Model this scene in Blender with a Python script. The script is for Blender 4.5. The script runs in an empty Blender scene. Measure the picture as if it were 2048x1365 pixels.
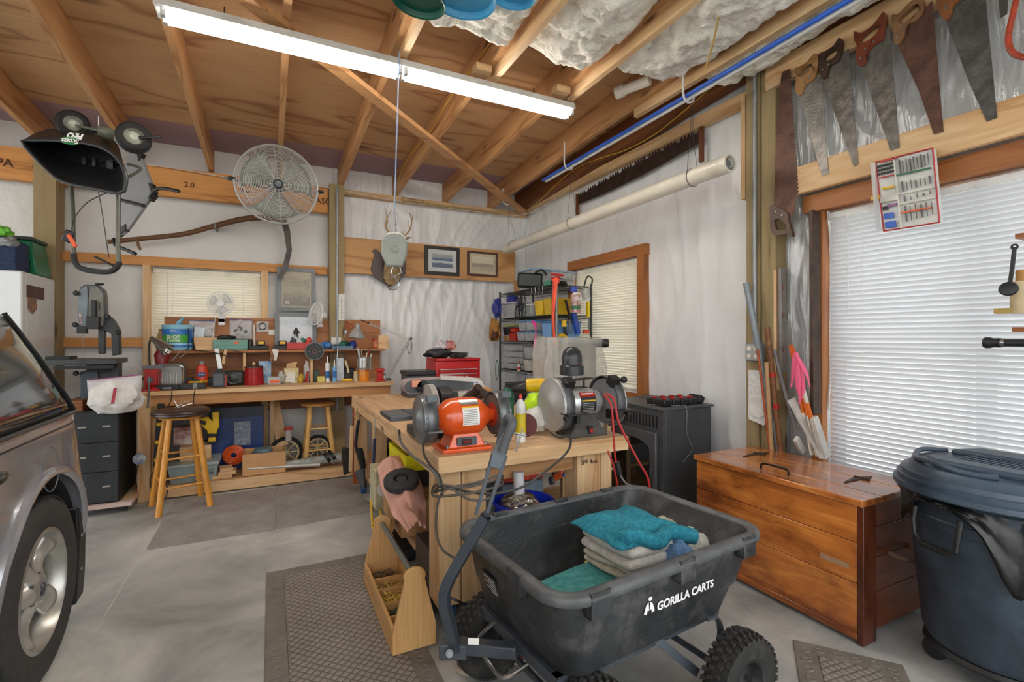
import bpy, bmesh, math, random
from mathutils import Vector as V, Matrix, noise, Euler
R = math.radians; PI = math.pi
random.seed(7)
S = bpy.context.scene; COL = S.collection
# ---------- camera, world, lights, exposure
F, CU, CV, HC, TH = 970.0, 1024.0, 675.0, 1.38, R(26.5)
FW = V((math.sin(TH), math.cos(TH), 0)); RT = V((math.cos(TH), -math.sin(TH), 0))
cam = bpy.data.cameras.new('camera'); co = bpy.data.objects.new('camera', cam); COL.objects.link(co)
co.location = (0, 0, HC); co.rotation_euler = (R(90), 0, -TH)
cam.sensor_width = 36; cam.lens = 36*F/2048; cam.shift_y = -7.5/2048; cam.clip_start = .05
S.camera = co
w = bpy.data.worlds.new('world'); S.world = w; w.use_nodes = True
nt = w.node_tree; bg = nt.nodes['Background']
tc = nt.nodes.new('ShaderNodeTexCoord'); sp = nt.nodes.new('ShaderNodeSeparateXYZ'); cr = nt.nodes.new('ShaderNodeValToRGB')
nt.links.new(tc.outputs['Generated'], sp.inputs[0]); nt.links.new(sp.outputs['Z'], cr.inputs[0])
cr.color_ramp.elements[0].position = 0.0; cr.color_ramp.elements[0].color = (.55, .56, .52, 1)
cr.color_ramp.elements[1].position = .25; cr.color_ramp.elements[1].color = (.92, .94, .96, 1)
nt.links.new(cr.outputs[0], bg.inputs[0]); bg.inputs[1].default_value = 1.5
S.view_settings.view_transform = 'Standard'; S.view_settings.look = 'None'; S.view_settings.gamma = 1
S.view_settings.exposure = 1.2; S.view_settings.use_curve_mapping = False
S.cycles.use_denoising = True; S.cycles.max_bounces = 8; S.cycles.diffuse_bounces = 5; S.cycles.transparent_max_bounces = 12
S.cycles.sample_clamp_indirect = 6
# ---------- pixel helpers (a pixel and a known plane give the point in the room)
def ray(u, v): return FW + RT*((u-CU)/F) + V((0, 0, -(v-CV)/F))
def D(u, v, d): return V((0, 0, HC)) + ray(u, v)*d
def onX(u, v, X): r = ray(u, v); return V((0, 0, HC)) + r*(X/r.x)
def onY(u, v, Y): r = ray(u, v); return V((0, 0, HC)) + r*(Y/r.y)
def onZ(u, v, Z): r = ray(u, v); return V((0, 0, HC)) + r*((Z-HC)/r.z)
# ---------- mesh builder
def cat(pts, k=6, closed=False):
    P = [V(p) for p in pts]; n = len(P); out = []
    rng = range(n) if closed else range(n-1)
    for i in rng:
        if closed: a, b, c, d = P[i-1], P[i], P[(i+1) % n], P[(i+2) % n]
        else: a, b, c, d = P[max(i-1, 0)], P[i], P[i+1], P[min(i+2, n-1)]
        for j in range(k):
            t = j/k
            out.append(.5*((2*b)+(c-a)*t+(2*a-5*b+4*c-d)*t*t+(3*b-a-3*c+d)*t**3))
    if not closed: out.append(P[-1])
    return out
def frame(d):
    d = V(d).normalized(); u = V((0, 0, 1)) if abs(d.z) < .95 else V((1, 0, 0))
    a = u.cross(d).normalized(); return a, d.cross(a), d
class MB:
    def __init__(s): s.v = []; s.f = []; s.mi = []; s.m = 0
    def add(s, vs, fs):
        o = len(s.v); s.v += [V(p) for p in vs]
        for f in fs: s.f.append([o+i for i in f]); s.mi.append(s.m)
        return s
    def box(s, x0, x1, y0, y1, z0, z1):
        return s.add([(x, y, z) for x in (x0, x1) for y in (y0, y1) for z in (z0, z1)],
            [(0,1,3,2),(4,6,7,5),(0,4,5,1),(2,3,7,6),(0,2,6,4),(1,5,7,3)])
    def ob(s, c, sz, rot=(0, 0, 0)):
        m = Euler([R(a) for a in rot]).to_matrix(); c = V(c); h = [q/2 for q in sz]
        return s.add([c+m@V((x*h[0], y*h[1], z*h[2])) for x in (-1, 1) for y in (-1, 1) for z in (-1, 1)],
            [(0,1,3,2),(4,6,7,5),(0,4,5,1),(2,3,7,6),(0,2,6,4),(1,5,7,3)])
    def beam(s, p0, p1, w, h, up=(0, 0, 1)):
        p0 = V(p0); p1 = V(p1); d = (p1-p0).normalized(); a = V(up).cross(d)
        if a.length < .01: a = V((1, 0, 0)).cross(d)
        a.normalize(); b = d.cross(a); a = a*w/2; b = b*h/2
        return s.add([q+x*a+y*b for q in (p0, p1) for x in (-1, 1) for y in (-1, 1)],
            [(0,1,3,2),(4,6,7,5),(0,4,5,1),(2,3,7,6),(0,2,6,4),(1,5,7,3)])
    def cyl(s, p0, p1, r0, r1=None, n=20, cap=True):
        p0 = V(p0); p1 = V(p1); r1 = r0 if r1 is None else r1; a, b, d = frame(p1-p0)
        vs = [q+(a*math.cos(t*2*PI/n)+b*math.sin(t*2*PI/n))*r for q, r in ((p0, r0), (p1, r1)) for t in range(n)]
        fs = [(i, (i+1) % n, n+(i+1) % n, n+i) for i in range(n)]
        if cap: fs += [tuple(range(n))[::-1], tuple(range(n, 2*n))]
        return s.add(vs, fs)
    def tube(s, pts, r, n=8, k=0, closed=False, flat=None):
        P = cat(pts, k, closed) if k else [V(p) for p in pts]; L = len(P)
        if callable(r): rr = [r(i/(L-1)) for i in range(L)]
        else: rr = [r]*L
        vs = []; pa = None
        for i in range(L):
            if closed: d = (P[(i+1) % L]-P[i-1])
            else: d = P[min(i+1, L-1)]-P[max(i-1, 0)]
            if d.length < 1e-7: d = V((0, 0, 1))
            d.normalize()
            if pa is None: a, b, _ = frame(d)
            else:
                a = pa-d*pa.dot(d)
                a = a.normalized() if a.length > 1e-5 else frame(d)[0]
                b = d.cross(a)
            pa = a
            for t in range(n):
                g = t*2*PI/n; q = a*math.cos(g)*rr[i]+b*math.sin(g)*rr[i]*(flat or 1)
                vs.append(P[i]+q)
        fs = []
        for i in range(L if closed else L-1):
            j = (i+1) % L
            for t in range(n): fs.append((i*n+t, i*n+(t+1) % n, j*n+(t+1) % n, j*n+t))
        if not closed: fs += [tuple(range(n))[::-1], tuple(range((L-1)*n, L*n))]
        return s.add(vs, fs)
    def lathe(s, c, prof, n=28, ax=(0, 0, 1), sx=1, sy=1):
        a, b, d = frame(ax); c = V(c)
        if V(ax).normalized().z > .999: a, b, d = V((1, 0, 0)), V((0, 1, 0)), V((0, 0, 1))
        vs = []; L = len(prof)
        for r, z in prof:
            for t in range(n):
                g = t*2*PI/n; vs.append(c+a*math.cos(g)*r*sx+b*math.sin(g)*r*sy+d*z)
        fs = [(i*n+t, i*n+(t+1) % n, (i+1)*n+(t+1) % n, (i+1)*n+t) for i in range(L-1) for t in range(n)]
        if prof[0][0] > 1e-6 and prof[-1][0] > 1e-6 and (abs(prof[0][0]-prof[-1][0]) < .004 or math.hypot(prof[0][0]-prof[-1][0], prof[0][1]-prof[-1][1]) < .02):
            fs += [((L-1)*n+t, (L-1)*n+(t+1) % n, (t+1) % n, t) for t in range(n)]
        else:
            if prof[0][0] > 1e-6: fs.append(tuple(range(n))[::-1])
            if prof[-1][0] > 1e-6: fs.append(tuple(range((L-1)*n, L*n)))
        return s.add(vs, fs)
    def prism(s, pts, vec):
        n = len(pts); vec = V(vec); P = [V(p) for p in pts]
        return s.add(P+[p+vec for p in P], [tuple(range(n))[::-1], tuple(range(n, 2*n))]+[(i, (i+1) % n, n+(i+1) % n, n+i) for i in range(n)])
    def ball(s, c, r, n=16, amp=0, fr=8, seed=0):
        r = (r, r, r) if not hasattr(r, '__len__') else r; c = V(c); vs = []; m = n//2
        for i in range(m+1):
            for j in range(n):
                p, t = PI*i/m, 2*PI*j/n; q = V((math.sin(p)*math.cos(t), math.sin(p)*math.sin(t), -math.cos(p)))
                k = 1
                if amp: k += amp*noise.noise(q*fr*.3+V((seed, seed*2.1, 0)))*2
                vs.append(c+V((q.x*r[0], q.y*r[1], q.z*r[2]))*k)
        return s.add(vs, [(i*n+j, i*n+(j+1) % n, (i+1)*n+(j+1) % n, (i+1)*n+j) for i in range(m) for j in range(n)])
    def grid(s, f, nu, nv, cu=False, skip=None):
        vs = [f(i/nu, j/nv) for i in range(nu+(0 if cu else 1)) for j in range(nv+1)]; N = nu if cu else nu+1; fs = []
        for i in range(nu):
            for j in range(nv):
                if skip and skip((i+.5)/nu, (j+.5)/nv): continue
                a = (i+1) % N; fs.append((i*(nv+1)+j, a*(nv+1)+j, a*(nv+1)+j+1, i*(nv+1)+j+1))
        return s.add(vs, fs)
    def torus(s, c, Rr, r, ax=(0, 0, 1), n=40, k=8):
        a, b, d = frame(ax); c = V(c)
        return s.tube([c+(a*math.cos(t*2*PI/n)+b*math.sin(t*2*PI/n))*Rr for t in range(n)], r, k, closed=True)
    def build(s, name, mat, parent=None, bev=0, solid=0, sub=0, ang=38, flatshade=False, orig=None):
        me = bpy.data.meshes.new(name)
        base = V((0, 0, 0))
        if parent is not None:
            q = parent
            while q is not None: base += q.location; q = q.parent
        else:
            if orig is not None: base = V(orig)
            else:
                xs = [p.x for p in s.v]; ys = [p.y for p in s.v]; zs = [p.z for p in s.v]
                base = V(((min(xs)+max(xs))/2, (min(ys)+max(ys))/2, min(zs)))
        me.from_pydata([p-base for p in s.v], [], s.f)
        mats = mat if isinstance(mat, (list, tuple)) else [mat]
        for m in mats: me.materials.append(m)
        if len(mats) > 1: me.polygons.foreach_set('material_index', s.mi)
        bm = bmesh.new(); bm.from_mesh(me); bmesh.ops.remove_doubles(bm, verts=bm.verts, dist=1e-6)
        bmesh.ops.recalc_face_normals(bm, faces=bm.faces); bm.to_mesh(me); bm.free()
        if not flatshade:
            me.shade_smooth(); me.set_sharp_from_angle(angle=R(ang))
        o = bpy.data.objects.new(name, me); COL.objects.link(o)
        if parent is not None: o.parent = parent
        else: o.location = base
        if solid: m = o.modifiers.new('s', 'SOLIDIFY'); m.thickness = solid; m.offset = 0
        if bev: m = o.modifiers.new('b', 'BEVEL'); m.width = bev; m.segments = 2; m.limit_method = 'ANGLE'; m.angle_limit = R(40); m.harden_normals = False
        if sub: m = o.modifiers.new('ss', 'SUBSURF'); m.levels = sub; m.render_levels = sub
        return o
def tag(o, label=None, cat=None, group=None, kind=None):
    if label: o['label'] = label
    if cat: o['category'] = cat
    if group: o['group'] = group
    if kind: o['kind'] = kind
    return o
def th(name, label, cat, loc, group=None):
    o = bpy.data.objects.new(name, None); COL.objects.link(o); o.location = V(loc); o.empty_display_size = .05
    return tag(o, label, cat, group)
def one(mb, name, label, cat, mat, group=None, kind=None, **k): return tag(mb.build(name, mat, **k), label, cat, group, kind)
def struct(mb, name, mat, **k): return tag(mb.build(name, mat, **k), kind='structure')
def place(o, loc, rz=0, rx=0, ry=0):
    o.location = V(loc); o.rotation_euler = (R(rx), R(ry), R(rz)); return o
def dup(o, loc, rz=0, label=None, group=None):
    def rec(x, par):
        c = x.copy(); COL.objects.link(c); c.parent = par
        for ch in list(x.children): rec(ch, c)
        return c
    c = rec(o, None); c.location = V(loc); c.rotation_euler = (0, 0, R(rz))
    if label: c['label'] = label
    if group: c['group'] = group
    return c
def text(parent, s, size, mat, loc, xd, yd, name='lettering', ext=.0006, align='CENTER', shear=0, sx=1, font_w=0):
    c = bpy.data.curves.new(name, 'FONT'); c.body = s; c.size = size; c.extrude = ext; c.align_x = align; c.align_y = 'CENTER'
    c.shear = shear; c.offset = font_w
    o = bpy.data.objects.new(name, c); COL.objects.link(o); bpy.context.view_layer.update()
    me = bpy.data.meshes.new_from_object(o.evaluated_get(bpy.context.evaluated_depsgraph_get())); bpy.data.objects.remove(o); bpy.data.curves.remove(c)
    me.materials.clear(); me.materials.append(mat); o = bpy.data.objects.new(name, me); COL.objects.link(o)
    x = V(xd).normalized(); y = V(yd); y = (y-x*y.dot(x)).normalized(); z = x.cross(y)
    base = V((0, 0, 0)); q = parent
    while q is not None: base += q.location; q = q.parent
    m = Matrix((x*sx, y, z)).transposed().to_4x4(); m.translation = V(loc)-base+z*.0008
    o.parent = parent; o.matrix_local = m
    return o
# ---------- procedural materials
def lin(h):
    h = h.lstrip('#'); c = [int(h[i:i+2], 16)/255 for i in (0, 2, 4)]
    return [x/12.92 if x <= .04045 else ((x+.055)/1.055)**2.4 for x in c]+[1]
_mc = {}
def mk(name):
    m = bpy.data.materials.new(name); m.use_nodes = True; t = m.node_tree; return m, t, t.nodes['Principled BSDF']
def nd(t, ty, **k):
    n = t.nodes.new(ty)
    for a, b in k.items():
        if a in n.inputs: n.inputs[a].default_value = b
        else: setattr(n, a, b)
    return n
def coords(t, scale, rot=(0, 0, 0), gen=False):
    a = nd(t, 'ShaderNodeTexCoord'); m = nd(t, 'ShaderNodeMapping'); t.links.new(a.outputs['Generated' if gen else 'Object'], m.inputs[0])
    m.inputs['Scale'].default_value = scale; m.inputs['Rotation'].default_value = rot; return m
def ramp(t, fac, stops):
    r = nd(t, 'ShaderNodeValToRGB'); e = r.color_ramp.elements
    while len(e) < len(stops): e.new(.5)
    for x, (p, c) in zip(e, stops): x.position = p; x.color = lin(c) if isinstance(c, str) else c
    t.links.new(fac, r.inputs[0]); return r
def P(hx, rough=.5, metal=0, var=.12, sc=9, bump=.0, bsc=60, coat=0, alpha=1, trans=0, emit=0, spec=.5, stretch=(1, 1, 1), hx2=None, dirt=None, sub=0):
    key = (hx, rough, metal, var, sc, bump, bsc, coat, alpha, trans, emit, spec, stretch, hx2, dirt)
    if key in _mc: return _mc[key]
    m, t, b = mk('m_'+hx.strip('#')); c = lin(hx)
    mp = coords(t, stretch); n = nd(t, 'ShaderNodeTexNoise', Scale=sc, Detail=5.0, Roughness=.6); t.links.new(mp.outputs[0], n.inputs[0])
    lo = [x*(1-var*1.6) for x in c[:3]]+[1]; hi = lin(hx2) if hx2 else [min(1, x*(1+var*1.3)) for x in c[:3]]+[1]
    r = ramp(t, n.outputs[0], [(.3, lo), (.7, hi)]); out = r.outputs[0]
    if dirt:
        n2 = nd(t, 'ShaderNodeTexNoise', Scale=dirt[1], Detail=8.0, Roughness=.7); t.links.new(mp.outputs[0], n2.inputs[0])
        r2 = ramp(t, n2.outputs[0], [(dirt[2], (0, 0, 0, 1)), (dirt[3], (1, 1, 1, 1))])
        mx = nd(t, 'ShaderNodeMix', data_type='RGBA'); t.links.new(r2.outputs[0], mx.inputs['Factor']); t.links.new(out, mx.inputs[6]); mx.inputs[7].default_value = lin(dirt[0]); out = mx.outputs[2]
    t.links.new(out, b.inputs['Base Color'])
    b.inputs['Roughness'].default_value = rough; b.inputs['Metallic'].default_value = metal; b.inputs['Specular IOR Level'].default_value = spec
    if coat: b.inputs['Coat Weight'].default_value = coat; b.inputs['Coat Roughness'].default_value = .08
    if alpha < 1: b.inputs['Alpha'].default_value = alpha
    if trans: b.inputs['Transmission Weight'].default_value = trans
    if emit: b.inputs['Emission Color'].default_value = c; b.inputs['Emission Strength'].default_value = emit
    if bump:
        bn = nd(t, 'ShaderNodeTexNoise', Scale=bsc, Detail=6.0); t.links.new(mp.outputs[0], bn.inputs[0])
        bu = nd(t, 'ShaderNodeBump', Strength=bump, Distance=.01); t.links.new(bn.outputs[0], bu.inputs['Height']); t.links.new(bu.outputs[0], b.inputs['Normal'])
    _mc[key] = m; return m
def mixh(a, b, t): return [x*(1-t)+y*t for x, y in zip(lin(a), lin(b))]
def wood(c1, c2, ax=0, rough=.6, sc=1.0, c3=None, knots=True, coat=0, ply=False, dark=None, blot=0):
    key = ('w', c1, c2, ax, rough, sc, c3, knots, coat, ply, dark, blot)
    if key in _mc: return _mc[key]
    m, t, b = mk('wood_'+c1.strip('#')); s = [9*sc]*3; s[ax] = .9*sc
    if ply: s = [2.6*sc]*3; s[ax] = .55*sc
    mp = coords(t, s); n = nd(t, 'ShaderNodeTexNoise', Scale=1.0, Detail=2.5, Roughness=.45, Distortion=.4); t.links.new(mp.outputs[0], n.inputs[0])
    ml = nd(t, 'ShaderNodeMath', operation='MULTIPLY'); ml.inputs[1].default_value = 9 if ply else 6; t.links.new(n.outputs[0], ml.inputs[0])
    fr = nd(t, 'ShaderNodeMath', operation='PINGPONG'); fr.inputs[1].default_value = 1; t.links.new(ml.outputs[0], fr.inputs[0])
    r = ramp(t, fr.outputs[0], [(0, mixh(c1, c2, .75)), (.3, mixh(c1, c2, .12)), (.75, c1), (1, c3 or c1)])
    s2 = [160*sc]*3; s2[ax] = 4*sc; mp2 = coords(t, s2); n2 = nd(t, 'ShaderNodeTexNoise', Scale=1.0, Detail=3.0); t.links.new(mp2.outputs[0], n2.inputs[0])
    r2 = ramp(t, n2.outputs[0], [(.3, (.72, .66, .6, 1)), (.65, (1, 1, 1, 1))])
    mx = nd(t, 'ShaderNodeMix', data_type='RGBA', blend_type='MULTIPLY'); mx.inputs['Factor'].default_value = .55
    t.links.new(r.outputs[0], mx.inputs[6]); t.links.new(r2.outputs[0], mx.inputs[7]); out = mx.outputs[2]
    if knots:
        s3 = [6*sc]*3; s3[ax] = 2*sc; mp3 = coords(t, s3)
        vo = nd(t, 'ShaderNodeTexVoronoi', Scale=.8 if not ply else .45); t.links.new(mp3.outputs[0], vo.inputs[0])
        r3 = ramp(t, vo.outputs['Distance'], [(.03, (1, 1, 1, 1)), (.14, (0, 0, 0, 1))])
        mk2 = nd(t, 'ShaderNodeMix', data_type='RGBA'); t.links.new(r3.outputs[0], mk2.inputs['Factor']); t.links.new(out, mk2.inputs[6]); mk2.inputs[7].default_value = lin(dark or '#5a3218'); out = mk2.outputs[2]
    n4 = nd(t, 'ShaderNodeTexNoise', Scale=1.3, Detail=4.0); mp4 = coords(t, (1, 1, 1)); t.links.new(mp4.outputs[0], n4.inputs[0])
    if blot: n4.inputs['Scale'].default_value = 3.2; n4.inputs['Roughness'].default_value = .7; n4.inputs['Detail'].default_value = 8; s4 = [1.6]*3; s4[ax] = .7; mp4.inputs['Scale'].default_value = s4
    r4 = ramp(t, n4.outputs[0], [(.36, (.34, .24, .2, 1)), (.5, (.95, .85, .75, 1)), (.62, (1.25, 1.2, 1.1, 1))] if blot else [(.35, (.78, .74, .7, 1)), (.6, (1, 1, 1, 1))])
    m4 = nd(t, 'ShaderNodeMix', data_type='RGBA', blend_type='MULTIPLY'); m4.inputs['Factor'].default_value = .9 if blot else .6; t.links.new(out, m4.inputs[6]); t.links.new(r4.outputs[0], m4.inputs[7])
    t.links.new(m4.outputs[2], b.inputs['Base Color']); b.inputs['Roughness'].default_value = rough
    bu = nd(t, 'ShaderNodeBump', Strength=.25, Distance=.003); t.links.new(n2.outputs[0], bu.inputs['Height']); t.links.new(bu.outputs[0], b.inputs['Normal'])
    if coat: b.inputs['Coat Weight'].default_value = coat; b.inputs['Coat Roughness'].default_value = .15
    _mc[key] = m; return m
def sheet(hx, rough, metal, scales, bump, alpha=1, dist=.03):
    """creased plastic film: folds from stretched noises"""
    m, t, b = mk('film'); b.inputs['Base Color'].default_value = lin(hx); b.inputs['Roughness'].default_value = rough; b.inputs['Metallic'].default_value = metal
    prev = None
    for (s, rot, st, det, dst) in scales:
        mp = coords(t, s, rot); n = nd(t, 'ShaderNodeTexNoise', Scale=1.0, Detail=det, Roughness=.55, Distortion=dst); t.links.new(mp.outputs[0], n.inputs[0])
        bu = nd(t, 'ShaderNodeBump', Strength=st*bump, Distance=dist); t.links.new(n.outputs[0], bu.inputs['Height'])
        if prev: t.links.new(prev.outputs[0], bu.inputs['Normal'])
        prev = bu
    t.links.new(prev.outputs[0], b.inputs['Normal'])
    n = nd(t, 'ShaderNodeTexNoise', Scale=1.7, Detail=6.0); r = ramp(t, n.outputs[0], [(.3, [x*.86 for x in lin(hx)[:3]]+[1]), (.7, lin(hx))]); mp = coords(t, (1, 1, 1)); t.links.new(mp.outputs[0], n.inputs[0]); t.links.new(r.outputs[0], b.inputs['Base Color'])
    if alpha < 1: b.inputs['Alpha'].default_value = alpha
    return m
def clear(hx='#e8eef0', alpha=.28, rough=.15): return P(hx, rough, 0, .05, 9, .3, 30, alpha=alpha, spec=.8)
def glow(hx, st):
    m, t, b = mk('lamp'); b.inputs['Base Color'].default_value = lin(hx); b.inputs['Emission Color'].default_value = lin(hx); b.inputs['Emission Strength'].default_value = st; return m
FIR = [wood('#cf9e6c', '#9a6438', a, .62) for a in (0, 1, 2)]
PINE = [wood('#dfb98a', '#bd8a55', a, .6, c3='#e6c79c') for a in (0, 1, 2)]
ORG = [wood('#dc9c58', '#ae6c30', a, .6) for a in (0, 1, 2)]
TREAT = [wood('#a3906a', '#7a6847', a, .75, dark='#4a3a22') for a in (0, 1, 2)]
BROWN = [wood('#8a5530', '#5c3218', a, .6) for a in (0, 1, 2)]
BLK = P('#1c1d1f', .45); DK = P('#2f3133', .5); GR = P('#7f8384', .45); LG = P('#b9bcbc', .4); WH = P('#e6e6e2', .4); RED = P('#b5201c', .35); BLU = P('#2458b8', .35); YEL = P('#e0b418', .4); ORN = P('#e2571c', .35); GRN = P('#1f6a45', .4)
STEEL = P('#b4b6b8', .28, 1, .1); DSTEEL = P('#6a6b6c', .4, .9, .2); CHROME = P('#dcdcdc', .12, 1, .03); RUB = P('#1b1b1c', .8, 0, .2, bump=.3); CARD = P('#b48a5c', .8, 0, .1, bump=.1); PAPER = P('#dcdad2', .8, 0, .06); LBL = P('#eeece6', .6, 0, .03)
# ---------- the room
YW, XW = 5.75, 3.07
def zb(Y): return 3.03+.05*(5.6-Y)          # underside of the rafters
def cement():
    m, t, b = mk('cement'); mp = coords(t, (1, 1, 1)); n = nd(t, 'ShaderNodeTexNoise', Scale=1.6, Detail=9.0, Roughness=.62, Distortion=.5); t.links.new(mp.outputs[0], n.inputs[0])
    r = ramp(t, n.outputs[0], [(.3, '#7f8180'), (.46, '#a3a5a3'), (.58, '#bbbcb8'), (.7, '#d4d3ca')])
    n2 = nd(t, 'ShaderNodeTexNoise', Scale=7.0, Detail=8.0, Roughness=.75); t.links.new(mp.outputs[0], n2.inputs[0])
    r2 = ramp(t, n2.outputs[0], [(.6, (0, 0, 0, 1)), (.8, (.55, .55, .55, 1))])
    mx = nd(t, 'ShaderNodeMix', data_type='RGBA'); t.links.new(r2.outputs[0], mx.inputs['Factor']); t.links.new(r.outputs[0], mx.inputs[6]); mx.inputs[7].default_value = lin('#85796a')
    t.links.new(mx.outputs[2], b.inputs['Base Color']); b.inputs['Roughness'].default_value = .5
    n3 = nd(t, 'ShaderNodeTexNoise', Scale=90.0, Detail=6.0); t.links.new(mp.outputs[0], n3.inputs[0])
    bu = nd(t, 'ShaderNodeBump', Strength=.12, Distance=.01); t.links.new(n3.outputs[0], bu.inputs['Height']); t.links.new(bu.outputs[0], b.inputs['Normal'])
    return m
struct(MB().box(-7, 3.25, -4.5, 5.95, -.12, 0), 'floor', cement())
struct(MB().box(-.736, -.729, -4, 4.4, -.002, .0006), 'trim_1', P('#c4c4bc', .7))
FILM = sheet('#ecedef', .24, .0, [((2.6, 1, .7), (0, .15, 0), .8, 1, 1.0), ((8, 1, 1.6), (0, .1, 0), .3, 1.5, .8), ((45, 1, 30), (0, .4, 0), .1, 3, .2)], 1.0, dist=.06)
FILM_L = sheet('#e6e6e5', .5, .0, [((3, 1, 4), (0, .7, 0), .45, 3, .6), ((14, 1, 14), (0, -.3, 0), .3, 5, .6)], .9)
FILM_R = sheet('#eeeff1', .3, .0, [((1, 2.2, .5), (.2, 0, 0), .7, 1, 1.0), ((1, 7, 1.2), (.1, 0, 0), .2, 1.5, .6), ((1, 50, 36), (.4, 0, 0), .1, 3, .2)], .8, dist=.05)
SILV = sheet('#dcdfe2', .2, .3, [((1, 4, .8), (.12, 0, 0), 1.0, 1.5, .9), ((1, 12, 2), (.2, 0, 0), .35, 2, .9), ((1, 160, 160), (0, 0, 0), .12, 2, .1)], 1.0, dist=.06)
def wallgrid(name, mat, a0, a1, z0, z1, hole, f, st=.022, amp=.012, fx=4, fz=1.1, seed=0):
    na, nz = int((a1-a0)/st), int((z1-z0)/st)
    def g(u, v):
        a, z = a0+(a1-a0)*u, z0+(z1-z0)*v
        w_ = .25*noise.noise(V((a*.8, z*.8, seed+7))); q = 1-abs(noise.noise(V(((a+w_*z)*fx, z*fz*.6, seed))))*2.2; q2 = 1-abs(noise.noise(V(((a-w_*z)*fx*2.1, z*fz*1.3, seed+4))))*2.2
        e = -amp*(.8*max(q, 0)**2+.35*max(q2, 0)**2)+.8*amp*noise.noise(V((a*2.6, z*1.2, seed)))
        return f(a, z, e)
    m = MB().grid(g, na, nz, skip=lambda u, v: any(h[0] < a0+(a1-a0)*u < h[1] and h[2] < z0+(z1-z0)*v < h[3] for h in hole))
    return struct(m, name, mat, solid=.004, orig=f(a0, z0, 0))
W1, W2, W3 = (-1.02, -.08, 1.0, 2.05), (3.47, 4.53, .88, 2.11), (-.7, 1.79, .5, 2.14)
wb = lambda a, z, e: V((a, YW+min(e, .03), z)); wr = lambda a, z, e: V((XW+min(e, .03), a, z))
wallgrid('wall_back_left', FILM_L, -4.2, .64, 0, 3.34, [W1], wb, amp=.006, fx=1.5, fz=2, seed=3)
wallgrid('wall_back_right', FILM, .64, XW, 0, 3.34, [], wb, amp=.024, fx=5.5, fz=1.0, seed=8)
wallgrid('wall_right', FILM_R, 2.2, YW, 0, 3.34, [W2], wr, amp=.014, fx=3.2, fz=.7, seed=1)
wallgrid('wall_right', SILV, -1.2, 2.2, 0, 3.34, [W3], wr, amp=.02, fx=6, fz=1, seed=5)
# outer shell behind the film
mb = MB()
for a0, a1, z0, z1 in ((-4.2, W1[0], 0, 3.4), (W1[1], 3.25, 0, 3.4), (W1[0], W1[1], 0, W1[2]), (W1[0], W1[1], W1[3], 3.4)): mb.box(a0, a1, 5.82, 5.95, z0, z1)
struct(mb, 'wall_back', P('#9a9a98', .7))
mb = MB()
for a0, a1, z0, z1 in ((W2[1], 5.82, 0, 3.4), (W3[1], W2[0], 0, 3.4), (-1.2, W3[0], 0, 3.4), (W2[0], W2[1], 0, W2[2]), (W2[0], W2[1], W2[3], 3.4), (W3[0], W3[1], 0, W3[2]), (W3[0], W3[1], W3[3], 3.4)): mb.box(3.13, 3.25, a0, a1, z0, z1)
struct(mb, 'wall_right', P('#9a9a98', .7))
# roof boards
PLY = wood('#d6ae80', '#966238', 0, .65, ply=True, dark='#6a3c20')
def slab(mb, x0, x1, y0, y1, o0, o1):
    return mb.add([(x, y, zb(y)+o) for x in (x0, x1) for y in (y0, y1) for o in (o0, o1)], [(0,1,3,2),(4,6,7,5),(0,4,5,1),(2,3,7,6),(0,2,6,4),(1,5,7,3)])
mb = MB()
for y0, y1 in ((-2, -.803), (-.8, .397), (.4, 1.597), (1.6, 2.797), (2.8, 3.997), (4.0, 5.2)): slab(mb, -4.6, 3.25, y0, y1, .24, .26)
struct(slab(MB(), -4.6, 3.25, -2, 5.95, .27, .3), 'ceiling_light_stop', P('#6a6a6a', .8)); struct(mb, 'ceiling', PLY); struct(slab(MB(), -4.6, 3.25, 5.2, 5.95, .245, .265), 'ceiling_edge_board', P('#a58a93', .7, var=.06))  # first slab: unseen backing added to stop light leaking between the boards
for k in range(-4, 5):
    x = .085+.61*k
    struct(slab(MB(), x-.02, x+.02, -2, 5.74, 0, .238), 'ceiling_rafter', FIR[1])
for k in range(1, 5): # level joists that carry the insulation
    x = .125+.61*k; struct(MB().box(x-.019, x+.019, -1.6, 2.97, 3.1, 3.24), 'ceiling_joist', PINE[1])
for x, u in ((1.25, 0), (1.86, 0)): struct(MB().box(x-.06, x+.05, 2.9, 2.99, 3.115, 3.16), 'ceiling_block', PINE[0])
struct(slab(MB(), 2.9, 3.04, -1.2, 5.74, .0, .23), 'wall_header', BROWN[1])
struct(slab(MB(), .73, 3.04, 5.66, 5.74, -.055, -.0), 'wall_plate', PINE[0])
struct(MB().box(2.99, 3.05, 2.3, 5.66, 3.04-.02, 3.11), 'wall_plate', PINE[1])
struct(MB().beam((-.12, 2.87, 3.145), (2.98, 5.58, 2.99), .09, .035), 'ceiling_brace', FIR[0])
struct(MB().beam((-.33, 1.2, 3.2), (.13, 2.62, 3.135), .09, .03), 'ceiling_brace', PINE[1])
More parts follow.
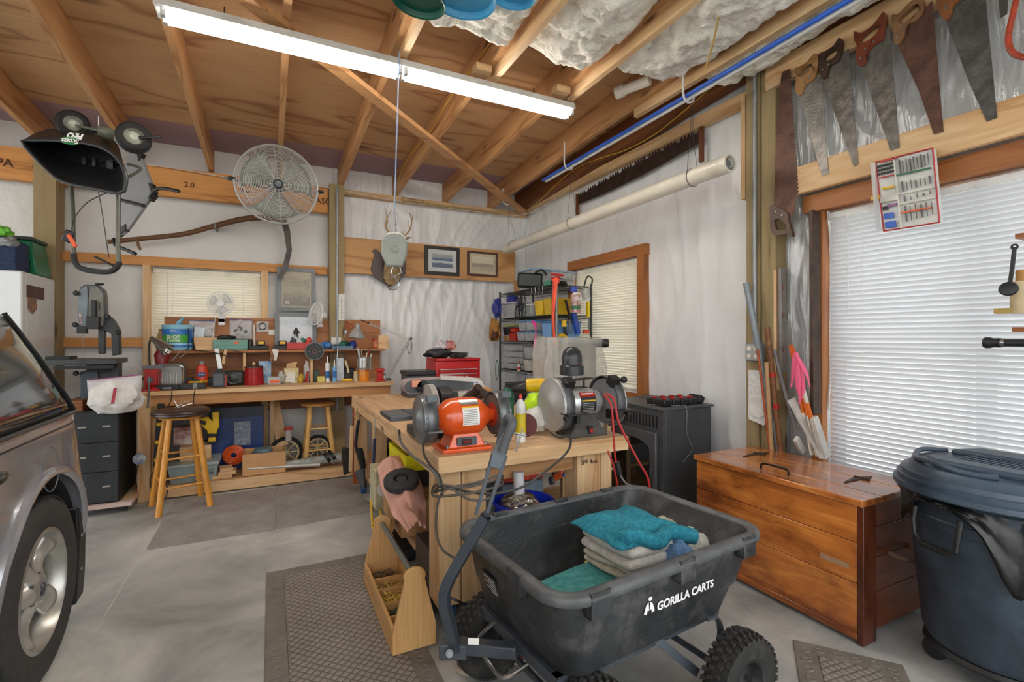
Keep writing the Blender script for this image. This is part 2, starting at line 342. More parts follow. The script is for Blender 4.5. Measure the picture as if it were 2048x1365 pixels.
# insulation batts
INS = P('#ddd8ca', .95, 0, .08, 6, 1.0, 55, hx2='#f5f2e8')
def insul(x0, x1, yend, sd):
    def g(u, v):
        x = x0+(x1-x0)*u; ye = yend+.09*noise.noise(V((x*3, sd, 0))); y = -1.5+(ye+1.5)*v
        n = noise.noise(V((x*2.6, y*2.6, sd)))*.55+noise.noise(V((x*6, y*6, sd+9)))*.35+noise.noise(V((x*15, y*15, sd)))*.18+noise.noise(V((x*34, y*30, sd)))*.08+noise.noise(V((x*70, y*50, sd)))*.05
        edge = min(1, (1-v)*26)
        pil = math.sin(PI*u)**.5
        z = 3.19-.05*pil+.13*n
        z = z*edge+3.30*(1-edge)
        return V((x+.02*noise.noise(V((y*3, x, 1))), y, min(z, 3.3)))
    return g
mb = MB()
for i, (x0, x1, ye) in enumerate(((.146, .673, 2.42), (.756, 1.283, 2.78), (1.366, 1.893, 2.78), (1.976, 2.503, 2.66), (2.586, 2.89, 2.5))): mb.grid(insul(x0, x1, ye, i*3.3), 54, 320)
tag(mb.build('insulation', INS, solid=.02), 'white fluffy fiberglass insulation stuffed between the ceiling joists', 'insulation', kind='stuff')
# girts, posts, beams
def bd(name, x0, x1, y0, y1, z0, z1, m, **k): return struct(MB().box(x0, x1, y0, y1, z0, z1), name, m, **k)
lvl = bd('wall_beam', -4.2, .56, 5.6, 5.68, 2.73, 3.005, ORG[0])
INK = P('#3a2418', .8)
for s, u, v, sz in (('PA', 8, 326, .1), ('ICC ES REPORT', 66, 323, .034), ('CCMC 12345', 64, 333, .034), ('2.0', 368, 369, .07), ('2.0', 480, 381, .07), ('CASCA', 619, 400, .085)):
    text(lvl, s, sz, INK, onY(u, v, 5.597), (1, 0, 0), (0, 0, 1), name='beam_stamp', align='LEFT' if s != 'PA' else 'CENTER')
bd('wall_girt', -2.6, .56, 5.66, 5.73, 2.065, 2.15, ORG[0]); bd('wall_girt', -2.6, -1.06, 5.67, 5.73, 1.29, 1.375, ORG[0])
bd('trim_2', -1.075, -1.02, 5.64, 5.82, .1, 2.064, PINE[2]); bd('trim_3', -.085, -.02, 5.64, 5.82, .1, 2.064, PINE[2]); bd('trim_4', -.03, .56, 5.66, 5.73, 1.29, 1.375, ORG[0])
bd('wall_post', -1.80, -1.655, 5.5, 5.7, 0, 3.03, TREAT[2]); bd('wall_post', .57, .72, 5.52, 5.7, 0, 3.03, TREAT[2]); bd('wall_post', 2.93, 3.06, 2.17, 2.265, 0, 3.2, TREAT[2]); bd('wall_post', 2.945, 3.06, 2.06, 2.16, 0, 3.2, TREAT[2])
bd('wall_girt', -1.0, 1.05, 5.66, 5.73, .62, .72, BROWN[0])
bd('trim_5', 2.97, 3.03, 2.305, 2.34, 2.35, 3.08, PINE[2])
bd('wall_panel', .73, 2.86, 5.64, 5.665, 2.095, 2.495, wood('#d8a770', '#ac7440', 0, .6, ply=True), bev=.002)
bd('wall_board', 2.925, 2.965, .2, 2.12, 3.005, 3.175, PINE[1], bev=.003); bd('wall_board', 2.905, 2.945, .2, 2.03, 2.262, 2.43, PINE[1], bev=.003)
# windows: frame, pane, blind
def window(n, hole, axis, trim, slatc, depth=.06):
    a0, a1, z0, z1 = hole
    def bx(mb, p0, p1, q0, q1, r0, r1): # along-wall, outward, z
        return mb.box(p0, p1, YW+q0, YW+q1, r0, r1) if axis == 'x' else mb.box(XW+q0, XW+q1, p0, p1, r0, r1)
    mid = (z0+z1)/2; mb = MB(); t = .045
    for p in ((a0, a0+t, z0, z1), (a1-t, a1, z0, z1), (a0, a1, z0, z0+t), (a0, a1, z1-t, z1), (a0, a1, mid-t/2, mid+t/2)): bx(mb, p[0], p[1], .09, .14, p[2], p[3])
    if a1-a0 > 2: bx(mb, (a0+a1)/2-.04+.55, (a0+a1)/2+.04+.55, .09, .14, z0, z1)
    wn = struct(mb, 'window_%d' % n, P('#e2e2e0', .5)); mb = MB()
    bx(mb, a0+t, a1-t, .11, .115, z0+t, z1-t); mb.build('pane', P('#dfe8ea', .05, 0, .02, alpha=.12), wn)
    tl = {1: 'closed cream mini blind behind the wall workbench', 2: 'closed cream mini blind in the wood-framed window above the stove', 3: 'wide white backlit mini blind above the wooden chest'}[n]
    p0 = V(((a0+a1)/2, YW-.02, z0)) if axis == 'x' else V((XW-.02, (a0+a1)/2, z0))
    b = th('window_blind', tl, 'blind', p0); mb = MB(); bx(mb, a0+.01, a1-.01, -.035, .0, z1-.045, z1-.005); mb.build('headrail', slatc[1], b, bev=.003)
    mb = MB(); z = z1-.06; pitch = .026 if n < 3 else .0275
    while z > z0+.03:
        c = V((0, 0, z)); ang = 66 if n < 3 else 60
        dz, dq = .0155*math.sin(R(ang)), .0155*math.cos(R(ang))
        pts = [(-dq, dz), (0, .0012), (dq, -dz)]
        vs = []
        pts = [(-dq, dz), (-dq*.2-.0028, dz*.35), (dq*.4-.002, -dz*.4), (dq, -dz)]
        for (q, h) in pts:
            for a in (a0+.015, a1-.015):
                vs.append((a, YW-.018+q, z+h) if axis == 'x' else (XW-.018+q, a, z+h))
        mb.add(vs, [(0, 1, 3, 2), (2, 3, 5, 4), (4, 5, 7, 6)]); z -= pitch
    mb.build('slats', slatc[0], b, flatshade=False)
    mb = MB(); bx(mb, a0+.012, a1-.012, -.03, -.006, z0+.005, z0+.028); mb.build('bottom_rail', slatc[1], b)
    L = a1-a0
    for fr in ((.18, .82) if L < 1.2 else (.08, .36, .64, .92)):
        mb = MB(); a = a0+L*fr; q = -.034
        P0 = (a, YW+q, z1-.04) if axis == 'x' else (XW+q, a, z1-.04); P1 = (a, YW+q, z0+.02) if axis == 'x' else (XW+q, a, z0+.02)
        mb.tube([P0, P1], .0011, 5); mb.build('cord', WH, b)
    a = a0+.13 if n != 2 else a1-.1
    P0 = (a, YW-.045, z1-.04) if axis == 'x' else (XW-.045, a, z1-.04); P1 = (a, YW-.045, z1-.7) if axis == 'x' else (XW-.045, a, z1-.7)
    if n == 3:
        P0 = (XW-.05, 1.66, z1-.04); P1 = (XW-.05, 1.66, z1-.62)
    MB().tube([P0, P1], .004, 6).build('wand', WH, b)
def slatm(hx, tr):
    m, t, b = mk('slat'); b.inputs['Base Color'].default_value = lin(hx); b.inputs['Roughness'].default_value = .45
    tl = nd(t, 'ShaderNodeBsdfTranslucent'); tl.inputs[0].default_value = lin(hx); mx = nd(t, 'ShaderNodeMixShader'); mx.inputs[0].default_value = tr
    t.links.new(b.outputs[0], mx.inputs[1]); t.links.new(tl.outputs[0], mx.inputs[2]); t.links.new(mx.outputs[0], t.nodes['Material Output'].inputs[0]); return m
CRM = (slatm('#e6e0d0', .2), P('#e6e2d2', .5)); WHT = (slatm('#dfe2e6', .13), P('#e6e8e8', .5))
window(1, W1, 'x', None, CRM); window(2, W2, 'y', None, CRM); window(3, W3, 'y', None, WHT)
RW = wood('#b0703c', '#86491f', 1, .5); RWz = wood('#b0703c', '#86491f', 2, .5)
bd('trim_6', 3.0, 3.13, 3.36, 4.62, 2.125, 2.225, RW); bd('trim_7', 3.0, 3.13, 3.37, 3.46, .75, 2.124, RWz); bd('trim_8', 3.0, 3.13, 4.53, 4.61, .75, 2.124, RWz); bd('trim_9', 3.02, 3.13, 3.37, 4.6, .75, .86, RW)
bd('trim_10', 2.975, 3.13, -.8, 1.9, 2.15, 2.255, RW); bd('trim_11', 3.0, 3.13, 1.795, 1.86, .4, 2.149, RWz)
# ---------- lamp over the bench
def lamp(y, label):
    L = th('ceiling_light', label, 'light fixture', (.72, y, 3.03)); x0, x1 = -.52, 1.98
    mb = MB(); pr = [(-.065, 3.035), (-.045, 3.085), (.045, 3.085), (.065, 3.035), (.03, 3.045), (-.03, 3.045)]
    mb.prism([(x0, y+a, z) for a, z in pr], (x1-x0, 0, 0)); mb.build('housing', P('#d2d3d2', .35), L)
    tm = glow('#fff8ee', 18)
    for i in (0, 1):
        for s in (-1, 1):
            a, b = (x0+.05, (x0+x1)/2-.03) if i == 0 else ((x0+x1)/2+.03, x1-.03)
            MB().cyl((a, y+s*.035, 3.012), (b, y+s*.035, 3.012), .0165).build('tube', tm, L)
            [MB().ob((q, y+s*.035, 3.018), (.022, .034, .045)).build('lamp_holder', LG, L, bev=.002) for q in (a-.012, b+.012)]
    for x in (x0+.3, x1-.3): MB().tube([(x, y, 3.08), (x, y+.03, zb(y))], .004, 6).build('hanger', DSTEEL, L)
    return L
lamp(3.0, 'long white double fluorescent fixture hanging under the rafters')
# ---------- car
def lerp_t(tab, x):
    if x <= tab[0][0]: return tab[0][1]
    for (a, p), (b, q) in zip(tab, tab[1:]):
        if x <= b: return p+(q-p)*(x-a)/(b-a)
    return tab[-1][1]
CX = -1.715
cW = [(.24, .83), (.34, .885), (.5, .905), (.72, .915), (.95, .905), (1.02, .895), (1.1, .875), (1.3, .815), (1.5, .735), (1.6, .66), (1.66, .52)]
cR = [(.24, 3.22), (.3, 3.31), (.5, 3.36), (.66, 3.36), (.72, 3.30), (.9, 3.27), (1.05, 3.24), (1.2, 3.17), (1.4, 3.04), (1.55, 2.92), (1.62, 2.8), (1.66, 2.4)]
cF = [(.24, -1.0), (.35, -1.1), (.7, -1.08), (.85, -.98), (.95, -.75), (1.02, -.12), (1.1, .0), (1.5, .62), (1.6, .8), (1.66, 1.1)]
def contour(z, n=26):
    W, yr, yf = lerp_t(cW, z), lerp_t(cR, z), lerp_t(cF, z); pts = []
    rr, rf = .42, .45
    for sx in (1, -1):
        rng = []
        for k in range(9): t = k/8*PI/2; rng.append((W-rr*.55+rr*.55*math.cos(t) if False else W-.55*rr*(1-math.cos(PI/2-t)), 0))
    half = []
    for k in range(9):   # front corner
        t = k/8*PI/2; half.append((W-rf*.6+rf*.6*math.sin(t) if k else 0, yf+rf*(1-math.cos(t))))
    half[0] = (0, yf); half.insert(1, (W-rf*.6, yf+.004))
    for k in range(1, 24): half.append((W, yf+rf+(yr-rr-yf-rf)*k/24))
    for k in range(9):
        t = k/8*PI/2; half.append((W-rr*.6*(1-math.cos(t)), yr-rr*(1-math.sin(t))))
    half.append((0, yr))
    return half
def side_x(y, z):
    h = contour(z); best = 0
    for (x0, y0), (x1, y1) in zip(h, h[1:]):
        if y0 <= y <= y1 or y1 <= y <= y0: best = max(best, x0+(x1-x0)*((y-y0)/(y1-y0) if y1 != y0 else 0))
    return CX+best
zs = [.24, .27, .32, .4, .5, .6, .68, .72, .76, .85, .93, .97, 1.0, 1.03, 1.08, 1.15, 1.25, 1.35, 1.45, 1.53, 1.58, 1.61, 1.64, 1.66]
mb = MB(); rings = []
for z in zs:
    h = contour(z); rings.append([(CX+x, y, z) for x, y in h]+[(CX-x, y, z) for x, y in h[::-1]][1:-1])
n = len(rings[0])
mb.add([p for r in rings for p in r], [(i*n+j, i*n+(j+1) % n, (i+1)*n+(j+1) % n, (i+1)*n+j) for i in range(len(zs)-1) for j in range(n)]+[tuple(range(n))[::-1], tuple(range((len(zs)-1)*n, len(zs)*n))])
PAINT, tP, bP = mk('car_paint'); bP.inputs['Base Color'].default_value = lin('#a9abb2'); bP.inputs['Metallic'].default_value = .55; bP.inputs['Roughness'].default_value = .28; bP.inputs['Coat Weight'].default_value = 1; bP.inputs['Coat Roughness'].default_value = .03
fl = nd(tP, 'ShaderNodeTexNoise', Scale=900.0); fr = ramp(tP, fl.outputs[0], [(.4, '#9c9ea6'), (.6, '#b6b8be')]); tP.links.new(fr.outputs[0], bP.inputs['Base Color'])
GLS = P('#15191a', .04, 0, .02, spec=1.0, coat=1)
car = th('car', 'silver grey sport utility car parked at the far left with its rear wheel showing', 'car', (CX, 1.1, 0))
WY, WZ, WR = 2.6, .362, .362
tmp = mb.build('body', PAINT, car); cut = MB().cyl((CX+.45, WY, WZ+.02), (CX+1.1, WY, WZ+.02), .43, n=56); cut.cyl((CX+.45, .02, WZ), (CX+1.1, .02, WZ), .42, n=48)
cut.cyl((CX-.45, WY, WZ), (CX-1.1, WY, WZ), .42, n=48); cut.cyl((CX-.45, .02, WZ), (CX-1.1, .02, WZ), .42, n=48)
cuto = cut.build('cutter', PAINT, car); bm_ = tmp.modifiers.new('b', 'BOOLEAN'); bm_.object = cuto; bm_.operation = 'DIFFERENCE'; bm_.solver = 'EXACT'
bpy.context.view_layer.update(); dg = bpy.context.evaluated_depsgraph_get(); nm = bpy.data.meshes.new_from_object(tmp.evaluated_get(dg)); tmp.modifiers.clear(); tmp.data = nm
nm.materials.clear(); nm.materials.append(PAINT); nm.shade_smooth(); nm.set_sharp_from_angle(angle=R(42)); bpy.data.objects.remove(cuto)
def patch(ylo, yhi, z0, z1, off, nu=16, nv=8, sgn=1):
    def g(u, v):
        z = z0+(z1-z0)*v; y = ylo(z)+(yhi(z)-ylo(z))*u
        x = side_x(y, z)+off
        return V((x if sgn > 0 else 2*CX-x, y, z))
    return MB().grid(g, nu, nv)
for sg in (1, -1):
    patch(lambda z: 2.14, lambda z: 2.97-(z-1.04)*.62-.04*math.sin(PI*(z-1.04)/.4), 1.04, 1.46, .006, sgn=sg).build('quarter_window', GLS, car, solid=.004)
    patch(lambda z: .5+(z-1.04)*.9, lambda z: 2.08, 1.04, 1.46, .006, nu=30, sgn=sg).build('side_window', GLS, car, solid=.004)
def edge(fn, k=24, off=.012): return [V((side_x(*fn(i/k))+off, *fn(i/k))) for i in range(k+1)]
mb = MB(); mb.tube(edge(lambda t: (.4+2.6*t, 1.032)), .009, 8); mb.tube(edge(lambda t: (2.985-.62*.44*t-.04*math.sin(PI*t), 1.04+.44*t)), .009, 8); mb.build('window_trim', P('#3a3c3e', .2, .4), car)
MB().tube(edge(lambda t: (1.0+2.1*t, .985), off=-.001), .004, 6).build('door_seam', BLK, car)
mb = MB(); mb.tube(edge(lambda t: (2.16+.0*t, 1.0-.42*t), off=-.002), .004, 6); mb.tube(edge(lambda t: (2.16-.10*math.sin(t*PI/2)-.02, .58-.2*t), off=-.002), .004, 6); mb.build('door_edge', BLK, car)
mb = MB(); c0 = (2.62, .84); mb.tube([V((side_x(c0[0]+.085*math.cos(a)*(1 if abs(math.cos(a)) < .8 else .95), c0[1]+.09*math.sin(a))+.0005, c0[0]+.085*math.cos(a), c0[1]+.09*math.sin(a))) for a in [i*2*PI/28 for i in range(28)]], .0025, 5, closed=True); mb.build('fuel_door', P('#6f7176', .3), car)
mb = MB(); mb.tube([V((side_x(y, .92)+.012+.02*math.sin(PI*(y-2.0)/.2) , y, .92)) for y in [2.0+.2*i/8 for i in range(9)]], .016, 10); mb.build('door_handle', P('#2a2b2d', .15, .3), car)
# arch flare, liner, mud guard
mb = MB(); pts = []
for i in range(33):
    a = R(-8+196*i/32); y = WY+.445*math.cos(a); z = WZ+.02+.445*math.sin(a)
    pts.append(V((side_x(y, max(z, .25))+.004, y, z)))
mb.tube(pts, .019, 8); mb.build('wheel_arch_trim', PAINT, car)
mb = MB(); mb.grid(lambda u, v: V((CX+.46+.42*v, WY+.425*math.cos(R(200*u-10)), WZ+.02+.425*math.sin(R(200*u-10)))), 30, 1); mb.build('wheel_well', P('#141415', .8), car, solid=.006)
mb = MB(); pts = [(WY+.35, .58), (WY+.43, .55), (WY+.47, .42), (WY+.46, .24), (WY+.43, .14), (WY+.33, .13), (WY+.36, .3), (WY+.375, .45)]
mb.prism([(CX+.62, y, z) for y, z in pts], (.285, 0, 0)); mb.build('mud_guard', P('#1e1f20', .45), car, bev=.008)
mb = MB(); mb.ball((CX+.905, WY+.405, .43), .012, 10); mb.ball((CX+.905, WY+.40, .27), .012, 10); mb.build('rivet', DSTEEL, car)
def wheel(cx, cy, sg):
    ax = (sg, 0, 0); W_ = .215; xo = cx
    pr = [(.232, -.10), (.26, -.108), (.32, -.112), (.345, -.102), (.358, -.085), (.362, -.05), (.362, .05), (.358, .085), (.345, .102), (.32, .112), (.26, .108), (.24, .10), (.232, .085), (.232, -.10)]
    ty = MB().lathe((cx, cy, WZ), pr, 72, ax).build('tyre', P('#3a3938', .75, 0, .15, 20, .25, 90), car)
    mb = MB()
    for k in range(60):
        for s, off in ((-.075, 0), (-.03, .5), (.03, 0), (.075, .5)):
            a = (k+off)*2*PI/60; c = V((cx+sg*s, cy+.363*math.cos(a), WZ+.363*math.sin(a)))
            mb.add([c+V((dx*.017, -math.sin(a)*dy*.013+math.cos(a)*dr, math.cos(a)*dy*.013+math.sin(a)*dr)) for dx in (-1, 1) for dy in (-1, 1) for dr in (-.004, .004)], [(0,1,3,2),(4,6,7,5),(0,4,5,1),(2,3,7,6),(0,2,6,4),(1,5,7,3)])
    mb.build('tread', P('#2c2b2b', .8), ty)
    rm = MB().lathe((cx, cy, WZ), [(.236, .075), (.238, .10), (.226, .104), (.216, .09), (.208, .03), (.205, -.08), (.225, -.09), (.236, -.09), (.236, .07)], 64, ax).build('rim', P('#b9b8b2', .3, .7), car)
    MB().cyl((cx-sg*.03, cy, WZ), (cx-sg*.0, cy, WZ), .2, n=40).build('brake_disc', P('#161616', .7, .1), rm)
    mb = MB()
    for k in range(5):
        a = R(90+72*k+20)
        def sp(u, v, a=a):
            r = .04+.175*u; wd = .046-.012*math.sin(PI*min(1, u*1.1))+.045*max(0, u-.6)**1.3; t = (v-.5)*2
            z = .088-.035*math.sin(PI*u*.9)-.028*t*t
            y = t*wd; return V((cx+sg*z, cy+math.cos(a)*r-math.sin(a)*y, WZ+math.sin(a)*r+math.cos(a)*y))
        mb.grid(sp, 12, 8)
    mb.build('spokes', P('#c8c7c2', .28, .6), rm, solid=.016)
    mb = MB().lathe((cx, cy, WZ), [(0, .092), (.03, .092), (.05, .084), (.07, .05), (.07, .0)], 30, ax); mb.build('hub', P('#bdbcb8', .3, .6), rm)
    mb = MB()
    for k in range(5):
        a = R(90+72*k+56); mb.cyl((cx+sg*.05, cy+.057*math.cos(a), WZ+.057*math.sin(a)), (cx+sg*.082, cy+.057*math.cos(a), WZ+.057*math.sin(a)), .0105, n=10)
    mb.build('lug_nut', STEEL, rm, flatshade=True)
    e = cx+sg*.094; mb = MB(); mb.torus((e, cy, WZ), .024, .002, ax, 28, 6)
    for s in (-1, 1): mb.beam((e, cy+s*.009, WZ-.014), (e, cy+s*.013, WZ+.015), .003, .004, up=(1, 0, 0))
    mb.beam((e, cy-.01, WZ), (e, cy+.01, WZ), .003, .004, up=(1, 0, 0)); mb.build('emblem', P('#5a5c66', .3, .6), rm)
for wx, s in ((CX+.80, 1), (CX-.80, -1)):
    for wy in (WY, .02): wheel(wx, wy, s)
# tail lamp and plate area of the tailgate
MB().box(CX-.5, CX+.5, 3.25, 3.335, .5, .62).build('bumper_step', P('#202122', .6), car, bev=.01)
# ---------- mats
def flatmat(pts, h, r=.03):
    out = []; n = len(pts)
    for i in range(n):
        a, b, c = V((*pts[i-1], 0)), V((*pts[i], 0)), V((*pts[(i+1) % n], 0))
        d1, d2 = (a-b).normalized(), (c-b).normalized()
        for t in (0, .5, 1):
            p = b+d1*r*(1-t)**2+d2*r*t*t; out.append(p)
    return [(p.x, p.y, .0008) for p in out], (0, 0, h)
MATG = P('#8d8885', .85, 0, .1, 5, .25, 240, hx2='#a09c99')
def gp(u, v): p = onZ(u, v, 0); return (p.x, p.y)
one(MB().prism(*flatmat([(-.72, 3.865), (.03, 3.865), (.03, 4.93), (-.72, 4.93)], .007)), 'floor_mat', 'smooth grey anti-fatigue mat under the front stool', 'mat', MATG, 'pair of smooth grey mats before the workbench')
one(MB().prism(*flatmat([(.04, 3.87), (.74, 3.93), (.66, 4.96), (.04, 4.96)], .007)), 'floor_mat', 'smooth grey anti-fatigue mat nearest the black hand broom', 'mat', MATG, 'pair of smooth grey mats before the workbench')
def matmat(dots):
    m, t, b = mk('ribbed'); mp = coords(t, (1, 1, 1), (0, 0, R(45))); ck = nd(t, 'ShaderNodeTexVoronoi', Scale=34.0, feature='DISTANCE_TO_EDGE', Randomness=.12); t.links.new(mp.outputs[0], ck.inputs[0])
    r = ramp(t, ck.outputs['Distance'], [(.03, '#625c55'), (.14, '#9a948c')]); n = nd(t, 'ShaderNodeTexNoise', Scale=3.0, Detail=8.0); t.links.new(mp.outputs[0], n.inputs[0])
    r2 = ramp(t, n.outputs[0], [(.3, (.7, .68, .64, 1)), (.7, (1.0, 1, 1, 1))]); mx = nd(t, 'ShaderNodeMix', data_type='RGBA', blend_type='MULTIPLY'); mx.inputs[0].default_value = 1
    t.links.new(r.outputs[0], mx.inputs[6]); t.links.new(r2.outputs[0], mx.inputs[7]); t.links.new(mx.outputs[2], b.inputs['Base Color']); b.inputs['Roughness'].default_value = .8
    bu = nd(t, 'ShaderNodeBump', Strength=.7, Distance=.01); t.links.new(ck.outputs['Distance'], bu.inputs['Height']); t.links.new(bu.outputs[0], b.inputs['Normal']); return m
RIB = matmat(1); MB_ = P('#79736b', .8, 0, .15, 8, .4, 50)
def ribmat(label, x0, x1, y0, y1, rot=0, c=None):
    T = th('door_mat', label, 'mat', (x0, y0, 0)); b = .09
    T.rotation_euler = (0, 0, 0); q = lambda x, y: (x, y)
    MB().box(x0+b, x1-b, y0+b, y1-b, .0008, .009).build('ribbed_panel', RIB, T)
    mb = MB()
    for p in ((x0, x1, y0, y0+b), (x0, x1, y1-b, y1), (x0, x0+b, y0+b, y1-b), (x1-b, x1, y0+b, y1-b)): mb.box(*p, .0008, .006)
    bo = mb.build('border', MB_, T, bev=.003)
    mb = MB()
    def curl(x, y, s):
        pts = [(x+s*.022*math.cos(a)*(1-a/12), y+.022*math.sin(a)*(1-a/12), .006) for a in [i*.55 for i in range(14)]]; mb.tube(pts, .003, 5)
    xx = x0+.07
    while xx < x1-.04: curl(xx, y0+b/2, 1); curl(xx, y1-b/2, -1); xx += .066
    yy = y0+.1
    while yy < y1-.08: curl(x0+b/2, yy, 1); curl(x1-b/2, yy, -1); yy += .066
    mb.build('scrollwork', P('#7d776f', .8), bo); return T
T = ribmat('dark textured scroll-bordered rubber mat beside the wooden tool tote', .02-.04, .62, 1.4, 3.17)
a = ribmat('dark scroll-bordered rubber mat in front of the wooden chest', -.3, .3, -.2, .2)
p = onZ(1750, 1310, 0); a.location = (1.9, .72, 0); a.rotation_euler = (0, 0, R(38))
for ch in list(a.children): ch.location = V((0, 0, 0))+V((0, 0, 0))
# ---------- wall workbench
YB = 5.0
wb_ = th('workbench', 'long pine workbench built against the back wall', 'workbench', (.08, 5.3, 0))
mb = MB()
for i in range(4): mb.box(-.985, 1.14, YB+.002+i*.165, YB+.162+i*.165, .885, .922)
mb.build('worktop', PINE[0], wb_, bev=.003)
MB().box(-.95, 1.11, YB+.03, YB+.068, .79, .884).build('apron', wood('#c08a56', '#8e5a30', 0, .6), wb_, bev=.002)
MB().box(-.95, 1.11, 5.6, 5.638, .79, .884).build('apron', FIR[0], wb_)
for x0, x1, y0, y1 in ((-.955, -.86, YB+.0, YB+.09), (-.955, -.86, 5.5, 5.6), (1.02, 1.11, YB+.0, YB+.09), (1.02, 1.11, 5.5, 5.6), (.0, .04, 5.5, 5.6)):
    MB().box(x0, x1, y0 if y0 > YB+.01 else YB+.07, y1+(.07 if y0 < YB+.01 else 0), .0, .884).build('leg', PINE[2], wb_, bev=.003)
MB().box(-.99, -.90, YB-.0, YB+.065, 0, .884).build('leg', PINE[2], wb_, bev=.003)
mb = MB(); mb.box(-.90, 1.1, YB+.0, YB+.04, .012, .105); mb.build('base_rail', PINE[0], wb_, bev=.003)
MB().box(-.90, 1.1, YB+.04, 5.64, .085, .105).build('lower_shelf', wood('#c9a27c', '#a57a52', 0, .7), wb_)
# riser with back board, shelf and dividers
rs = th('bench_riser', 'stained two-tier wooden shelf riser standing on the wall workbench', 'shelf', (.08, 5.55, .922))
MB().box(-.9, 1.12, 5.60, 5.625, .923, 1.575).build('back_board', wood('#b5794a', '#7d4a26', 0, .55), rs, bev=.002)
MB().box(-.9, 1.12, 5.36, 5.6, 1.232, 1.256).build('shelf_board', wood('#b87840', '#8a5224', 0, .5), rs, bev=.002)
for u in (489, 623): x = onY(u, 740, 5.38).x; MB().box(x-.012, x+.012, 5.37, 5.6, .923, 1.23).build('divider', PINE[2], rs)
MB().box(1.05, 1.16, 5.35, 5.6, 1.257, 1.40).build('end_block', PINE[1], rs, bev=.002)
# ---------- centre bench
ZT = .834
cb = th('work_table', 'heavy pine work table on casters in the middle of the shop', 'workbench', (1.22, 3.4, 0))
x0, x1, y0, y1 = .68, 1.77, 2.11, 4.72
mb = MB(); n = 7
for i in range(n): a = x0+(x1-x0)*i/n; mb.box(a+.001, x0+(x1-x0)*(i+1)/n-.001, y0+.0, y1, ZT-.038, ZT)
mb.build('tabletop', wood('#dcb890', '#c09068', 1, .65), cb, bev=.003)
MB().box(x0, x1, y0-.002, y0+.038, ZT-.075, ZT-.002).build('front_edge', PINE[0], cb, bev=.003)
MB().box(x0, x0+.04, y0+.04, y1, ZT-.1, ZT-.039).build('side_edge', PINE[1], cb, bev=.003)
MB().box(x0+.28, x1-.3, y0+.1, y0+.14, ZT-.17, ZT-.04).build('apron', wood('#b98a5e', '#8d6038', 0, .7), cb)
MB().box(x1-.06, x1-.02, y0+.15, y1, ZT-.15, ZT-.04).build('apron', PINE[1], cb)
for (a, b_, c, d_) in ((x0+.02, x0+.135, y0+.07, y0+.21), (x0+.14, x0+.265, y0+.07, y0+.21), (x1-.29, x1-.14, y0+.07, y0+.2), (x1-.135, x1-.06, y0+.07, y0+.2), (x0+.02, x0+.12, y1-.14, y1-.02), (x1-.16, x1-.04, y1-.14, y1-.02), (x0+.02, x0+.11, 3.7, 3.83)):
    MB().box(a, b_, c, d_, .11, ZT-.039).build('leg', PINE[2], cb, bev=.003)
MB().box(x0+.03, x1-.5, 2.62, y1-.1, .21, .245).build('lower_shelf', wood('#c9a27c', '#a57a52', 1, .7), cb)
for x, y in ((x0+.1, y0+.14), (x1-.15, y0+.14), (x0+.06, y1-.3), (x1-.1, y1-.3)):
    cs = MB(); cs.ob((x, y, .105), (.09, .09, .006)); cs.ob((x-.028, y+.01, .075), (.004, .05, .06)); cs.ob((x+.028, y+.01, .075), (.004, .05, .06)); c_ = cs.build('caster', STEEL, cb)
    MB().cyl((x-.022, y+.015, .042), (x+.022, y+.015, .042), .04, n=24).build('caster_wheel', P('#23558c', .4), c_, bev=.004)
text(cb, 'KD HT', .05, INK, (x1-.215, y0+.068, .40), (1, 0, 0), (0, 0, 1), name='lumber_stamp'); text(cb, 'SPF 4x6', .035, INK, (x1-.215, y0+.068, .70), (1, 0, 0), (0, 0, 1), name='lumber_stamp')
MB().tube([(x1-.275, y0+.069, .355), (x1-.155, y0+.069, .355), (x1-.155, y0+.069, .44), (x1-.275, y0+.069, .44)], .0018, 4, closed=True).build('stamp_outline', INK, cb)
# ---------- wooden chest
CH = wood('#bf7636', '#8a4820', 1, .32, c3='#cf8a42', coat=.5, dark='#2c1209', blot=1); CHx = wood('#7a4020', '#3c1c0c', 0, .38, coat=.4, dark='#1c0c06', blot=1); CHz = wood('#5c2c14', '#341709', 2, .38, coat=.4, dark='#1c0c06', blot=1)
ch = th('blanket_chest', 'large antique varnished plank chest under the wide window', 'chest', (2.64, 1.72, 0))
X0, X1, Y0, Y1, ZC = 2.355, 2.90, 1.235, 2.17, .655
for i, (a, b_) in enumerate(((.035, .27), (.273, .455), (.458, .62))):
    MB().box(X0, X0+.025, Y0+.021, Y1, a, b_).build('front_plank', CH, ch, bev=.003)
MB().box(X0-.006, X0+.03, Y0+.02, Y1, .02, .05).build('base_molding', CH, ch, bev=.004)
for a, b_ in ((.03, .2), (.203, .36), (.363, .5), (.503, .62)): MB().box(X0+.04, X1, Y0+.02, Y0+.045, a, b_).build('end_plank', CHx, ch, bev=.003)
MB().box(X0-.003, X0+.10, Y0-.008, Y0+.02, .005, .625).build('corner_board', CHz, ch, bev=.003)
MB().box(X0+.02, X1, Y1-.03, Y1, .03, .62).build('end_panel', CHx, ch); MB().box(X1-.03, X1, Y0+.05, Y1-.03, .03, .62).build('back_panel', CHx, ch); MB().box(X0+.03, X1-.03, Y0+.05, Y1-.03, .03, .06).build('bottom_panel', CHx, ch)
ld = []
for i, (a, b_) in enumerate(((X0-.015, X0+.14), (X0+.142, X0+.36), (X0+.362, X1))): ld.append(MB().box(a, b_, Y0-.01, Y1+.01, .625, .655).build('lid_plank', wood('#b87038', '#86481f', 1, .22, c3='#c88848', coat=.8, dark='#3c1a0c', blot=1), ch, bev=.004))
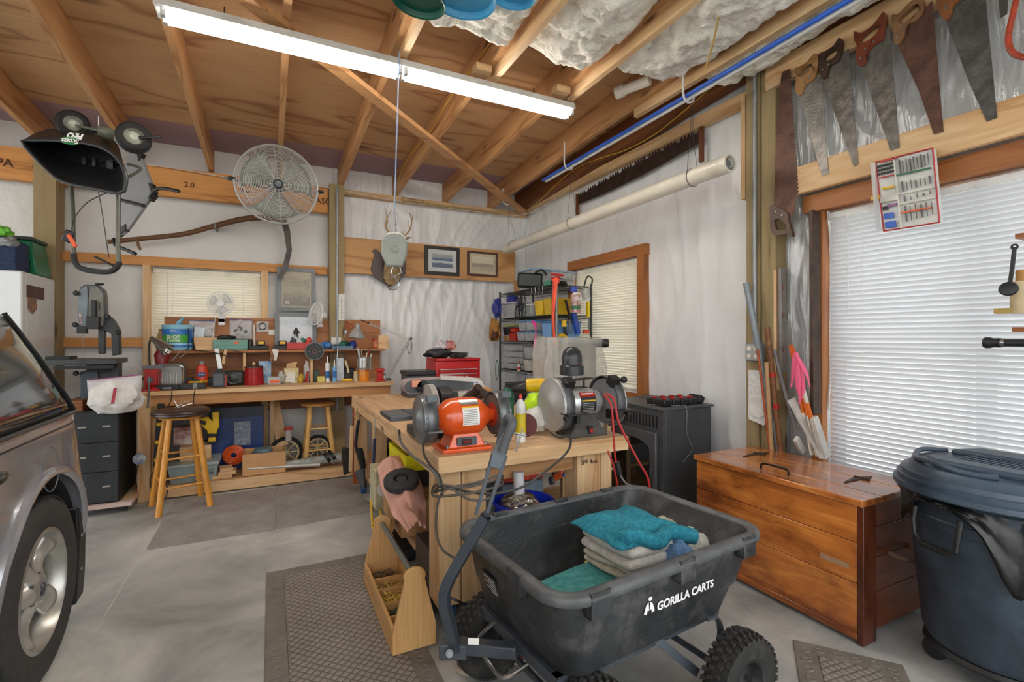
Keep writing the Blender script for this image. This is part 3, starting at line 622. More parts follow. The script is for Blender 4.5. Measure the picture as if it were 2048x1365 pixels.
mb = MB(); hy = onZ(1548, 925, .66); mb.tube([(2.42, 1.62, .657), (2.42, 1.63, .685), (2.42, 1.70, .69), (2.42, 1.77, .685), (2.42, 1.78, .657)], .006, 10, k=6)
mb.build('lid_handle', P('#2b2522', .35, .7), ch)
for y in (1.42, 2.0):
    mb = MB(); mb.prism([(2.68, y-.004, .656), (2.56, y-.002, .656), (2.56, y+.006, .656), (2.70, y+.035, .656), (2.70, y-.035, .656)], (0, 0, .003)); mb.cyl((2.705, y-.035, .66), (2.705, y+.035, .66), .006); mb.prism([(2.71, y-.03, .656), (2.71, y+.03, .656), (2.80, y, .656)], (0, 0, .003)); mb.build('strap_hinge', P('#4a3a30', .5, .6), ch)
MB().box(X0-.002, X0+.002, 1.29, 1.42, .325, .35).build('wood_patch', P('#a08060', .7), ch)
mb = MB(); mb.tube([(2.62, Y0+.02, .36), (2.62, Y0-.04, .355), (2.68, Y0-.05, .345), (2.75, Y0-.05, .345), (2.80, Y0-.04, .355), (2.80, Y0+.02, .36)], .011, 8, k=4); mb.build('rope_handle', P('#7a6450', .8), ch)
# ---------- wheeled trash can
TB = P('#272f38', .42, 0, .15, 6, .15, 70, hx2='#3c4855', dirt=('#8a929a', 14, .68, .95)); TL = P('#2c3c4c', .4, 0, .15, 5, .15, 60, hx2='#4a5a6a')
tx, ty = 2.635, .865
tcn = th('trash_can', 'round dark blue wheeled trash can lined with a black bag', 'trash can', (tx, ty, 0))
MB().lathe((tx, ty, 0), [(.0, .12), (.20, .12), (.235, .135), (.25, .17), (.283, .55), (.29, .62), (.30, .625), (.302, .66), (.297, .665), (.302, .73), (.31, .735), (.30, .745), (.28, .74), (.24, .2), (0, .16)], 56).build('body', TB, tcn)
mb = MB(); mb.lathe((tx, ty, 0), [(.302, .755), (.338, .75), (.348, .757), (.346, .775), (.334, .78), (.335, .80), (.324, .804), (.32, .822), (.3, .83), (.285, .852), (.25, .86), (0, .864)], 56)
mb.v[-1:] = mb.v[-1:]; lid = mb.build('lid', TL, tcn)
for s in (-1, 1): MB().prism([(tx+s*.1-.02, ty-.2, .855), (tx+s*.1+s*.12, ty-.14, .855), (tx+s*.1+s*.12, ty+.14, .855), (tx+s*.1-.02, ty+.2, .855)], (0, 0, .03)).build('lid_boss', TL, lid, bev=.012)
mb = MB()
for i in range(16): mb.beam((tx-.09+.0, ty-.12+i*.016, .868), (tx+.09, ty-.12+i*.016, .868), .007, .008)
mb.build('lid_ribs', TL, lid)
mb = MB(); mb.tube([(tx+.27*math.cos(a), ty+.27*math.sin(a), .862+.012*math.sin(a*3)**2) for a in [R(60+i*8) for i in range(18)]], .011, 8); mb.build('lid_rim', TL, lid)
def bagf(u, v):
    a = u*2*PI; r = .306+.022*v+.018*noise.noise(V((a*4, v*3, 2)))+.012*noise.noise(V((a*11, v*4, 3)))*(.4+v)
    dp = .03+.05*max(0, math.sin(a*2+.6))**2+.24*math.exp(-((a-R(205))/.22)**2)*.9+.12*math.exp(-((a-R(135))/.14)**2); return V((tx+r*math.cos(a), ty+r*math.sin(a), .752-dp*v))
mb = MB().grid(bagf, 110, 8); mb.build('liner_bag', P('#121314', .3, 0, .05, 9, .15, 30), tcn, solid=.0015)
for ang in (163, ):
    a = R(ang); d = V((math.cos(a), math.sin(a), 0)); t = V((-d.y, d.x, 0)); c = V((tx, ty, 0))
    mb = MB(); P0 = c+d*.31-t*.085; P1 = c+d*.31+t*.085
    mb.tube([P0+V((0, 0, .69)), P0+d*.012+V((0, 0, .64)), P0+d*.018+t*.01+V((0, 0, .585)), P0+d*.02+t*.035+V((0, 0, .56)), P1+d*.02-t*.035+V((0, 0, .555)), P1+d*.018-t*.005+V((0, 0, .575)), P1+d*.012+V((0, 0, .64)), P1+V((0, 0, .69))], .0095, 8)
    for i in range(9): mb.ob(P0+d*.024+t*(.04+i*.0115)+V((0, 0, .558)), (.006, .006, .026), (0, 0, ang))
    mb.build('bail_handle', BLK, tcn)
for ang in (208, 290, 20, 110):
    a = R(ang); c = V((tx+.2*math.cos(a), ty+.2*math.sin(a), 0)); cs = MB().ob(c+V((0, 0, .1)), (.07, .07, .02)).ob(c+V((-.03, 0, .075)), (.005, .06, .06)).ob(c+V((.03, 0, .075)), (.005, .06, .06)).build('caster', BLK, tcn)
    MB().cyl(c+V((-.024, 0, .045)), c+V((.024, 0, .045)), .044, n=26).build('caster_wheel', P('#242628', .4), cs, bev=.006)
MB().lathe((tx, ty, 0), [(0, .1), (.235, .1), (.245, .115), (.235, .13), (0, .13)], 40).build('dolly', BLK, tcn)
# ---------- garden cart (built about its own centre, then turned)
TUB = P('#26282a', .42, 0, .2, 5, .25, 80, hx2='#3c3f42', dirt=('#73726e', 7, .5, .9)); TUBR = P('#4a4c4e', .5, 0, .15, 9, .2, 80, hx2='#66686a'); CFR = P('#4d545c', .35, .3, .08)
L0, W0 = 1.03, .70; ZR, ZBt = .625, .335
cart = th('garden_cart', 'black poly dump cart on knobby wheels with folded towels inside', 'cart', (0, 0, 0))
def rr(L, W, r, z, n=6):
    out = []
    for cx, cy, a0 in ((L/2-r, W/2-r, 0), (-L/2+r, W/2-r, 90), (-L/2+r, -W/2+r, 180), (L/2-r, -W/2+r, 270)):
        for k in range(n+1): a = R(a0+90*k/n); out.append(V((cx+r*math.cos(a), cy+r*math.sin(a), z)))
    return out
prof = [(0, 0, 1.0, ZR, .0), (.0, 0, 1, ZR-.03, 0)]
def ring(L, W, r, z, dx=0): return [p+V((dx, 0, 0)) for p in rr(L, W, r, z)]
def loft(mb, rings, cap0=False, cap1=False):
    n = len(rings[0]); mb.add([p for r in rings for p in r], [(i*n+j, i*n+(j+1) % n, (i+1)*n+(j+1) % n, (i+1)*n+j) for i in range(len(rings)-1) for j in range(n)]+([tuple(range(n))[::-1]] if cap0 else [])+([tuple(range((len(rings)-1)*n, len(rings)*n))] if cap1 else [])); return mb
mb = loft(MB(), [ring(.74, .56, .07, ZBt, -.045), ring(.77, .585, .075, ZBt+.012, -.045), ring(.84, .615, .08, ZBt+.1, -.03), ring(.865, .635, .08, ZBt+.115, -.025), ring(.97, .655, .08, ZR-.03), ring(.97, .655, .08, ZR),
    ring(.955, .64, .078, ZR), ring(.85, .62, .07, ZBt+.115, -.025), ring(.82, .6, .07, ZBt+.1, -.03), ring(.75, .57, .065, ZBt+.022, -.045), ring(.72, .54, .06, ZBt+.014, -.045)], True, True)
tub = mb.build('tub', TUB, cart, ang=60)
mb = MB(); pts = rr(1.0, .685, .1, ZR-.004, 8)
vs = []; sec = [(-.02, -.012), (-.024, .002), (-.017, .012), (0, .016), (.016, .011), (.022, .0), (.021, -.018), (.016, -.02), (.01, 0), (-.01, 0), (-.014, -.014)]
n = len(pts); c = V((0, 0, 0))
for i in range(n):
    d = (pts[(i+1) % n]-pts[i-1]).normalized(); o = V((d.y, -d.x, 0))
    for a, z in sec: vs.append(pts[i]+o*a+V((0, 0, z)))
m = len(sec); mb.add(vs, [(i*m+t, i*m+(t+1) % m, ((i+1) % n)*m+(t+1) % m, ((i+1) % n)*m+t) for i in range(n) for t in range(m)])
mb.build('rim', TUBR, tub, ang=70)
for (x, y, a) in ((-.497, -.12, 90), (-.37, -.338, 0), (.02, -.338, 0), (.37, -.338, 0)):
    mb = MB(); 
    for q in ((-.036, 0, .004, .04), (.036, 0, .004, .04)): mb.ob((q[0], -.008, -.028), (q[2], .032, .075))
    mb.ob((0, -.024, -.028), (.076, .004, .075)); mb.ob((0, .006, -.028), (.076, .004, .075)); mb.ob((0, -.008, -.063), (.076, .032, .004))
    ca, sa = math.cos(R(-a)), math.sin(R(-a)); mb.v = [V((x+p.x*ca-p.y*sa, y+p.x*sa+p.y*ca, ZR+p.z)) for p in mb.v]; mb.build('stake_pocket', TUB, tub)
for x in (-.3, .02, .3): MB().ob((x, .332, ZR-.055), (.07, .02, .15)).build('stake_pocket', TUB, tub, bev=.004)
mb = MB(); mb.tube([(-.36, .306, .44), (-.24, .308, .445), (-.16, .313, .52), (.1, .316, .535), (.17, .311, .46), (.09, .306, .4), (-.14, .306, .4), (-.2, .308, .43)], .0025, 5, closed=False); mb.build('molded_outline', TUBR, tub)
sd = V((0, -.322, .5)); tilt = V((0, -.065, 1))
def sp(z): return -.3175-.01*((z-(ZBt+.115))/.145)
WT = P('#f0f0ee', .6, 0, .02)
text(tub, 'GORILLA CARTS', .040, WT, (.06, sp(.488)-.003, .488), (1, 0, 0), (0, -.06, 1), align='CENTER', font_w=.0011)
mb = MB(); lx = -.125
for q in (-1, 1): mb.prism([(lx+q*.004, sp(.5)-.003, .516), (lx+q*.015, sp(.5)-.003, .508), (lx+q*.025, sp(.49)-.003, .482), (lx+q*.012, sp(.49)-.003, .478), (lx+q*.009, sp(.5)-.003, .492), (lx+q*.002, sp(.5)-.003, .488)], (0, -.001, 0))
mb.ball((lx+.004, sp(.52)-.003, .526), (.009, .001, .007), 10); mb.build('logo_mark', WT, tub)
mb = MB(); mb.box(-.487, -.484, .08, .18, .43, .51); mb.v = [V((p.x+(.51-p.z)*.33+.01, p.y, p.z)) for p in mb.v]; lb = mb.build('warning_label', P('#2a2b2c', .4), tub)
mb = MB()
for i in range(6): mb.box(-.4885, -.4875, .085, .135+.03*(i % 2), .44+i*.011, .444+i*.011)
mb.v = [V((p.x+(.51-p.z)*.33+.009, p.y, p.z)) for p in mb.v]; mb.build('label_text', P('#c8c8c8', .5), lb)
mb = MB(); mb.box(-.44, .36, -.24, -.205, .285, .33); mb.box(-.44, .36, .205, .24, .285, .33); mb.box(-.44, -.4, -.24, .24, .29, .33); mb.box(.3, .36, -.24, .24, .29, .33); mb.build('chassis', CFR, cart, bev=.003)
mb = MB()
for s in (-1, 1):
    mb.beam((.0, s*.24, .31), (.15, s*.30, .17), .03, .008, up=(0, 1, 0))
    mb.tube([(.22, s*.28, .335), (.27, s*.29, .33), (.285, s*.30, .27), (.26, s*.30, .17)], .02, 8, k=5, flat=.35)
mb.cyl((.25, -.34, .168), (.25, .34, .168), .012); mb.build('rear_axle', CFR, cart)
mb = MB(); mb.cyl((-.36, -.24, .168), (-.36, .24, .168), .012)
for s in (-1, 1): mb.beam((-.36, s*.2, .168), (-.36, s*.16, .29), .04, .008, up=(0, 1, 0))
mb.beam((-.36, -.2, .285), (-.36, .2, .285), .06, .012); mb.build('front_axle', CFR, cart)
def knob(x, y, s):
    c = V((x, y, .168)); ax = (0, s, 0)
    ty = MB().lathe(c, [(.082, -.035), (.1, -.046), (.135, -.05), (.153, -.042), (.159, -.02), (.16, 0), (.159, .02), (.153, .042), (.135, .05), (.1, .046), (.082, .035)], 48, ax).build('tyre', P('#262524', .75, 0, .2, 12, .3, 60, dirt=('#5a544a', 8, .5, .8)), cart)
    mb = MB()
    for k in range(34):
        for a0, w, h in ((-.036, .02, .02), (-.012, .016, .016), (.014, .016, .016), (.038, .02, .02)):
            a = (k+(.5 if a0 in (-.012, .038) else 0))*2*PI/34; rr_ = .163 if abs(a0) < .02 else .156; p = c+V((math.cos(a)*rr_, a0, math.sin(a)*rr_)); t = V((-math.sin(a), 0, math.cos(a))); nn = V((math.cos(a), 0, math.sin(a)))
            sk = .35 if a0 > 0 else -.35
            mb.add([p+t*(dx*w/2.4+dy*sk*w/2)+V((0, dy*w/2, 0))+nn*dz*.005 for dx in (-1, 1) for dy in (-1, 1) for dz in (-1, 1)], [(0,1,3,2),(4,6,7,5),(0,4,5,1),(2,3,7,6),(0,2,6,4),(1,5,7,3)])
    mb.build('tread', P('#343230', .8), ty)
    hb = MB().lathe(c, [(0, .012), (.02, .012), (.03, .02), (.06, .01), (.075, .035), (.084, .036), (.084, -.036), (0, -.03)], 36, ax).build('hub', BLK, ty)
    MB().lathe(c, [(0, .05), (.012, .05), (.014, .03), (.02, .012)], 16, ax).build('axle_nut', DSTEEL, hb)
for x, y, s in ((.25, -.40, -1), (.25, .40, 1), (-.36, -.3, -1), (-.36, .3, 1)): knob(x, y, s)
mb = MB(); mb.tube([(-.45, .12, .33), (-.53, .1, .3), (-.535, .0, .27), (-.53, -.08, .275), (-.45, -.1, .3)], .007, 8, k=6); mb.build('dump_release', STEEL, cart)
cart.location = (1.2, 1.55, 0); cart.rotation_euler = (0, 0, R(5.5))
# pull handle: one hinged piece of the cart, laid back against the tub
hd = th('pull_handle', 'grey steel pull handle of the garden cart folded upright', 'handle', (0, 0, 0)); del hd['label']; del hd['category']
hd.parent = cart
inv = (Matrix.Translation(cart.location) @ Matrix.Rotation(R(5.5), 4, 'Z')).inverted()
def cartpart(mb, name, mat, **k):
    sv = MB(); sv.f = mb.f; sv.mi = mb.mi; sv.v = [inv @ p for p in mb.v]; o = sv.build(name, mat, None, orig=(0, 0, 0), **k); o.location = (0, 0, 0); o.parent = hd; return o
dH = 1.74
mb = MB(); mb.tube([D(u, v, d) for u, v, d in ((912, 1300, 1.7), (897, 1240, 1.7), (889, 1205, 1.71), (899, 1160, 1.72), (965, 1045, 1.74), (972, 1034, 1.74))], .031, 4, k=4, flat=.75); cartpart(mb, 'lower_bar', CFR)
for (a, b_) in (((952, 1030), (987, 905)), ((972, 1034), (1012, 912))):
    mb = MB(); mb.beam(D(*a, 1.74), D(*b_, 1.74+.01), .012, .012); cartpart(mb, 'side_rod', CFR)
mb = MB(); mb.prism([D(u, v, 1.735) for u, v in ((978, 935), (985, 905), (1005, 868), (1022, 870), (1015, 905), (1001, 940))], FW*.022); cartpart(mb, 'grip_collar', P('#5d666f', .5), bev=.003)
mb = MB(); mb.tube([D(u, v, d) for u, v, d in ((1004, 905, 1.73), (1012, 880, 1.725), (1024, 852, 1.72), (1023, 840, 1.74), (1015, 838, 1.77), (1008, 855, 1.8), (1000, 890, 1.8))], .0165, 12, k=5); cartpart(mb, 'grip', P('#55585b', .6))
mb = MB(); mb.beam(D(880, 1297, 1.72), D(935, 1297, 1.72), .06, .05); mb.beam(D(920, 1293, 1.72), D(1035, 1302, 1.66), .045, .04); cartpart(mb, 'hitch_tongue', CFR, bev=.004)
mb = MB(); mb.cyl(D(899, 1308, 1.66), D(899, 1308, 1.70), .013, n=12); mb.cyl(D(899, 1308, 1.64), D(899, 1308, 1.66), .007, n=6); cartpart(mb, 'hinge_bolt', DSTEEL)
mb = MB(); q = D(945, 1284, 1.655); mb.beam(D(936, 1283, 1.668), D(958, 1284, 1.668), .003, .022); cartpart(mb, 'barcode_sticker', LBL)
# folded towels inside the tub
def towel(name, label, x, y, z, L, W, H, hx, layers=3, rot=0, seed=0, hx2=None, cab=True, sag=.0, pat=None, grp='folded towels in the garden cart'):
    mt = pat or P(hx, .95, 0, .12, 40, .9, 220, hx2=hx2); T = th('folded_towel', label, 'towel', (x, y, z), grp)
    mb = MB(); t = H/layers
    for k in range(layers):
        def g(u, v, k=k):
            a = u*2*PI; ca, sa = math.cos(a), math.sin(a); w = W/2-.004*k
            yy = w*math.copysign(abs(ca)**.35, ca); zz = t*(k+.5)+t*.52*math.copysign(abs(sa)**.7, sa)
            xx = (v-.5)*L*(1-.02*k); e = noise.noise(V((xx*9+seed, yy*9, k*2.3+seed)))*.012; e2 = noise.noise(V((xx*4+seed, yy*4+5, seed)))*.014
            edge = 1-.0*abs(v-.5)
            zz += e2-sag*(abs(v-.5)*2)**2*.03; yy += e; xx += .006*noise.noise(V((yy*14, k, seed)))
            if v in (0, 1): yy *= .97; zz = t*(k+.5)+(zz-t*(k+.5))*.35+e2*.6
            c, s = math.cos(R(rot)), math.sin(R(rot)); return V((x+xx*c-yy*s, y+xx*s+yy*c, z+max(zz, .0005)))
        vv0 = len(mb.v); mb.grid(g, 34, 22, cu=True)
        N = 34
        for e_ in (0, 22): mb.f.append([vv0+i*23+e_ for i in range(N)]); mb.mi.append(0)
    mb.build('cloth', mt, T, ang=75, sub=1); return T
def flor():
    m, t, b = mk('floral'); mp = coords(t, (1, 1, 1)); n = nd(t, 'ShaderNodeTexVoronoi', Scale=45.0); t.links.new(mp.outputs[0], n.inputs[0]); r = ramp(t, n.outputs['Distance'], [(.3, '#2f86a4'), (.42, '#e4e6de'), (.5, '#dfe2dc'), (.6, '#c8c43a')]); t.links.new(r.outputs[0], b.inputs['Base Color']); b.inputs['Roughness'].default_value = .95; return m
zt = ZBt+.016
towel('a', 'plain teal towel folded flat at the front of the cart', 1.08, 1.50, zt, .36, .40, .085, '#3a9a9c', 2, 100, 4, '#66b4b2')
towel('b', 'patterned floral towel at the bottom of the towel stack', 1.36, 1.57, zt, .33, .32, .08, '', 2, 95, 2, pat=flor())
towel('c', 'cream towel with an orange edge, second from the bottom of the stack', 1.355, 1.575, zt+.082, .32, .31, .06, '#dcd2bc', 2, 98, 7, '#efe8d8')
towel('d', 'off-white towel lying directly under the turquoise towel', 1.34, 1.58, zt+.144, .31, .31, .085, '#e6e0d4', 2, 96, 9, '#f4f0e8')
mb = MB()
def crump(cx, cy, z, lx, ly, h, sd, rot=0):
    def g(u, v):
        xx, yy = (u-.5)*2, (v-.5)*2; r = max(abs(xx), abs(yy)); e = .7*noise.noise(V((xx*1.3+sd, yy*1.3, sd)))+.25*noise.noise(V((xx*3+sd, yy*3, sd)))
        zz = h*(1-r**3*.92)*(1+.55*e); px, py = xx*lx*(1+.12*noise.noise(V((yy*2, sd, 0)))), yy*ly*(1+.12*noise.noise(V((xx*2, sd, 3)))); c, s = math.cos(R(rot)), math.sin(R(rot))
        return V((cx+px*c-py*s, cy+px*s+py*c, z+max(zz, .002)))
    return g
T = th('folded_towel', 'ribbed turquoise towel draped on top of the towel stack', 'towel', (1.33, 1.58, zt+.23), 'folded towels in the garden cart')
mb.grid(crump(1.33, 1.60, zt+.231, .175, .155, .06, 3, 5), 40, 40); mb.build('cloth', P('#1c86a0', .95, 0, .15, 60, 1.0, 240, hx2='#3aa6bc'), T, solid=.004)
mb = MB(); mb.tube([(1.19+.32*i/10, 1.455+.02*math.sin(i*1.1)-.035*(i/10), zt+.26+.008*math.sin(i)-.02*(i/10)) for i in range(11)], .03, 12, k=3); mb.build('rolled_fold', P('#1c86a0', .95, 0, .15, 60, 1.0, 240, hx2='#3aa6bc'), T)
for lb, x, y, h1, h2, sd, lx in (('light blue washcloth tucked between the towel stack and the white rag', 1.44, 1.42, '#6f9ed2', '#8fb6e2', 11, .055), ('fluffy white terry rag at the right end of the cart', 1.535, 1.45, '#e2e0d8', '#f6f4ee', 5, .09), ('tan cloth behind the white terry rag', 1.55, 1.62, '#d0c4a0', '#e0d6b8', 15, .07)):
    o_ = MB(); o_.ball((x, y, zt+.11), (lx, .075 if lx < .06 else .095, .12), 34, .16, 7, sd)
    for i_, p_ in enumerate(o_.v): o_.v[i_] = V((p_.x, p_.y, max(p_.z, zt+.002)))+V((0, 0, 1))*.02*noise.noise(p_*22)*(p_.z > zt+.01)
    one(o_, 'cleaning_rag', lb, 'rag', P(h1, .97, 0, .1, 40, 1.0, 300, hx2=h2), 'loose rags in the garden cart')
# ---------- orange bench grinder
def rot(mb, c, deg, v0=0):
    c = V(c); m = Matrix.Rotation(R(deg), 3, 'Z')
    for i in range(v0, len(mb.v)): mb.v[i] = c+m@(mb.v[i]-c)
    return mb
OR = P('#e0561e', .25, 0, .06, 6, coat=.6); GUARD = P('#6d7072', .35, .6, .15)
gx, gy, gz = .845, 2.245, .99; g1 = th('bench_grinder', 'orange bench grinder at the front corner of the work table', 'bench grinder', (gx, gy, ZT))
MB().lathe((gx, gy, gz), [(0, -.16), (.03, -.16), (.032, -.145), (.05, -.125), (.085, -.085), (.093, -.06), (.095, 0), (.093, .06), (.085, .085), (.05, .125), (.032, .145), (.03, .16), (0, .16)], 40, (1, 0, 0)).build('motor_housing', OR, g1)
mb = MB(); mb.add([(gx+a*w, gy+b_*d, z) for z, w, d in ((ZT, .125, .085), (ZT+.018, .125, .085), (ZT+.02, .095, .07), (ZT+.085, .062, .055)) for a, b_ in ((-1, -1), (1, -1), (1, 1), (-1, 1))], [(0, 3, 2, 1)]+[(4*k+i, 4*k+(i+1) % 4, 4*k+4+(i+1) % 4, 4*k+4+i) for k in range(3) for i in range(4)]+[(12, 13, 14, 15)]); mb.build('base', OR, g1, bev=.004)
sy = gy-.072; MB().box(gx-.052, gx+.05, sy-.002, sy+.01, ZT+.026, ZT+.068).build('switch_plate', P('#4f555a', .4), g1, bev=.012)
MB().box(gx-.028, gx+.02, sy-.009, sy, ZT+.034, ZT+.06).build('rocker_switch', P('#3a0c0c', .3), g1, bev=.002); text(g1, 'START', .012, P('#d02020', .4), (gx-.004, sy-.0095, ZT+.047), (1, 0, 0), (0, 0, 1))
def wrapl(x0, x1, a0, a1, r, mat, name, par, cx=gx, cy=gy, cz=gz, k=10):
    return MB().grid(lambda u, v: V((cx+x0+(x1-x0)*u, cy-r*math.cos(R(a0+(a1-a0)*v)), cz+r*math.sin(R(a0+(a1-a0)*v)))), 2, k).build(name, mat, par)
lb = wrapl(-.03, .055, -18, 38, .0958, LBL, 'instruction_label', g1); wrapl(-.03, .055, 33, 38, .0962, YEL, 'label_band', lb)
mb = MB()
for i in range(9):
    a = -14+i*5; mb.grid(lambda u, v, a=a: V((gx-.026+.07*u, gy-.0963*math.cos(R(a+1.3*v)), gz+.0963*math.sin(R(a+1.3*v)))), 1, 1)
mb.build('label_text', P('#6a6a6c', .7), lb); wrapl(-.035, .06, 44, 66, .0958, STEEL, 'name_plate', g1)
def grinderwheel(cx, cy, cz, s, r, par, gm, cover, wheelm):
    MB().lathe((cx, cy, cz), [(0, -.022), (r*.9, -.022), (r*.9, .018), (0, .018)], 48, (s, 0, 0)).build('grinding_wheel', wheelm, par)
    mb = MB(); mb.lathe((cx+s*.03, cy, cz), [(0, .022), (r*.36, .018), (r*.5, .006), (r, .004), (r*1.03, -.004), (r*1.02, -.008), (r*.98, -.004), (r*.5, -.001), (0, .008)], 48, (s, 0, 0)); mb.build('guard_cover', cover, par)
    mb = MB(); n_ = 20; A0, A1 = 20, 250
    for rr2 in (0,):
        def gg(u, v): a = R(A0+(A1-A0)*u); return V((cx+s*(-.03+.06*v), cy+r*1.01*math.cos(a)*1, cz+r*1.01*math.sin(a)))
        mb.grid(gg, n_, 1)
    mb.build('wheel_guard', gm, par, solid=.004)
for s in (-1, 1): grinderwheel(gx+s*.185, gy, gz, s, .112, g1, GUARD, P('#84888b', .3, .6), P('#5a5048', .9, 0, .3, 60, .5, 120)); MB().lathe((gx+s*.163, gy, gz), [(0, -.004), (.06, -.004), (.06, .004), (0, .004)], 30, (1, 0, 0)).build('flange', P('#b03a22', .5), g1)
for s in (-1, 1): mb = MB(); mb.ob((gx+s*.185, gy-.13, gz-.035), (.07, .06, .006)); mb.build('tool_rest', DSTEEL, g1)
mb = MB(); mb.ob((gx-.185, gy-.1, gz+.11), (.05, .05, .03)); mb.ob((gx+.185, gy-.1, gz+.11), (.05, .05, .03)); mb.build('spark_arrestor', P('#5c646b', .4), g1, bev=.003)
for x in (-.095, .098): mb = MB(); mb.cyl((gx+x, gy-.06, ZT+.018), (gx+x, gy-.06, ZT+.035), .006, n=6); mb.lathe((gx+x, gy-.06, ZT+.024), [(.004, 0), (.012, .001), (.012, .004), (.004, .005)], 12); mb.build('mounting_bolt', STEEL, g1)
(MB().tube([D(u, v, d) for u, v, d in ((868, 868, 2.33), (850, 880, 2.28), (847, 905, 2.2), (860, 930, 2.14), (880, 955, 2.1), (885, 990, 2.1))], .0055, 8, k=6)).build('power_cord', P('#3c3632', .6), g1)
# ---------- silver grinder with lamp
SV = P('#c6c8c8', .3, .6, .08); g2x, g2y, g2z = 1.565, 2.27, 1.015; g2 = th('bench_grinder', 'silver and black bench grinder with a lamp at the right end of the table', 'bench grinder', (g2x, g2y, ZT))
MB().lathe((g2x, g2y, g2z), [(0, -.13), (.035, -.13), (.04, -.115), (.065, -.1), (.076, -.08), (.078, 0), (.076, .08), (.065, .1), (.04, .115), (.035, .13), (0, .13)], 40, (1, 0, 0)).build('motor_housing', SV, g2)
mb = MB(); mb.add([(g2x+a*w, g2y+b_*d, z) for z, w, d in ((ZT, .12, .085), (ZT+.03, .12, .085), (ZT+.05, .09, .07), (ZT+.12, .06, .055)) for a, b_ in ((-1, -1), (1, -1), (1, 1), (-1, 1))], [(0, 3, 2, 1)]+[(4*k+i, 4*k+(i+1) % 4, 4*k+4+(i+1) % 4, 4*k+4+i) for k in range(3) for i in range(4)]+[(12, 13, 14, 15)]); mb.build('base', P('#4a4744', .6, 0, .2), g2, bev=.006)
MB().box(g2x-.012, g2x+.016, g2y-.093, g2y-.08, ZT+.018, ZT+.06).build('switch_plate', BLK, g2); MB().box(g2x-.006, g2x+.012, g2y-.099, g2y-.09, ZT+.026, ZT+.048).build('rocker_switch', RED, g2, bev=.002)
lb = wrapl(-.05, .05, -32, 50, .0792, P('#222324', .4), 'data_label', g2, g2x, g2y, g2z); wrapl(-.05, .05, 28, 50, .0796, P('#a8241c', .4), 'label_band', lb, g2x, g2y, g2z); wrapl(-.045, .046, 10, 15, .0797, YEL, 'label_band', lb, g2x, g2y, g2z)
aa = R(41); text(g2, 'CRAFTSMAN', .0135, WT, (g2x, g2y-.0802*math.cos(aa), g2z+.0802*math.sin(aa)), (1, 0, 0), (0, math.sin(aa), math.cos(aa)), font_w=.0004)
mb = MB()
for i in range(5):
    a = -27+i*7; mb.grid(lambda u, v, a=a: V((g2x-.04+.075*u, g2y-.0798*math.cos(R(a+2*v)), g2z+.0798*math.sin(R(a+2*v)))), 1, 1)
mb.build('label_text', P('#c8c8c8', .7), lb)
for s in (-1, 1): grinderwheel(g2x+s*.17, g2y-.01, g2z-.0, s, .142, g2, P('#5a5c5e', .45, .4), P('#b9bab8', .45, .5, .08), P('#7e7f80', .9, 0, .1, 60, .4, 120))
for s in (-1, 1):
    mb = MB(); mb.ob((g2x+s*.17-.0+.03*(s < 0), g2y-.15, g2z-.035), (.13, .075, .007), (0, 0, 0)); mb.ob((g2x+s*.13, g2y-.12, g2z-.06), (.02, .1, .05)); mb.build('tool_rest', BLK, g2); mb = MB(); mb.ob((g2x+s*.15, g2y-.10, g2z+.12), (.055, .05, .05), (30, 0, 0)); mb.ball((g2x+s*.19, g2y-.14, g2z+.13), .02, 10); mb.build('eye_shield_bracket', BLK, g2)
    mb = MB(); mb.lathe((g2x+s*.2, g2y-.15, g2z-.055), [(0, 0), (.016, 0), (.018, .012), (.012, .024), (0, .024)], 8, (0, -1, 0)); mb.build('clamp_knob', BLK, g2)
lx, ly, lz = g2x+.0, g2y+.06, 1.19
mb = MB(); mb.tube([(lx-.055, ly, 1.085), (lx-.055, ly, 1.13)], .007); mb.tube([(lx+.06, ly, 1.085), (lx+.06, ly, 1.14)], .007); mb.ob((lx, ly, 1.09), (.14, .05, .008)); mb.ob((lx-.02, ly-.04, 1.14), (.2, .06, .006), (0, -4, 0)); mb.build('lamp_bracket', BLK, g2)
hl = MB().lathe((lx-.02, ly, 1.165), [(.062, 0), (.068, .002), (.068, .05), (.058, .058), (.058, .1), (.05, .135), (.03, .155), (0, .16)], 36).build('lamp_head', P('#2c2e30', .3), g2, solid=.003)
mb = MB().grid(lambda u, v: V((lx-.02+.0592*math.cos(R(-88+60*u-20)), ly+.0592*math.sin(R(-88+60*u-20)), 1.225+.03*v)), 8, 1); mb.build('warning_label', RED, hl)
MB().ball((lx-.02, ly, 1.175), (.03, .03, .04), 16).build('bulb', P('#dedede', .2), g2)
RC = P('#b52a2a', .45); one(MB().tube([D(u, v, d) for u, v, d in ((1208, 790, 2.5), (1222, 810, 2.46), (1226, 850, 2.44), (1229, 900, 2.44), (1233, 935, 2.46))], .0052, 8, k=6), 'extension_cord', 'red cord hanging straight down beside the silver grinder', 'cord', RC)
one(MB().tube([D(u, v, d) for u, v, d in ((1212, 788, 2.52), (1228, 800, 2.48), (1236, 840, 2.45), (1254, 880, 2.45), (1278, 925, 2.46), (1295, 955, 2.48), (1301, 985, 2.5))], .0058, 8, k=6), 'extension_cord', 'red cord sweeping to the right over the cart from the silver grinder', 'cord', RC)
one(MB().tube([D(u, v, d) for u, v, d in ((1213, 897, 2.62), (1226, 930, 2.6), (1234, 965, 2.6), (1241, 995, 2.6))], .0052, 8, k=6), 'extension_cord', 'short red cord below the table beside the right leg', 'cord', RC)
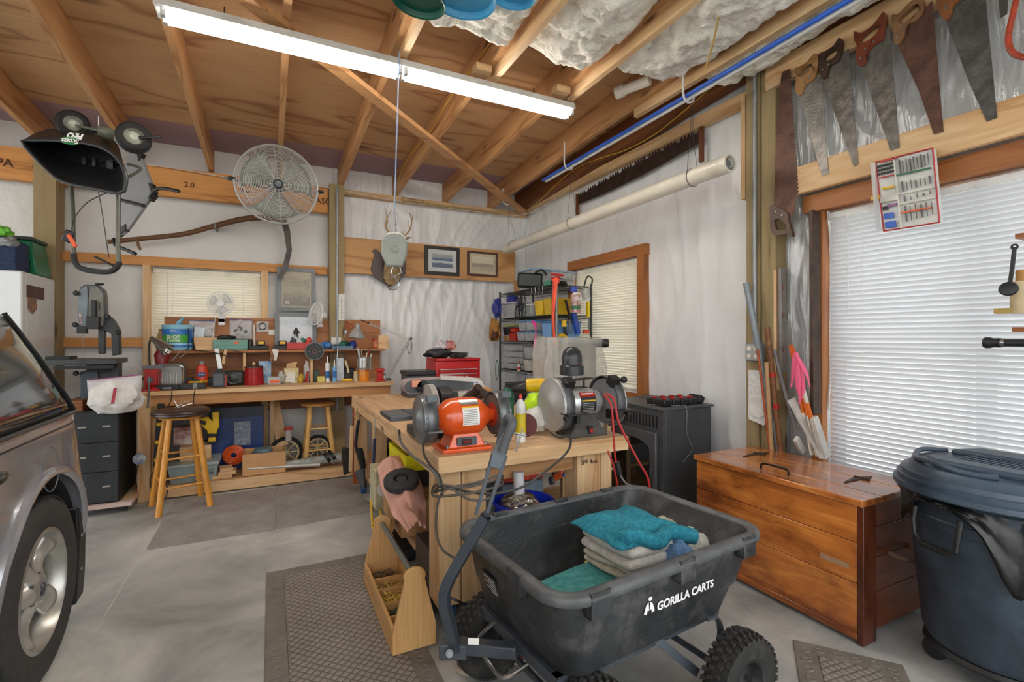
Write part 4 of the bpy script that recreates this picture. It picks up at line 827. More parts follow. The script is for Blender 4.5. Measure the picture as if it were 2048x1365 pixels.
T = th('plug_connector', 'black cord plug hanging below the silver grinder', 'plug', D(1235, 930, 2.46)); MB().cyl(D(1233, 925, 2.46), D(1240, 950, 2.46), .016, .013).build('plug_body', BLK, T)
MB().tube([D(u, v, d) for u, v, d in ((1240, 950, 2.46), (1256, 970, 2.5), (1290, 975, 2.6), (1306, 985, 2.6))], .005, 8, k=6).build('cable', P('#8c8880', .5), T)
(MB().tube([D(u, v, d) for u, v, d in ((1100, 865, 2.5), (1118, 875, 2.44), (1138, 872, 2.42), (1141, 890, 2.42), (1128, 912, 2.35), (1095, 940, 2.25), (1050, 972, 2.16), (1010, 985, 2.12), (970, 988, 2.1), (925, 982, 2.08), (885, 972, 2.08), (868, 985, 2.12))], .0058, 8, k=6)).build('power_cord', P('#3a3836', .6), g2)
mb = MB(); mb.tube([D(u, v, d) for u, v, d in ((868, 985, 2.14), (905, 975, 2.08), (955, 965, 2.08), (1000, 950, 2.16), (1004, 960, 2.3), (1000, 972, 2.16), (950, 985, 2.06), (900, 992, 2.06), (866, 992, 2.14), (868, 972, 2.3), (880, 970, 2.1), (930, 975, 2.06), (985, 962, 2.1), (1002, 955, 2.2), (980, 995, 2.1), (940, 1000, 2.07), (900, 978, 2.06), (878, 998, 2.1), (872, 1060, 2.12), (885, 1100, 2.1), (915, 1120, 2.08))], .0055, 8, k=6)
one(mb, 'wrapped_cable', 'grey cord wrapped in loops around the front left table leg', 'cord', P('#5a544e', .6))
# ---------- combination sander
SD = P('#3a3c3e', .45, 0, .15); sx, sy_ = .80, 2.62
sd_ = th('belt_disc_sander', 'black belt and disc sander with its table overhanging the left edge', 'sander', (sx, sy_, ZT))
mb = MB(); mb.box(sx-.1, sx+.16, sy_-.1, sy_+.14, ZT, ZT+.05); mb.box(sx-.05, sx+.1, sy_-.07, sy_+.1, ZT+.05, ZT+.14); mb.build('base', SD, sd_, bev=.006)
MB().lathe((sx-.02, sy_-.1, ZT+.16), [(0, 0), (.135, 0), (.135, .03), (0, .035)], 40, (-1, 0, 0)).build('sanding_disc', P('#a09a92', .9, 0, .1, 80, .3, 200), sd_)
mb = MB(); mb.prism([(sx-.0, sy_-.20, ZT+.03), (sx-.0, sy_-.20, ZT+.25), (sx, sy_-.12, ZT+.28), (sx, sy_+.02, ZT+.26), (sx, sy_+.02, ZT+.03)], (.07, 0, 0)); db = mb.build('disc_guard', P('#242627', .4), sd_, bev=.006)
MB().box(sx+.008, sx+.062, sy_-.2045, sy_-.2, ZT+.06, ZT+.235).build('label_plate', P('#18191a', .3), db)
mb = MB(); mb.ob((sx+.035, sy_-.2055, ZT+.215), (.03, .002, .014)); mb.ob((sx+.03, sy_-.2055, ZT+.19), (.035, .002, .004)); mb.ob((sx+.03, sy_-.2055, ZT+.18), (.03, .002, .004)); mb.build('label_text', P('#c9562c', .5), db)
MB().box(sx+.014, sx+.052, sy_-.213, sy_-.203, ZT+.085, ZT+.12).build('switch_paddle', P('#e06a1c', .35), db, bev=.003)
pa, pb, pc, pd = [onZ(u, v, 1.0) for u, v in ((720, 812), (760, 803), (806, 815), (735, 824))]
mb = MB(); z1 = .985; mb.box(sx-.27, sx-.06, sy_-.22, sy_+.04, z1-.022, z1); tb = mb.build('work_table', P('#5a5d60', .4, .5), sd_, bev=.002)
MB().box(sx-.16, sx-.15, sy_-.22, sy_+.04, z1-.001, z1+.0008).build('miter_slot', BLK, tb)
mb = MB(); z2 = ZT+.275; pr = []
for i in range(17): a = R(90+180*i/16); pr.append((-.13+.04*math.cos(a), .04*math.sin(a)))
for i in range(17): a = R(-90+180*i/16); pr.append((.20+.04*math.cos(a), .04*math.sin(a)))
mb.prism([(sx+.02+a, sy_-.0, z2+z) for a, z in pr], (0, .1, 0)); bo = mb.build('sanding_belt', P('#9a8a86', .85, 0, .15, 12, .2, 200), sd_)
mb = MB(); mb.prism([(sx+.02+a*.98, sy_-.006, z2+z*.8) for a, z in pr], (0, .006, 0)); mb.build('belt_frame', P('#55585b', .4, .5), bo)
mb = MB(); mb.cyl((sx-.05, sy_-.03, z2), (sx-.05, sy_-.006, z2), .035, n=24); mb.build('roller', BLK, bo); MB().box(sx-.11, sx-.06, sy_-.03, sy_-.006, z2+.0, z2+.035).build('warning_label', P('#e59a78', .5), bo)
mb = MB(); mb.tube([(sx+.1, sy_+.04, ZT+.12), (sx+.1, sy_+.04, z2-.04)], .03); mb.build('belt_arm', SD, sd_)
MB().tube([D(u, v, d) for u, v, d in ((798, 862, 2.5), (802, 885, 2.3), (822, 910, 2.2), (850, 930, 2.1), (872, 950, 2.08), (880, 975, 2.09))], .006, 8, k=6).build('cord', P('#5c5852', .6), sd_)
# clear plastic tray lying on the belt
T = th('parts_box', 'flat clear plastic box lying on the belt sander', 'box', (sx+.2, sy_-.05, z2+.04)); MB().ob((sx+.14, sy_-.06, z2+.04), (.2, .1, .02), (0, 5, -12)).build('lid', clear('#e6e0da', .5), T, bev=.002); MB().ob((sx+.22, sy_-.1, z2+.02), (.04, .04, .004), (0, 5, -12)).build('sticker', P('#3a66c8', .5), T)
# ---------- generic small things
def bot(name, label, cat_, c, prof, mat, cap=None, capm=None, band=None, bandm=None, group=None, n=24):
    T = th(name, label, cat_, c, group); MB().lathe(c, prof, n).build('body', mat, T)
    if cap: MB().lathe(c, cap, n).build('cap', capm, T)
    if band: MB().lathe(c, band, n).build('label', bandm, T)
    return T
def boxthing(name, label, cat_, c, sz, mat, rz=0, bev=.004, group=None, parts=()):
    T = th(name, label, cat_, (c[0], c[1], c[2]), group); MB().ob((c[0], c[1], c[2]+sz[2]/2), sz, (0, 0, rz)).build('body', mat, T, bev=bev)
    m = Matrix.Rotation(R(rz), 3, 'Z')
    for nm_, off, s2, mt in parts: MB().ob(V((c[0], c[1], c[2]))+m@V(off), s2, (0, 0, rz)).build(nm_, mt, T, bev=.0015)
    return T
def crum(c, r, amp=.35, sd=0, n=28, fr=6):
    mb = MB(); mb.ball(c, r, n, amp*.5, fr, sd); 
    for i, p in enumerate(mb.v):
        q = (p-V(c)); mb.v[i] = p+q*.18*amp*noise.noise(q*40+V((sd, 0, 0)))*2
        if mb.v[i].z < c[2]-r[2]*.92: mb.v[i].z = c[2]-r[2]*.92
    return mb
def bx(u, Y, z): p = onY(u, 700, Y); return V((p.x, Y, z))
Zs, Zb = 1.257, .923
# ---------- on top of the riser shelf
c = bx(355, 5.5, Zs)
T = th('paper_towel_roll', 'big blue roll of shop towels standing in a black wire holder', 'paper towels', c)
MB().lathe(c, [(.03, 0), (.118, 0), (.122, .008), (.122, .232), (.118, .24), (.03, .24), (.03, 0)], 40).build('roll', P('#8fc4dc', .8, 0, .06, 20, .3, 90), T)
def curl(c, r, a0, a1, z0, z1): return MB().grid(lambda u, v: V((c.x+r*math.cos(R(a0+(a1-a0)*u)), c.y+r*math.sin(R(a0+(a1-a0)*u)), c.z+z0+(z1-z0)*v)), 16, 1)
wr_ = curl(c, .1235, -175, -10, .03, .2).build('wrapper', P('#2f78c8', .35), T)
curl(c, .1242, -150, -42, .075, .148).build('label_band', P('#4aa842', .35), wr_); curl(c, .1238, -175, -10, .05, .07).build('stripe', P('#9fd0ea', .35), wr_)
def ctext(par, s, size, mat, c, r, ang, z, fw=0): a = R(ang); text(par, s, size, mat, (c.x+r*math.cos(a), c.y+r*math.sin(a), c.z+z), (-math.sin(a), math.cos(a), 0), (0, 0, 1), font_w=fw)
ctext(wr_, 'SHOP', .042, WT, c, .1255, -97, .123, .001); ctext(wr_, 'Towels', .036, WT, c, .1255, -97, .093, .0008); ctext(wr_, 'Scott', .022, WT, c, .1255, -97, .185)
mb = MB(); mb.tube([(c.x, c.y, c.z+.23), (c.x+.02, c.y-.01, c.z+.27), (c.x+.05, c.y, c.z+.31)], lambda t: .022+.012*math.sin(t*5), 8, k=3, flat=.5); mb.build('loose_sheet', P('#7fb4c8', .9), T)
hz = MB(); hz.tube([(c.x-.12, c.y-.1, c.z+.003), (c.x+.14, c.y-.1, c.z+.003), (c.x+.14, c.y-.11, c.z+.2), (c.x+.1, c.y-.11, c.z+.21), (c.x+.1, c.y-.12, c.z+.003)], .0035, 6); hz.build('wire_holder', BLK, T)
c = bx(323, 5.48, Zs); T = bot('twine_ball', 'brown speckled woven vase-shaped bundle left of the blue towel roll', 'bundle', c, [(0, 0), (.035, 0), (.045, .03), (.043, .11), (.028, .16), (.02, .18), (.024, .2), (0, .2)], P('#7a5c34', .9, 0, .5, 60, .8, 80, hx2='#c8a870'))
def zbag(label, u, v0, v1, wpx, Y, seed, cardc=None, rot=0):
    p0 = onY(u, v0, Y); p1 = onY(u, v1, Y); w_ = wpx*4.9/970; h = p0.z-p1.z; T = th('zip_bag', label, 'plastic bag', p1, 'zip bags pinned to the riser back board')
    mb = MB(); mb.grid(lambda a, b: V((p1.x+(a-.5)*w_+rot*b, Y-.012*math.sin(PI*a)*math.sin(PI*min(b+.15, 1))-.012*noise.noise(V((a*3, b*3, seed))), p1.z+h*b)), 16, 14); mb.build('bag', clear('#e6e4e6', .4), T, solid=.002)
    MB().box(p1.x-w_/2+rot, p1.x+w_/2+rot, Y-.006, Y-.002, p1.z+h-.012, p1.z+h).build('zip_strip', P('#4a3f7a', .4), T)
    mb = crum(V((p1.x, Y+.0, p1.z+h*.35)), (w_*.33, .012, h*.28), .5, seed, 16); mb.build('contents', P(cardc or '#6a645c', .7, 0, .4, 50), T); return T
zbag('zip bag with a white and blue card to the right of the towel roll', 404, 640, 674, 42, 5.575, 1, '#d8e2e8'); T = zbag('zip bag of small dark parts right of the white clip fan', 482, 639, 679, 40, 5.575, 3, '#5c5650')
c = bx(404, 5.5, Zs+.07); MB().ob((c.x, 5.5, Zs+.155), (.09, .004, .1), (0, 8, 5))
one(MB().ob((bx(398, 5.52, 0).x, 5.545, Zs+.168), (.085, .006, .1), (0, 8, 0)), 'product_card', 'white card with a blue picture leaning behind the plank block', 'card', [P('#d8e4ea', .6)])
c = bx(414, 5.47, Zs); one(MB().prism([(c.x-.085, 5.42, Zs), (c.x+.085, 5.42, Zs), (c.x+.085, 5.42, Zs+.12), (c.x-.11, 5.42, Zs+.125)], (0, .1, 0)), 'wooden_block', 'pale pine block with a slanted left end on the riser shelf', 'wood block', PINE[0], bev=.003)
# clip fan, front view
c = onY(441, 607, 5.45); T = th('clip_fan', 'small white clip fan facing the room, clamped on the riser back board', 'fan', (c.x, 5.5, 1.575)); FWm = P('#e4e4e2', .35)
mb = MB()
for i in range(9): mb.torus(c+V((0, -.02+.018*(i/8)**2, 0)), .022+.0105*i, .0013, (0, 1, 0), 40, 5)
for i in range(18): a = i*PI/9; mb.tube([c+V((.02*math.cos(a), -.022, .02*math.sin(a))), c+V((.108*math.cos(a), -.002, .108*math.sin(a)))], .001, 4)
mb.torus(c+V((0, .002, 0)), .112, .005, (0, 1, 0), 40, 8); mb.build('front_grille', FWm, T)
MB().lathe(c+V((0, -.022, 0)), [(0, 0), (.03, 0), (.032, .006), (0, .008)], 24, (0, -1, 0)).build('hub_badge', WH, T)
mb = MB()
for k in range(3): mb.grid(lambda u, v, k=k: c+V(((.02+.075*u)*math.cos(R(k*120+5+70*v)), .015-.02*v, (.02+.075*u)*math.sin(R(k*120+5+70*v)))), 6, 6)
mb.build('blades', clear('#dfe4e4', .6), T, solid=.002); mb = MB()
for i in range(8): mb.torus(c+V((0, .045-.0*i, 0)), .03+.0115*i, .0012, (0, 1, 0), 36, 5)
mb.build('rear_grille', FWm, T); MB().cyl(c+V((0, .02, 0)), c+V((0, .1, 0)), .03, .025).build('motor', FWm, T)
mb = MB(); mb.tube([c+V((0, .06, -.02)), c+V((0, .06, -.1)), c+V((.0, .05, -.13))], .012, 8, k=4); mb.box(c.x-.02, c.x+.03, 5.49, 5.60, 1.53, 1.56); mb.box(c.x-.02, c.x+.03, 5.49, 5.5, 1.50, 1.6); mb.box(c.x-.02, c.x+.03, 5.585, 5.597, 1.5, 1.6); mb.build('clamp', FWm, T)
MB().tube([c+V((-.05, .1, -.13)), (c.x-.06, 5.57, 1.5), (c.x-.075, 5.56, 1.35), (c.x-.07, 5.55, 1.27)], .0035, 6, k=5).build('cord', WH, T)
# clip fan, side view
c = onY(632, 628, 5.42); T = th('clip_fan', 'white clip fan turned sideways on the right half of the back board', 'fan', (c.x+.05, 5.5, 1.575)); ax = V((-.85, -.5, .15)).normalized()
a_, b_, d_ = frame(ax); mb = MB()
for i in range(9): mb.torus(c+ax*(.03*math.sin((1-i/8)*PI/2)), .018+.0115*i, .0016, ax, 36, 5)
for i in range(8): mb.torus(c-ax*(.035*math.sin((1-i/7)*PI/2)), .03+.0115*i, .0016, ax, 36, 5)
for i in range(14):
    g = i*2*PI/14; q = a_*math.cos(g)+b_*math.sin(g); mb.tube([c+ax*.03+q*.02, c+ax*.022+q*.075, c+q*.113, c-ax*.025+q*.07, c-ax*.035+q*.02], .0016, 4, k=3)
mb.build('grille', FWm, T); mb = MB(); mb.torus(c, .114, .0065, ax, 36, 8); mb.build('rim', FWm, T)
MB().lathe(c-ax*.03, [(0, 0), (.035, 0), (.042, .03), (.035, .075), (0, .085)], 20, -ax).build('motor', FWm, T)
e = c-ax*.06; mb = MB(); mb.tube([e, e+V((0, .0, -.07)), e+V((.0, .02, -.1))], .011, 8); mb.box(e.x-.035, e.x+.02, 5.48, 5.6, 1.525, 1.545); mb.box(e.x-.035, e.x+.02, 5.48, 5.492, 1.49, 1.6); mb.build('clamp', FWm, T)
MB().tube([e+V((0, .02, -.02)), e+V((-.04, .0, -.06)), e+V((-.02, .0, -.1)), e+V((-.04, .01, -.14))], .0035, 6, k=4).build('cord', WH, T)
# cases, tackle box and the rest
c = bx(452, 5.46, Zs+.105); T = boxthing('tackle_box', 'green-tinted clear storage case on the riser shelf under the sunglass case', 'case', bx(462, 5.46, Zs), (.29, .16, .1), clear('#5f9a8c', .75, .2)); 
mb = MB(); 
for i in range(3): mb.box(T.location.x-.14, T.location.x+.14, 5.378, 5.381, Zs+.012+i*.03, Zs+.014+i*.03)
mb.build('divider', GRN, T); MB().box(T.location.x+.03, T.location.x+.07, 5.376, 5.381, Zs+.06, Zs+.08).build('latch', ORN, T)
one(crum(V((c.x, 5.46, Zs+.102+.02)), (.085, .04, .022), .25, 4), 'glasses_case', 'slim black eyeglass case lying on the green storage case', 'case', BLK)
one(MB().lathe(bx(500, 5.43, Zs), [(0, 0), (.022, 0), (.024, .06), (.02, .1), (0, .105)], 16), 'spray_bottle', 'small dark bottle at the right end of the green storage case', 'bottle', DK)
def tape(u, label):
    c = bx(u, 5.44, Zs); T = th('battery_charger', label, 'charger', c, 'chargers on the riser shelf'); MB().box(c.x-.075, c.x+.075, 5.39, 5.47, Zs, Zs+.04).build('base', BLK, T, bev=.005); b = MB().box(c.x-.03, c.x+.045, 5.395, 5.46, Zs+.041, Zs+.09).build('battery', BLK, T, bev=.006); MB().box(c.x-.015, c.x+.035, 5.388, 5.394, Zs+.055, Zs+.08).build('label', YEL, b)
tape(520, 'black charger with a yellow-labelled battery, left of the two on the riser shelf'); tape(563, 'black charger with a yellow-labelled battery next to the red tray')
c = onY(525, 653, 5.58); T = th('parts_bag', 'clear packet holding a round grey ring pinned on the back board', 'plastic bag', c); MB().box(c.x-.055, c.x+.055, 5.583, 5.588, c.z-.06, c.z+.05).build('packet', clear('#e0ddd8', .45), T); MB().torus(c+V((0, -.004, 0)), .033, .006, (0, 1, 0)).build('ring', DSTEEL, T)
one(MB().tube([(bx(509, 5.5, 0).x, 5.5, Zs+.002), (bx(508, 5.55, 0).x, 5.56, Zs+.25)], lambda t: .006 if t > .3 else .012, 8, k=5), 'cable_tester', 'thin white wand standing against the back board', 'wand', WH)
one(MB().box(bx(546, 5.59, 0).x-.04, bx(546, 5.59, 0).x+.04, 5.585, 5.598, 1.405, 1.455), 'note_pad', 'small white note pad on the back board above the chargers', 'pad', PAPER)
c = bx(599, 5.45, Zs); T = th('tray', 'red metal tray of odds and ends on the riser shelf', 'tray', c); mb = MB(); w_, d_, h_ = .125, .07, .07
for q in ((-w_, w_, -d_, -d_+.004, 0, h_), (-w_, w_, d_-.004, d_, 0, h_), (-w_, -w_+.004, -d_, d_, 0, h_), (w_-.004, w_, -d_, d_, 0, h_), (-w_, w_, -d_, d_, 0, .004)): mb.box(c.x+q[0], c.x+q[1], 5.45+q[2], 5.45+q[3], Zs+q[4], Zs+q[5])
mb.build('tray_body', RED, T)
for i, (dx, cl, nm_, lb) in enumerate(((-.06, '#46484a', 'pliers', 'dark pliers sticking out of the red tray'), (.0, '#c8ccd0', 'spray_can', 'white spray can lying in the red tray'), (.03, '#2c7a62', 'tape_roll', 'teal roll in the red tray'), (.085, '#d84a3c', 'parts_bag', 'crumpled pink and clear bag in the red tray'))):
    one(crum(V((c.x+dx, 5.45, Zs+.075)), (.03, .035, .045), .4, i+2, 14), nm_, lb, nm_.replace('_', ' '), P(cl, .4, 0, .3, 60))
def picture(name, label, cx, cz, w_, h_, Y, fm, mat_, art, ft=.03, axis='x', mount=.02, dep=.02):
    T = th(name, label, 'picture', (cx, Y, cz-h_/2)); mb = MB()
    for q in ((-w_/2, w_/2, h_/2-ft, h_/2), (-w_/2, w_/2, -h_/2, -h_/2+ft), (-w_/2, -w_/2+ft, -h_/2+ft, h_/2-ft), (w_/2-ft, w_/2, -h_/2+ft, h_/2-ft)): mb.box(cx+q[0], cx+q[1], Y-dep, Y, cz+q[2], cz+q[3])
    mb.build('frame', fm, T, bev=.002); MB().box(cx-w_/2+ft, cx+w_/2-ft, Y-.012, Y-.004, cz-h_/2+ft, cz+h_/2-ft).build('mat_board', mat_, T)
    MB().box(cx-w_/2+ft+mount, cx+w_/2-ft-mount, Y-.0135, Y-.0121, cz-h_/2+ft+mount, cz+h_/2-ft-mount).build('print', art, T)
    MB().box(cx-w_/2+ft, cx+w_/2-ft, Y-.016, Y-.015, cz-h_/2+ft, cz+h_/2-ft).build('glass', P('#f0f4f4', .04, 0, .01, alpha=.07), T); return T
def artm(stops, sc, axis=2, dist=2.0, w_=.7):
    m, t, b = mk('print'); mp = coords(t, (1, 1, 1), gen=True); sp_ = nd(t, 'ShaderNodeSeparateXYZ'); t.links.new(mp.outputs[0], sp_.inputs[0]); n = nd(t, 'ShaderNodeTexNoise', Scale=sc, Detail=6.0, Distortion=dist); t.links.new(mp.outputs[0], n.inputs[0])
    ad = nd(t, 'ShaderNodeMath', operation='MULTIPLY_ADD'); t.links.new(n.outputs[0], ad.inputs[0]); ad.inputs[1].default_value = w_; t.links.new(sp_.outputs['Z'], ad.inputs[2]); ml = nd(t, 'ShaderNodeMath', operation='MULTIPLY'); ml.inputs[1].default_value = 1/(1+w_); t.links.new(ad.outputs[0], ml.inputs[0])
    r = ramp(t, ml.outputs[0], stops); t.links.new(r.outputs[0], b.inputs['Base Color']); b.inputs['Roughness'].default_value = .5; return m
GF = P('#7c7f82', .5, 0, .12, 12)
p = onY(593, 579, 5.62); q = onY(592, 667, 5.56)
poster = picture('framed_poster', 'grey-framed sepia poster hanging high beside the wooden post', p.x, 1.885, .37, .46, 5.63, GF, P('#b4a68c', .7), artm([(.3, '#6f6653'), (.5, '#a39778'), (.62, '#8a7f66'), (.8, '#b5a88a')], 5), .042, mount=.014)
for i, (s_, z) in enumerate((('Theodore A. Moseley', 2.01), ('INC. ARCHITECTS', 1.975))): text(poster, s_, .028 if i == 0 else .018, P('#e4dcc4', .6), (p.x-.0, 5.606, z), (1, 0, 0), (0, 0, 1))
text(poster, '28', .05, P('#e4dcc4', .6), (p.x-.09, 5.606, 1.745), (1, 0, 0), (0, 0, 1))
pic = picture('framed_photo', 'grey-framed snow scene standing behind the red tray on the riser shelf', q.x, Zs+.19, .40, .38, 5.575, GF, P('#c8c9cc', .6), artm([(.3, '#d4d8de'), (.55, '#e0e2e6'), (.7, '#c4ccd8'), (.9, '#dfe4ea')], 4), .04, mount=.01)
mb = MB(); sx0 = q.x; mb.prism([(sx0+a, 5.560, Zs+.2+b_) for a, b_ in ((-.035, -.05), (-.02, .0), (-.005, .02), (.0, .035), (.01, .02), (.04, -.03), (.02, -.04), (.025, -.08), (.01, -.08), (.0, -.04), (-.015, -.08), (-.02, -.04))], (0, -.001, 0)); mb.build('skier', P('#3a3634', .7), pic)
# scissors, thermometer, saw blade
def scissors(u, v, label, hm, ang, Y=5.585, L=.2):
    c = onY(u, v, Y); T = th('scissors', label, 'scissors', c, 'scissors hung on the back board'); m = Matrix.Rotation(R(ang), 3, 'Y')
    for s in (-1, 1):
        mb = MB(); mb.torus(c+m@V((s*.026, 0, 0)), .021, .006, (0, 1, 0), 24, 6); mb.tube([c+m@V((s*.018, 0, -.02)), c+m@V((s*.004, 0, -.06))], .006); mb.build('handle', hm, T)
        mb = MB(); mb.prism([c+m@V(p_) for p_ in ((s*.008, 0, -.05), (-s*.004, 0, -.05), (-s*.012, 0, -.09), (-s*.016, 0, -L), (-s*.004, 0, -.1))], (0, -.003, 0)); mb.build('blade', STEEL, T)
scissors(677, 651, 'white-handled scissors hanging on the back board beside the sideways fan', WH, 12); scissors(698, 650, 'orange-handled scissors hanging on the back board left of the desk lamp', P('#b8683c', .4), 24, L=.22)
c = onY(683, 615, 5.51); T = th('wall_thermometer', 'long white thermometer on the wooden post', 'thermometer', c); MB().box(c.x-.032, c.x+.032, 5.505, 5.516, c.z-.145, c.z+.145).build('plate', P('#dcdcd6', .4), T, bev=.004)
mb = MB()
for i in range(9): mb.box(c.x-.018, c.x-.004, 5.503, 5.5049, c.z-.11+i*.026, c.z-.107+i*.026); mb.box(c.x+.006, c.x+.018, 5.503, 5.5049, c.z-.11+i*.026, c.z-.107+i*.026)
mb.build('scale_marks', P('#5a5a5a', .5), T); MB().tube([(c.x, 5.502, c.z-.12), (c.x, 5.502, c.z+.12)], .002).build('glass_tube', RED, T)
c = onY(629, 703, 5.34); T = th('saw_blade', 'round dark circular saw blade hanging in front of the riser shelf', 'saw blade', c)
pts = []
for i in range(80): a = i*2*PI/80; r = .094 if i % 2 else .089; pts.append(c+V((r*math.cos(a), 0, r*math.sin(a))))
MB().prism(pts, (0, .003, 0)).build('blade', DSTEEL, T); dk = MB().lathe(c+V((0, -.001, 0)), [(0, 0), (.084, 0), (.084, .001), (0, .001)], 40, (0, -1, 0)).build('disc_print', P('#23252a', .5, 0, .2), T)
mb = MB(); mb.torus(c+V((0, -.0025, 0)), .022, .003, (0, 1, 0), 24, 5); mb.build('arbor_ring', P('#9a6a5c', .5), dk)
mb = MB()
for i in range(10): a = i*PI/5; mb.ob(c+V((.05*math.cos(a), -.003, .05*math.sin(a))), (.012, .001, .005), (0, 10+a*57, 0))
mb.build('print_marks', P('#8a8478', .5), dk)
# blue and green packages at the right of the shelf
for i, (u, w_, h_, d_, cl, lb, nm_) in enumerate(((652, .13, .08, .1, '#3a78b8', 'blue rumpled package beside the red tray', 'package'), (668, .1, .05, .12, '#46596a', 'dark folded pouch in front of the blue package', 'pouch'), (688, .12, .085, .1, '#1f5c48', 'dark green package on the riser shelf under the scissors', 'package'), (706, .07, .09, .09, '#2a3f94', 'deep blue package nearest the grey desk lamp', 'package'), (640, .07, .04, .08, '#b82c2c', 'red marker pouch against the red tray', 'pouch'))):
    c = bx(u, 5.46-.03*(i % 2), Zs+h_/2); one(crum(V((c.x, c.y, Zs+h_*.46)), (w_/2, d_/2, h_/2), .3, i*5, 18), nm_, lb, nm_, P(cl, .35, 0, .4, 40, .3, 60))
one(MB().box(bx(680, 5.5, 0).x-.09, bx(680, 5.5, 0).x+.12, 5.375, 5.41, Zs, Zs+.03), 'blue_case', 'long flat slate-blue case along the riser shelf edge', 'case', P('#5c7a92', .5), bev=.003)
c = bx(672, 5.52, Zs+.07); one(MB().box(c.x-.05, c.x+.05, 5.50, 5.54, Zs+.0, Zs+.12), 'carton', 'small white and red carton standing on the riser shelf', 'carton', P('#d8d2cc', .5))
c = bx(752, 5.43, Zs); bot('candy_jar', 'clear jar with a red lid at the right end of the riser shelf', 'jar', c, [(0, 0), (.036, 0), (.04, .01), (.04, .07), (.034, .09), (0, .09)], P('#b4683c', .3, 0, .4, 40), [(0, .088), (.038, .088), (.038, .108), (0, .11)], RED)
c = bx(716, 5.40, Zs)
# under the riser shelf, on the worktop
c = bx(306, 5.1, Zb)
vise = th('bench_vise', 'red bench vise bolted on the left end of the wall workbench', 'vise', c); VR = P('#a3201f', .35, 0, .2)
MB().lathe(c, [(0, 0), (.085, 0), (.085, .015), (.06, .03), (.045, .05), (0, .05)], 28).build('base', VR, vise)
mb = MB(); mb.prism([(c.x-.05, 5.02, Zb+.05), (c.x-.045, 5.02, Zb+.16), (c.x-.06, 5.02, Zb+.185), (c.x+.06, 5.02, Zb+.185), (c.x+.045, 5.02, Zb+.16), (c.x+.05, 5.02, Zb+.05)], (0, .07, 0)); mb.prism([(c.x-.045, 5.12, Zb+.05), (c.x-.05, 5.12, Zb+.2), (c.x+.05, 5.12, Zb+.2), (c.x+.045, 5.12, Zb+.05)], (0, .1, 0)); mb.build('body', VR, vise, bev=.008)
mb = MB(); mb.box(c.x-.07, c.x+.07, 5.075, 5.09, Zb+.18, Zb+.215); mb.box(c.x-.07, c.x+.07, 5.105, 5.12, Zb+.18, Zb+.215); mb.build('jaw', DSTEEL, vise)
mb = MB(); mb.cyl((c.x, 4.97, Zb+.1), (c.x, 5.02, Zb+.1), .022); mb.tube([(c.x, 4.965, Zb+.13), (c.x-.01, 4.965, Zb-.12)], .007); mb.ball((c.x-.01, 4.965, Zb-.12), .012, 8); mb.build('screw_handle', DSTEEL, vise)
one(MB().lathe((c.x-.09, 5.3, Zb+.09), [(0, 0), (.03, 0), (.03, .02), (.02, .025), (.02, .06), (0, .06)], 16, (1, 0, 0)).cyl((c.x-.16, 5.3, Zb+.09), (c.x-.05, 5.3, Zb+.09), .012).cyl((c.x-.05, 5.3, Zb), (c.x-.05, 5.3, Zb+.09), .01), 'pipe_clamp', 'steel clamp head at the far left behind the vise', 'clamp', DSTEEL)
one(MB().lathe((c.x+.03, 5.3, Zb), [(0, 0), (.05, 0), (.055, .05), (.045, .2), (.06, .3), (.03, .36), (0, .37)], 24), 'fire_extinguisher', 'dull red rounded canister behind the vise', 'canister', P('#8c2024', .35))
# chrome lamp head
a0, a1 = onY(303, 676, 5.2), onY(335, 700, 5.12); T = th('clamp_lamp', 'bullet-shaped chrome lamp head tilted down above the vise', 'lamp', (a0.x, 5.2, Zb)); dr = a1-a0
MB().lathe(a0, [(.0, 0), (.018, .0), (.022, .03), (.034, .08), (.05, .16), (.056, .19), (.053, .19), (.045, .16), (.0, .1)], 30, dr).build('shade', P('#a8a29c', .2, .9, .1), T); MB().tube([a0, a0+V((-.03, .05, -.1)), (a0.x-.02, 5.3, 1.0), (a0.x-.01, 5.3, Zb)], .008, 8, k=4).build('arm', DSTEEL, T)
c = bx(341, 5.3, Zb); T = th('heater', 'silver rounded electric heater on the workbench beside the vise', 'heater', c)
pr = [(-.115, 0), (.115, 0), (.118, .12), (.108, .2), (.09, .222), (-.09, .222), (-.112, .2), (-.118, .12)]
MB().prism([(c.x+a, 5.22, Zb+b_) for a, b_ in pr], (0, .16, 0)).build('housing', P('#6c6a66', .4), T, bev=.012); f_ = MB().prism([(c.x-.005+a*.92, 5.205, Zb+.01+b_*.92) for a, b_ in pr], (0, .02, 0)).build('front_panel', P('#9c9c9a', .3, .5), T, bev=.008)
mb = MB()
for i in range(7): mb.box(c.x-.07+i*.021, c.x-.064+i*.021, 5.2, 5.206, Zb+.03, Zb+.14)
mb.build('grille_slots', P('#c4c4c2', .3, .6), f_); MB().tube([(c.x-.11, 5.203, Zb+.02), (c.x-.11, 5.2, Zb+.16), (c.x-.09, 5.2, Zb+.2), (c.x+.09, 5.2, Zb+.2), (c.x+.108, 5.2, Zb+.15), (c.x+.1, 5.203, Zb+.02)], .006, 8, k=4).build('chrome_trim', P('#e4e4e2', .15, .9), f_)
c = bx(404, 5.3, Zb); T = bot('spray_can', 'orange-red round bottle with a grey cap and a blue badge on the workbench', 'bottle', c, [(0, 0), (.047, 0), (.047, .16), (.04, .19), (.022, .2), (.022, .205), (0, .205)], P('#d9482c', .3), [(0, .204), (.02, .204), (.02, .235), (0, .235)], GR, [(.0475, .04), (.0485, .04), (.0485, .06), (.0475, .06)], YEL)
